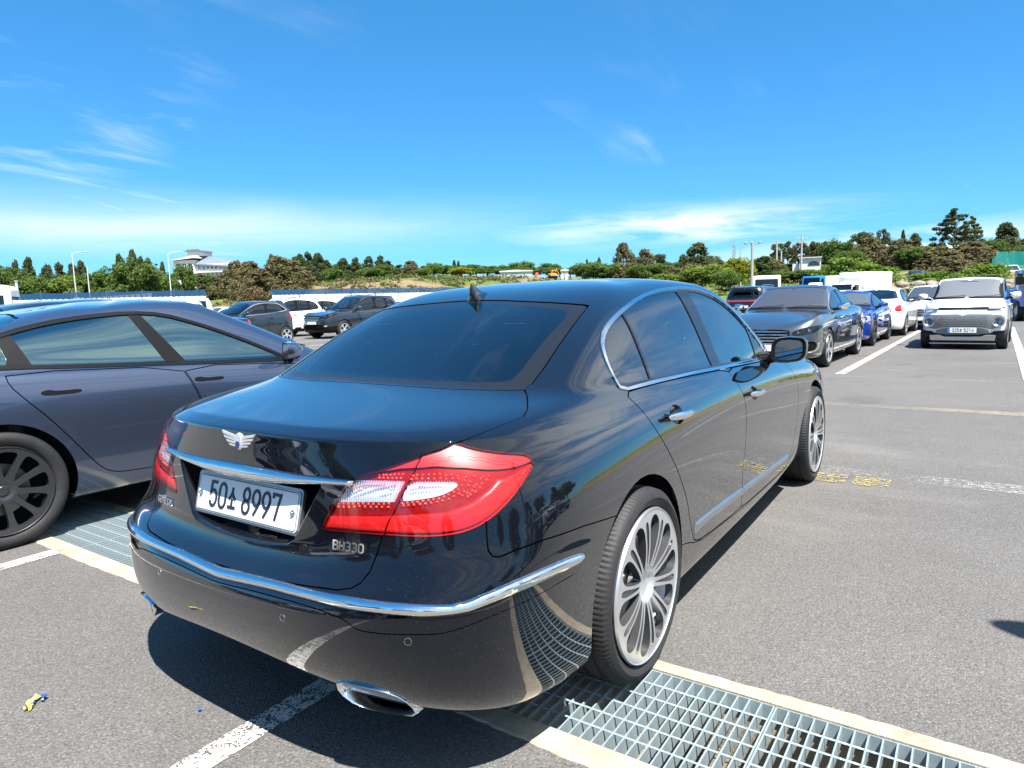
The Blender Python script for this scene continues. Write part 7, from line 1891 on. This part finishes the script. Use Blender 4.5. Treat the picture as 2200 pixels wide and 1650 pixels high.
def shadow_post():  # unseen post, added to cast the rounded shadow on the asphalt
    r = empty('shadow_post', (.20, -5.06, 0), 0, 'unseen lamp-shaped post added beyond the right edge to cast the rounded shadow', 'street lamp')
    mb = MB(); mb.tube([(0, 0, 0), (0, 0, 3.25)], [.07, .05], 10); q = mb.build('pole', STEELP, r); auto_smooth(q)
    mb = MB(); mb.tube([(0, 0, 3.2), (0, .6, 3.24), (0, 1.25, 3.22)], .035, 8); q = mb.build('arm', STEELP, r); auto_smooth(q)
    mb = MB(); mb.prism(chaikin([(-.11, 1.10), (.11, 1.10), (.12, 1.55), (.06, 1.82), (-.06, 1.82), (-.12, 1.55)], 2), lambda p: (p[0], p[1], 3.14), lambda p: (p[0] * .9, p[1], 3.26)); q = mb.build('lamp_head', pmat('lamp head', (.35, .36, .37), .4, .3), r); bevel(q, .015)
shadow_post()
def utility(u, depth, vtop, label, bars=2):
    p = at(u, depth); zb = float(terrain_z(p.x, p.y)); h = ztop(u, vtop, depth) - zb
    r = empty('utility_pole', (p.x, p.y, zb), math.radians(120), label, 'utility pole', 'utility poles on the bank')
    g = pmat('concrete pole', (.38, .37, .35), .8); mb = MB(); mb.tube([(0, 0, 0), (0, 0, h)], [.2, .12], 8); mb.build('pole', g, r)
    for i in range(bars):
        mb = MB(); z = h - .5 - .75 * i; mb.box(-.9, .9, -.05, .05, z, z + .09)
        for x in (-.8, -.3, .3, .8): mb.tube([(x, 0, z + .09), (x, 0, z + .3)], .05, 5)
        mb.build('crossarm', g, r)
utility(1720, 110, 506, 'concrete utility pole with two crossarms by the roadside house'); utility(1667, 118, 518, 'plain concrete utility pole left of the roadside house', 1); utility(1677, 122, 540, 'short thin pole left of the roadside house', 0)
def dead_trees():
    for u, vt, dp, lab in ((1574, 512, 104, 'tallest bare dead trunk above the yellow green tree'), (1579, 517, 105, 'bare dead trunk right of the tallest dead trunk'), (1590, 530, 106, 'shorter bare dead trunk with side twigs, rightmost of the dead trunks')):
        p = at(u, dp); zb = float(terrain_z(p.x, p.y)); h = ztop(u, vt, dp) - zb
        r = empty('dead_tree', (p.x, p.y, zb), u, lab, 'tree', 'bare dead trunks'); mb = MB(); mb.tube([(0, 0, 0), (.1, 0, h * .5), (.02, .05, h)], [.16, .10, .03], 6); mb.build('trunk', pmat('dead wood', (.30, .27, .24), .9), r)
        rg = random.Random(u); mb = MB()
        for i in range(9):
            z = h * rg.uniform(.55, .95); a = rg.uniform(0, 6.28); L = rg.uniform(.4, 1.3); mb.tube([(.05, 0, z), (L * .6 * math.cos(a), L * .6 * math.sin(a), z + L * .2), (L * math.cos(a), L * math.sin(a), z + L * .45)], [.035, .02, .008], 4)
        mb.build('twigs', pmat('dead wood', (.30, .27, .24), .9), r)
dead_trees()
# ---------------------------------------------------------------- buildings
def windows_on(parent, P0, ex, n, rows, w_, h_, gx, z0, gz, frame, glass):
    """individual windows along a wall: P0 start, ex unit direction, n outward"""
    f0 = g0 = None
    N_ = Vector((ex.y, -ex.x, 0))
    for r in range(rows):
        for i in range(n):
            c = P0 + ex * (gx * (i + .5)) + Vector((0, 0, z0 + gz * r)) + N_ * .02
            if f0 is None:
                mb = MB()
                for (a, b, c_, d) in ((-w_ / 2, w_ / 2, 0, .09), (-w_ / 2, w_ / 2, h_ - .09, h_), (-w_ / 2, -w_ / 2 + .09, 0, h_), (w_ / 2 - .09, w_ / 2, 0, h_), (-.04, .04, 0, h_)): mb.box(a, b, -.05, .05, c_, d)
                f0 = mb.build('window', frame, parent); mb = MB(); mb.box(-w_ / 2 + .05, w_ / 2 - .05, -.012, .012, .05, h_ - .05); g0 = mb.build('pane', glass, f0); f, g = f0, g0
            else:
                f = f0.copy(); g = g0.copy(); COL.objects.link(f); COL.objects.link(g); f.parent = parent; g.parent = f
            f.location = c; f.rotation_euler = (0, 0, math.atan2(ex.y, ex.x))
WALLW = pmat('white render', (.66, .65, .62), .8, var=.06, vscale=.5); ROOFB = pmat('blue grey roof', (.13, .16, .20), .55, var=.15, vscale=.7); WGL = pmat('dark window glass', (.02, .028, .035), .05, coat=.5); TRIMG = pmat('beige eaves', (.42, .39, .34), .8)
def hill_building():
    D = 150; p = at(437, D); zb = ztop(440, 612, D); r = empty('hillside_building', (p.x, p.y, zb), math.radians(-66), 'white two storey building with a blue grey roof and roof turret on the left hillside', 'building')
    s = D / F_PX                                                       # metres per pixel here
    # gable end to the left (u 377..420), long side to the right (u 420..516)
    x0, x1, x2 = -62 * s, -14 * s, 80 * s
    H1 = 52 * s; H2 = 70 * s; dpt = 9.0
    mb = MB(); mb.box(x0, x1, 0, dpt, 0, H1 * 1.02); mb.box(x1, x2, .8, dpt - .5, 0, H1 * .86); mb.build('wall', WALLW, r)
    mb = MB(); g = [(x0 - .5, -.6, H1 * 1.02), (x1 + .5, -.6, H1 * 1.10), (x1 + .5, dpt + .4, H1 * 1.10), (x0 - .5, dpt + .4, H1 * 1.02), (x0 + 3.4, 2.5, H2 * .94), (x1 - .6, 2.5, H2 * .94), (x1 - .6, dpt - 2.5, H2 * .94), (x0 + 3.4, dpt - 2.5, H2 * .94)]
    mb.add(g, [(0, 1, 5, 4), (1, 2, 6, 5), (2, 3, 7, 6), (3, 0, 4, 7), (4, 5, 6, 7), (3, 2, 1, 0)]); q = mb.build('roof', TRIMG, r)
    mb = MB(); mb.add([(x1, .2, H1 * .86), (x2 + .6, .2, H1 * .70), (x2 + .6, dpt, H1 * .70), (x1, dpt, H1 * .86), (x1, dpt / 2, H2 * .92), (x2 + .6, dpt / 2, H1 * .92), (x1, .2, H1 * .86 - .25), (x2 + .6, .2, H1 * .70 - .25)], [(0, 1, 5, 4), (2, 3, 4, 5), (1, 2, 5), (0, 6, 7, 1)]); mb.build('roof', ROOFB, r)
    mb = MB(); mb.box(-42 * s, -8 * s, 2.2, 6, H2 * .90, H2 * 1.04); mb.build('turret', WALLW, r)
    mb = MB(); mb.prism([(-46 * s, H2 * 1.04), (-4 * s, H2 * 1.04), (-12 * s, H2 * 1.10), (-38 * s, H2 * 1.10)], lambda p_: (p_[0], 1.7, p_[1]), lambda p_: (p_[0], 6.5, p_[1])); mb.build('turret_roof', ROOFB, r)
    mb = MB(); mb.tube([(-16 * s, 3, H2 * 1.1), (-16 * s, 3, H2 * 1.23)], .05, 5); mb.build('aerial', STEELP, r)
    ex = Vector((1, 0, 0))
    windows_on(r, Vector((x0 + .4, -.0, 0)), ex, 3, 1, 1.15, 1.6, 1.5, H1 * .60, 3, pmat('window frame white', (.7, .7, .7), .5), WGL)
    windows_on(r, Vector((x1 + .3, .8, 0)), ex, 9, 2, .72, 1.15, 1.02, H1 * .28, 1.75, pmat('window frame white', (.7, .7, .7), .5), WGL)
    mb = MB(); mb.box(x1 + .2, x2, .35, .8, H1 * .50, H1 * .545); mb.build('balcony_ledge', WALLW, r)
    mb = MB(); mb.box(x0 + 1.5, x0 + 5.2, -3.0, .1, -2.4, 1.9); mb.build('annex', WALLW, r)
hill_building()
def sheds():
    D = 168
    def shed(u0, u1, vt, vb, wall, roof, name, label, dep=5, cat='shed', z=None):
        p = at((u0 + u1) / 2, D); zb = ztop((u0 + u1) / 2, vb, D); w_ = (u1 - u0) * D / F_PX * 1.0; h = (vb - vt) * D / F_PX
        r = empty(name, (p.x, p.y, zb - 1.0), math.radians(-58), label, cat)
        mb = MB(); mb.box(-w_ / 2, w_ / 2, 0, dep, 0, 1.0 + h * .78); mb.build('wall', wall, r)
        mb = MB(); mb.prism([(-w_ / 2 - .2, 1 + h * .76), (w_ / 2 + .2, 1 + h * .76), (w_ / 2 + .1, 1 + h * .9), (0, 1 + h), (-w_ / 2 - .1, 1 + h * .9)], lambda q: (q[0], -.3, q[1]), lambda q: (q[0], dep + .3, q[1])); mb.build('roof', roof, r)
        mb = MB(); mb.box(-w_ * .2, w_ * .05, -.05, .06, .9, 1 + h * .55); mb.build('door', pmat('shed door', (.25, .28, .3), .6), r)
        return r
    shed(1076, 1145, 580, 597, pmat('pale blue cladding', (.45, .55, .57), .6), pmat('grey shed roof', (.5, .55, .56), .5), 'shed', 'pale blue shed on the skyline left of the orange digger')
    shed(1207, 1222, 578, 597, WALLW, pmat('grey shed roof', (.5, .55, .56), .5), 'hut', 'small white hut right of the orange digger', 4, 'hut')
    # tarpaulin heap and digger
    p = at(1164, D); zb = ztop(1164, 597, D); r = empty('tarpaulin_heap', (p.x, p.y, zb - .6), -.9, 'heap under a blue tarpaulin with a red sheet beside the pale blue shed', 'heap')
    rng = np.random.default_rng(4); n = 9
    def lump(name, x0, w_, h, mat):
        V = [(x0 + (i / (n - 1) - .5) * w_, (j / (n - 1) - .5) * 2.2, .6 + h * math.sin(math.pi * i / (n - 1)) ** .5 * math.sin(math.pi * j / (n - 1)) ** .5 + rng.uniform(-.08, .08)) for i in range(n) for j in range(n)]
        new_mesh(name, V, [(i * n + j, (i + 1) * n + j, (i + 1) * n + j + 1, i * n + j + 1) for i in range(n - 1) for j in range(n - 1)], mat, r)
    lump('tarpaulin', .4, 2.6, 1.0, pmat('blue tarpaulin', (.02, .12, .55), .4)); lump('red_sheet', -1.1, 1.3, 1.35, pmat('red sheet', (.45, .05, .03), .5))
    p = at(1188, D); zb = ztop(1188, 597, D); r = empty('digger', (p.x, p.y, zb - .5), -.5, 'small orange digger standing right of the blue tarpaulin', 'digger'); OR = pmat('digger orange', (.80, .30, .03), .45)
    mb = MB(); mb.box(-.9, .9, -.7, .7, .9, 1.55); q = mb.build('body', OR, r); bevel(q, .1); mb = MB(); mb.box(-.3, .6, -.6, .2, 1.55, 2.35); q = mb.build('cab', OR, r); bevel(q, .08); mb = MB(); mb.box(-.2, .5, -.63, -.6, 1.65, 2.25); mb.build('window', WGL, r)
    mb = MB(); mb.tube([(.7, .4, 1.4), (1.4, .4, 2.5), (2.1, .4, 1.3)], .13, 6); mb.build('boom', OR, r); mb = MB(); [mb.box(-1.0, 1.0, y, y + .35, .3, .9) for y in (-.8, .45)]; mb.build('track', BLACKTRIM(), r)
sheds()
def roadside_house():
    D = 112; p = at(1738, D); zb = ztop(1738, 575, D) - 1.5; r = empty('roadside_house', (p.x, p.y, zb), math.radians(-80), 'low white house with arched opening half hidden by trees behind the box truck', 'house'); s = D / F_PX
    mb = MB(); mb.box(-20 * s, 22 * s, 0, 6, 0, 1.5 + 20 * s); mb.build('wall', WALLW, r); mb = MB(); mb.box(-34 * s, -19 * s, .4, 5, 0, 1.5 + 9 * s); mb.build('annex', WALLW, r)
    A = arc(8 * s, 1.5 + 4 * s, 12 * s, 9 * s, 0, 180, 12); mb = MB(); mb.prism(A, lambda q: (q[0], -.06, q[1]), lambda q: (q[0], .05, q[1])); mb.build('archway', WGL, r); mb = MB(); mb.box(-22 * s, 24 * s, -.3, 6.2, 1.5 + 20 * s, 1.5 + 22 * s); mb.build('roof', pmat('grey shed roof', (.5, .55, .56), .5), r)
roadside_house()
def green_net():
    a, t, L = run(2128, 104, 2300, 108); zb = float(terrain_z(a.x, a.y)); root = empty('net_screen', (a.x, a.y, zb), math.atan2(t.y, t.x), 'tall teal net screen on posts above the white van at right', 'net'); n = 5; w_ = L / n; h = ztop(2140, 541, 104) - zb
    for i in range(n):
        V = [(i * w_ + w_ * c / 6, .1 * math.sin(c * 1.7 + r), (h - (1.0 if i == 0 and c < 2 else 0)) * r / 4) for c in range(7) for r in range(5)]
        new_mesh('netting', V, [(5 * c + r, 5 * c + 5 + r, 5 * c + 6 + r, 5 * c + 1 + r) for c in range(6) for r in range(4)], NETG, root, True)
        mb = MB(); mb.tube([(i * w_ + w_ * .3, .1, 0), (i * w_ + w_ * .3, .1, h + .1)], .06, 6); mb.build('post', pmat('grey pole', (.30, .31, .32), .5), root)
green_net()
# ---------------------------------------------------------------- boulder wall
def boulders():
    rng = np.random.default_rng(12); protos = []
    STONE = pmat('boulder stone', (.21, .17, .14), .9, var=.45, vscale=1.2, bump=.5, bscale=6)
    for k in range(5):
        bm = bmesh.new(); bmesh.ops.create_icosphere(bm, subdivisions=2, radius=1.0)
        for v in bm.verts:
            q = v.co.copy(); m = max(abs(q.x), abs(q.y), abs(q.z)); v.co = q * (.62 + .38 / max(m, .5)) * (1 + .16 * math.sin(q.x * 4 + k) * math.sin(q.y * 5 + k * 2) + rng.uniform(-.06, .06))
        me = bpy.data.meshes.new('boulder'); bm.to_mesh(me); bm.free(); me.materials.append(STONE); protos.append(me)
    root = None
    D0, D1 = 84, 82; a, t, L = run(1905, D0, 2330, D1)
    zb = 0.0
    root = empty('boulder_wall', a, math.atan2(t.y, t.x), 'retaining wall of big rough brown boulders along the right edge of the car park', 'wall')
    for row, (z, hh) in enumerate(((.45, .62), (1.30, .52), (2.0, .42))):
        x = -.4 * row
        while x < L:
            w_ = rng.uniform(.7, 1.25)
            if not (row == 2 and rng.random() < .35):
                o = bpy.data.objects.new('boulder', protos[rng.integers(5)]); COL.objects.link(o); o.parent = root
                o.location = (x + w_, rng.uniform(-.15, .15) + .5 * row, z + rng.uniform(-.06, .06)); o.scale = (w_ * 1.02, .8, hh * rng.uniform(.95, 1.2)); o.rotation_euler = (rng.uniform(-.2, .2), rng.uniform(-.12, .12), rng.uniform(-.3, .3) + (math.pi if rng.random() < .5 else 0))
            x += w_ * 1.95
boulders()
# ---------------------------------------------------------------- lorries, vans and distant cars
def boxv(mb, x0, x1, w_, z0, z1, cham=0.0): mb.box(x0, x1, -w_, w_, z0, z1)
def simple_wheels(root, xs, r, y, mat=None):
    first = None
    for x in xs:
        for sg in (-1, 1):
            if first is None:
                wl = bpy.data.objects.new('wheel', None); COL.objects.link(wl)
                mb = MB(); mb.lathe([(r * .6, -.11), (r * .97, -.11), (r, -.08), (r, .11), (r * .6, .11)], 24); q = mb.build('tyre', RUBBER(), wl); auto_smooth(q)
                mb = MB(); mb.lathe([(.001, -.06), (r * .3, -.08), (r * .55, -.07), (r * .61, -.105)], 20); q = mb.build('rim', mat or SATIN(), wl); auto_smooth(q); first = wl
            else: wl = copy_tree(first)
            wl.parent = root; wl.location = (x, sg * y, r); wl.rotation_euler = (0, 0, 0 if sg < 0 else math.pi)
def cab(root, x0, L, w_, z0, H, mat, slope=.28):
    """cab-over truck cab from a side outline"""
    side = [(x0, z0), (x0 + L, z0), (x0 + L, z0 + H * .46), (x0 + L - slope * .35, z0 + H * .62), (x0 + L - slope, z0 + H * .97), (x0 + L - slope - .15, z0 + H), (x0, z0 + H)]
    mb = MB(); mb.prism(side, lambda p: (p[0], -w_, p[1]), lambda p: (p[0], w_, p[1])); c = mb.build('cab', mat, root); bevel(c, .05, 2)
    G = glass_mat('cab glass', (.10, .14, .15), .8, 1.8)
    a, b = Vector((x0 + L - slope * .35, 0, z0 + H * .62)), Vector((x0 + L - slope, 0, z0 + H * .97)); d = b - a; nn = Vector((d.z, 0, -d.x)).normalized() * .012
    q = [a + d * .02 + nn, a + d * .88 + nn]
    new_mesh('windscreen', [(q[0].x, -w_ * .9, q[0].z), (q[0].x, w_ * .9, q[0].z), (q[1].x, w_ * .84, q[1].z), (q[1].x, -w_ * .84, q[1].z)], [(0, 1, 2, 3)], G, c)
    for sg in (-1, 1):
        y = sg * (w_ + .008)
        new_mesh('side_window', [(x0 + L * .30, y, z0 + H * .58), (x0 + L - slope * .5, y, z0 + H * .58), (x0 + L - slope * 1.15, y, z0 + H * .90), (x0 + L * .30, y, z0 + H * .90)], [(0, 1, 2, 3)], G, c)
        mb = MB(); mb.box(x0 + L - slope * .4, x0 + L - slope * .4 + .08, min(y, y + sg * .28), max(y, y + sg * .28), z0 + H * .60, z0 + H * .80); mb.build('cab_mirror', BLACKTRIM(), c)
        mb = MB(); mb.box(x0 + L - .02, x0 + L + .012, sg * w_ * .62 - .16, sg * w_ * .62 + .16, z0 + H * .14, z0 + H * .26); mb.build('headlamp', LAMP_BRIGHT(), c)
    mb = MB(); mb.box(x0 + L - .03, x0 + L + .014, -w_ * .40, w_ * .40, z0 + H * .12, z0 + H * .30); mb.build('grille', BLACKTRIM(), c)
    return c
def lorry(u, depth, rz, label, L, W, zbox, hbox, boxmat, cabmat, ladder=False, zb=None, group=None, vents=False, cabH=1.75, cabL=1.5, name='box_lorry'):
    p = at(u, depth); z = zb if zb is not None else 0
    r = empty(name, (p.x, p.y, z), rz, label, 'lorry', group)
    w_ = W / 2
    mb = MB(); mb.box(-L / 2, L / 2 - cabL - .25, -w_, w_, zbox, zbox + hbox); q = mb.build('cargo_box', boxmat, r); bevel(q, .05)
    mb = MB(); mb.box(-L / 2 - .02, L / 2 - cabL - .23, -w_ - .02, w_ + .02, zbox - .12, zbox - .005)
    mb.build('box_rail', pmat('grey rail', (.3, .31, .33), .5, .4), r)
    mb = MB(); mb.box(-L / 2 + .2, L / 2 - .3, -w_ * .4, w_ * .4, .55, zbox - .12); mb.build('chassis', UNDER(), r)
    cab(r, L / 2 - cabL, cabL, w_ * .9, .55, cabH, cabmat); simple_wheels(r, (-L * .28, L / 2 - cabL * .62), .40, w_ - .16)
    if vents:
        mb = MB(); x = L / 2 - cabL - .25; mb.box(x, x + .32, -w_ * .8, w_ * .8, zbox + hbox * .42, zbox + hbox - .05); q = mb.build('cooling_unit', boxmat, r); bevel(q, .05)
        v = MB()
        for i in range(9):
            y = -w_ * .62 + i * w_ * 1.24 / 8
            for k in range(3): v.box(x + .318, x + .335, y - .05 + .03 * k, y + .02 + .03 * k, zbox + hbox * .62 + k * .10, zbox + hbox * .62 + k * .10 + .045)
        v.build('vent_slots', BLACKTRIM(), q)
    return r
WBOX = pmat('white box panel', (.76, .77, .77), .4, var=.03, vscale=.6)
lorry(1848, 58, PI - .35, 'white refrigerated box truck with a slatted vent behind the blue coupe', 6.4, 2.2, 1.0, 1.95, WBOX, WBOX, vents=True, name='refrigerated_truck', cabH=1.5)
lorry(1795, 66, PI * .5 + .2, 'plain white box truck broadside beside the refrigerated truck', 5.4, 2.0, 1.0, 1.9, WBOX, WBOX)
lorry(1759, 74, PI - .1, 'bright blue truck cab showing above the slate grey saloon', 5.6, 2.1, 1.0, 1.2, pmat('blue truck paint', (.01, .17, .62), .35, coat=.6), pmat('blue truck paint', (.01, .17, .62), .35, coat=.6), cabH=2.55)
lorry(283, 78, math.radians(160), 'white box lorry with a grey cab under the broad trees on the left', 5.2, 2.2, 1.15, 2.05, WBOX, pmat('grey cab paint', (.30, .33, .37), .35, coat=.5), zb=1.55)
lorry(195, 74, math.radians(157), 'small white pickup truck beside the pale street lamp', 3.4, 1.5, .75, .30, WBOX, WBOX, zb=1.35, cabH=1.15, cabL=1.2, name='pickup_truck')
lorry(1971, 100, math.radians(20), 'navy blue small truck parked on top of the boulder wall', 4.6, 1.7, .8, .95, pmat('navy truck paint', (.012, .02, .13), .35, coat=.5), pmat('navy truck paint', (.012, .02, .13), .35, coat=.5), zb=2.1, cabH=1.5, cabL=1.4, name='small_truck')
lorry(2216, 27.5, PI + .2, 'bright blue pickup truck with drop sides cut off by the right edge', 4.6, 1.75, .72, .52, pmat('blue truck paint', (.01, .17, .62), .35, coat=.6), pmat('blue truck paint', (.01, .17, .62), .35, coat=.6), cabH=1.42, cabL=1.5, name='drop_side_truck')
def bus(u, depth, rz, label, L, H, body, stripe, zb=0.0):
    p = at(u, depth); r = empty('minibus', (p.x, p.y, zb), rz, label, 'bus'); w_ = 1.1
    side = [(-L / 2, .4), (L / 2, .4), (L / 2, 1.3), (L / 2 - .25, H - .25), (L / 2 - .5, H), (-L / 2 + .2, H), (-L / 2, H - .2)]
    mb = MB(); mb.prism(side, lambda p_: (p_[0], -w_, p_[1]), lambda p_: (p_[0], w_, p_[1])); b = mb.build('body', body, r); bevel(b, .1, 3)
    G = glass_mat('cab glass', (.10, .14, .15), .8, 1.8)
    for sg in (-1, 1):
        y = sg * (w_ + .006); n = 5
        for i in range(n):
            x0 = -L / 2 + .3 + i * (L - 1.0) / n; new_mesh('window', [(x0, y, H * .52), (x0 + (L - 1.0) / n - .08, y, H * .52), (x0 + (L - 1.0) / n - .08, y, H * .82), (x0, y, H * .82)], [(0, 1, 2, 3)], G, r)
        new_mesh('stripe', [(-L / 2 + .1, y, H * .36), (L / 2 - .1, y, H * .36), (L / 2 - .1, y, H * .48), (-L / 2 + .1, y, H * .48)], [(0, 1, 2, 3)], stripe, r)
    new_mesh('windscreen', [(L / 2 + .008, -.95, 1.35), (L / 2 + .008, .95, 1.35), (L / 2 - .215, .9, H - .30), (L / 2 - .215, -.9, H - .30)], [(0, 1, 2, 3)], G, r)
    new_mesh('rear_window', [(-L / 2 - .008, -.9, H * .52), (-L / 2 - .008, .9, H * .52), (-L / 2 - .008, .9, H * .8), (-L / 2 - .008, -.9, H * .8)], [(0, 1, 2, 3)], G, r)
    simple_wheels(r, (-L * .28, L * .3), .38, w_ - .14); return r
bus(1648, 60, PI + .22, 'white and orange minibus roof behind the maroon SUV', 5.5, 2.9, WBOX, pmat('orange stripe', (.75, .22, .05), .4)); bus(-118, 34, math.radians(150), 'white bus with blue windows at the left edge', 6, 2.85, WBOX, pmat('bus blue', (.05, .2, .5), .4))
def van(u, depth, rz, label, zb=0.0, L=4.8, H=1.95, mat=None, group=None):
    p = at(u, depth); r = empty('van', (p.x, p.y, zb), rz, label, 'van', group); w_ = .92; mat = mat or WHITE()
    side = [(-L / 2, .3), (L / 2 - .1, .3), (L / 2, .55), (L / 2 - .05, .88), (L / 2 - .75, 1.08), (L / 2 - 1.45, H - .08), (L / 2 - 1.75, H), (-L / 2 + .15, H - .03), (-L / 2, H - .3)]
    n = len(side); V = []; F = []
    for y, k in ((-w_, 0), (w_, 0)): V += [(x, y * (1 - .12 * max(0, (z - 1.05)) / 1.0), z) for x, z in side]
    F = [tuple(range(n))[::-1], tuple(range(n, 2 * n))] + [(i, (i + 1) % n, n + (i + 1) % n, n + i) for i in range(n)]
    b = new_mesh('body', V, F, mat, r); bevel(b, .09, 3, 20)
    G = glass_mat('cab glass', (.10, .14, .15), .8, 1.8); a, c = Vector((L / 2 - .75, 0, 1.08)), Vector((L / 2 - 1.45, 0, H - .08)); d = c - a; nn = Vector((d.z, 0, -d.x)).normalized() * .012
    q0, q1 = a + d * .06 + nn, a + d * .92 + nn; new_mesh('windscreen', [(q0.x, -.8, q0.z), (q0.x, .8, q0.z), (q1.x, .70, q1.z), (q1.x, -.70, q1.z)], [(0, 1, 2, 3)], G, r)
    for sg in (-1, 1):
        f = lambda z: sg * (w_ * (1 - .12 * max(0, z - 1.05)) + .010)
        for x0, x1, x2 in ((L / 2 - 2.3, L / 2 - 1.05, L / 2 - 1.5), (-.9, .0, .0), (-2.1, -1.0, -1.0)): new_mesh('window', [(x0, f(1.12), 1.12), (x1, f(1.12), 1.12), (x2, f(H - .18), H - .18), (x0, f(H - .18), H - .18)], [(0, 1, 2, 3)], G, r)
        mb = MB(); mb.box(L / 2 - .10, L / 2 + .01, sg * .68 - .14, sg * .68 + .14, .66, .84); mb.build('headlamp', LAMP_BRIGHT(), r)
        mb = MB(); mb.box(L / 2 - 1.0, L / 2 - .88, min(sg * w_, sg * (w_ + .2)), max(sg * w_, sg * (w_ + .2)), 1.05, 1.25); mb.build('door_mirror', mat, r)
    mb = MB(); mb.box(L / 2 - .04, L / 2 + .015, -.38, .38, .62, .78); mb.build('grille', BLACKTRIM(), r)
    simple_wheels(r, (-L * .29, L * .3), .33, w_ - .12); return r
v0 = van(2165, 104, PI + .35, 'white van parked on the bank below the teal net', zb=2.75)
put(ds_, (at(2068, 103).x, at(2068, 103).y, 2.55), 1.3, 'dark SUV standing in tall grass on the bank, left of the white van')
put(wh, (at(1936, 104).x, at(1936, 104).y, 1.95), .5, 'white saloon parked on top of the boulder wall beside the navy truck')
GL2 = 'white vehicles massed in the far left rows'
k = 0
for u, dp, src, rz, lab in ((120, 20.5, white_sal, PI, 'white saloon whose roof shows behind the grey fastback, leftmost of the white roofs'), (215, 24, ws_, PI, 'white SUV roof behind the middle of the grey fastback'), (345, 36, None, PI, 'white van with black roof bars behind the grey fastback'),
                            (395, 30, ws_, PI * .5, 'white SUV between the white van and the black saloon with a bright window line'), (520, 38, white_sal, PI, 'white saloon roof behind the charcoal hatchback'), (700, 40, ws_, PI, 'white SUV behind the roof of the dark grey SUV'), (830, 42, white_sal, PI * .5, 'white saloon beyond the dark grey SUV, beside the black saloon roof'), (280, 40, white_sal, PI * .5, 'white saloon in front of the white fence, left of the white van'), (60, 36, ws_, PI * .5, 'white SUV in front of the white fence at far left')):
    p = at(u, dp)
    if src is None: van(u, dp, rz, lab, 0, 4.9, 2.0, group=GL2)
    else: put(src, (p.x, p.y, 0), rz, lab, GL2)
put(black_sal, (.35, 6.55, 0), -.03, 'dark saloon beyond the grey fastback showing only its blue reflecting roof', None)
put(saloon, (at(880, 34).x, at(880, 34).y, 0), PI, 'dark saloon roof beside the rear window of the black saloon', None)
put(hb, (at(2230, 40).x, at(2230, 40).y, 0), PI, 'charcoal hatchback beyond the blue pickup at the right edge', None)
# parked cars behind the photographer and to the right, seen only as reflections in the black paint
GB = 'cars parked behind the camera, seen only in reflections'
for i, (x, y, src, rz, lab) in enumerate(((-9.6, 3.4, white_sal, 0, 'white saloon behind the camera reflected in the boot lid'), (-9.8, .9, ds_, 0, 'dark SUV behind the camera reflected in the boot lid'), (-9.6, -1.7, ws_, 0, 'white SUV behind the camera reflected in the bumper'), (-9.7, 6.0, saloon, 0, 'slate saloon behind the camera at left'),
        (1.5, -15.5, white_sal, PI / 2, 'white saloon to the right of the lane reflected in the doors'), (4.2, -15.8, ds_, PI / 2, 'dark SUV to the right of the lane reflected in the doors'), (7.0, -15.6, ws_, PI / 2, 'white SUV to the right of the lane reflected in the doors'), (9.6, -15.8, saloon, PI / 2, 'slate saloon to the right of the lane reflected in the doors'), (-1.2, -15.7, hb, PI / 2, 'charcoal hatchback to the right of the lane reflected in the rear wing'))):
    put(src, (x, y, 0), rz, lab, GB)
for i, (x, y, k_) in enumerate(((-2, -34, 'B'), (8, -36, 'R'), (17, -38, 'B'), (26, -36, 'D'), (36, -40, 'B'), (-12, -35, 'D'), (-32, -6, 'B'), (-34, 4, 'D'), (-33, 14, 'B'), (-30, -16, 'R'))):
    src = [v for kk, v in PROTO.items() if kk[0] == k_][0]; c = copy_tree(src); c.location = (x, y, 0); c.scale = (8, 8, 8.5); c.rotation_euler = (0, 0, i); c['label'] = KIND[k_][1] + ' beyond the car park behind the camera, %s in the row' % ORD[i % 10]; c['group'] = 'trees seen only in reflections'
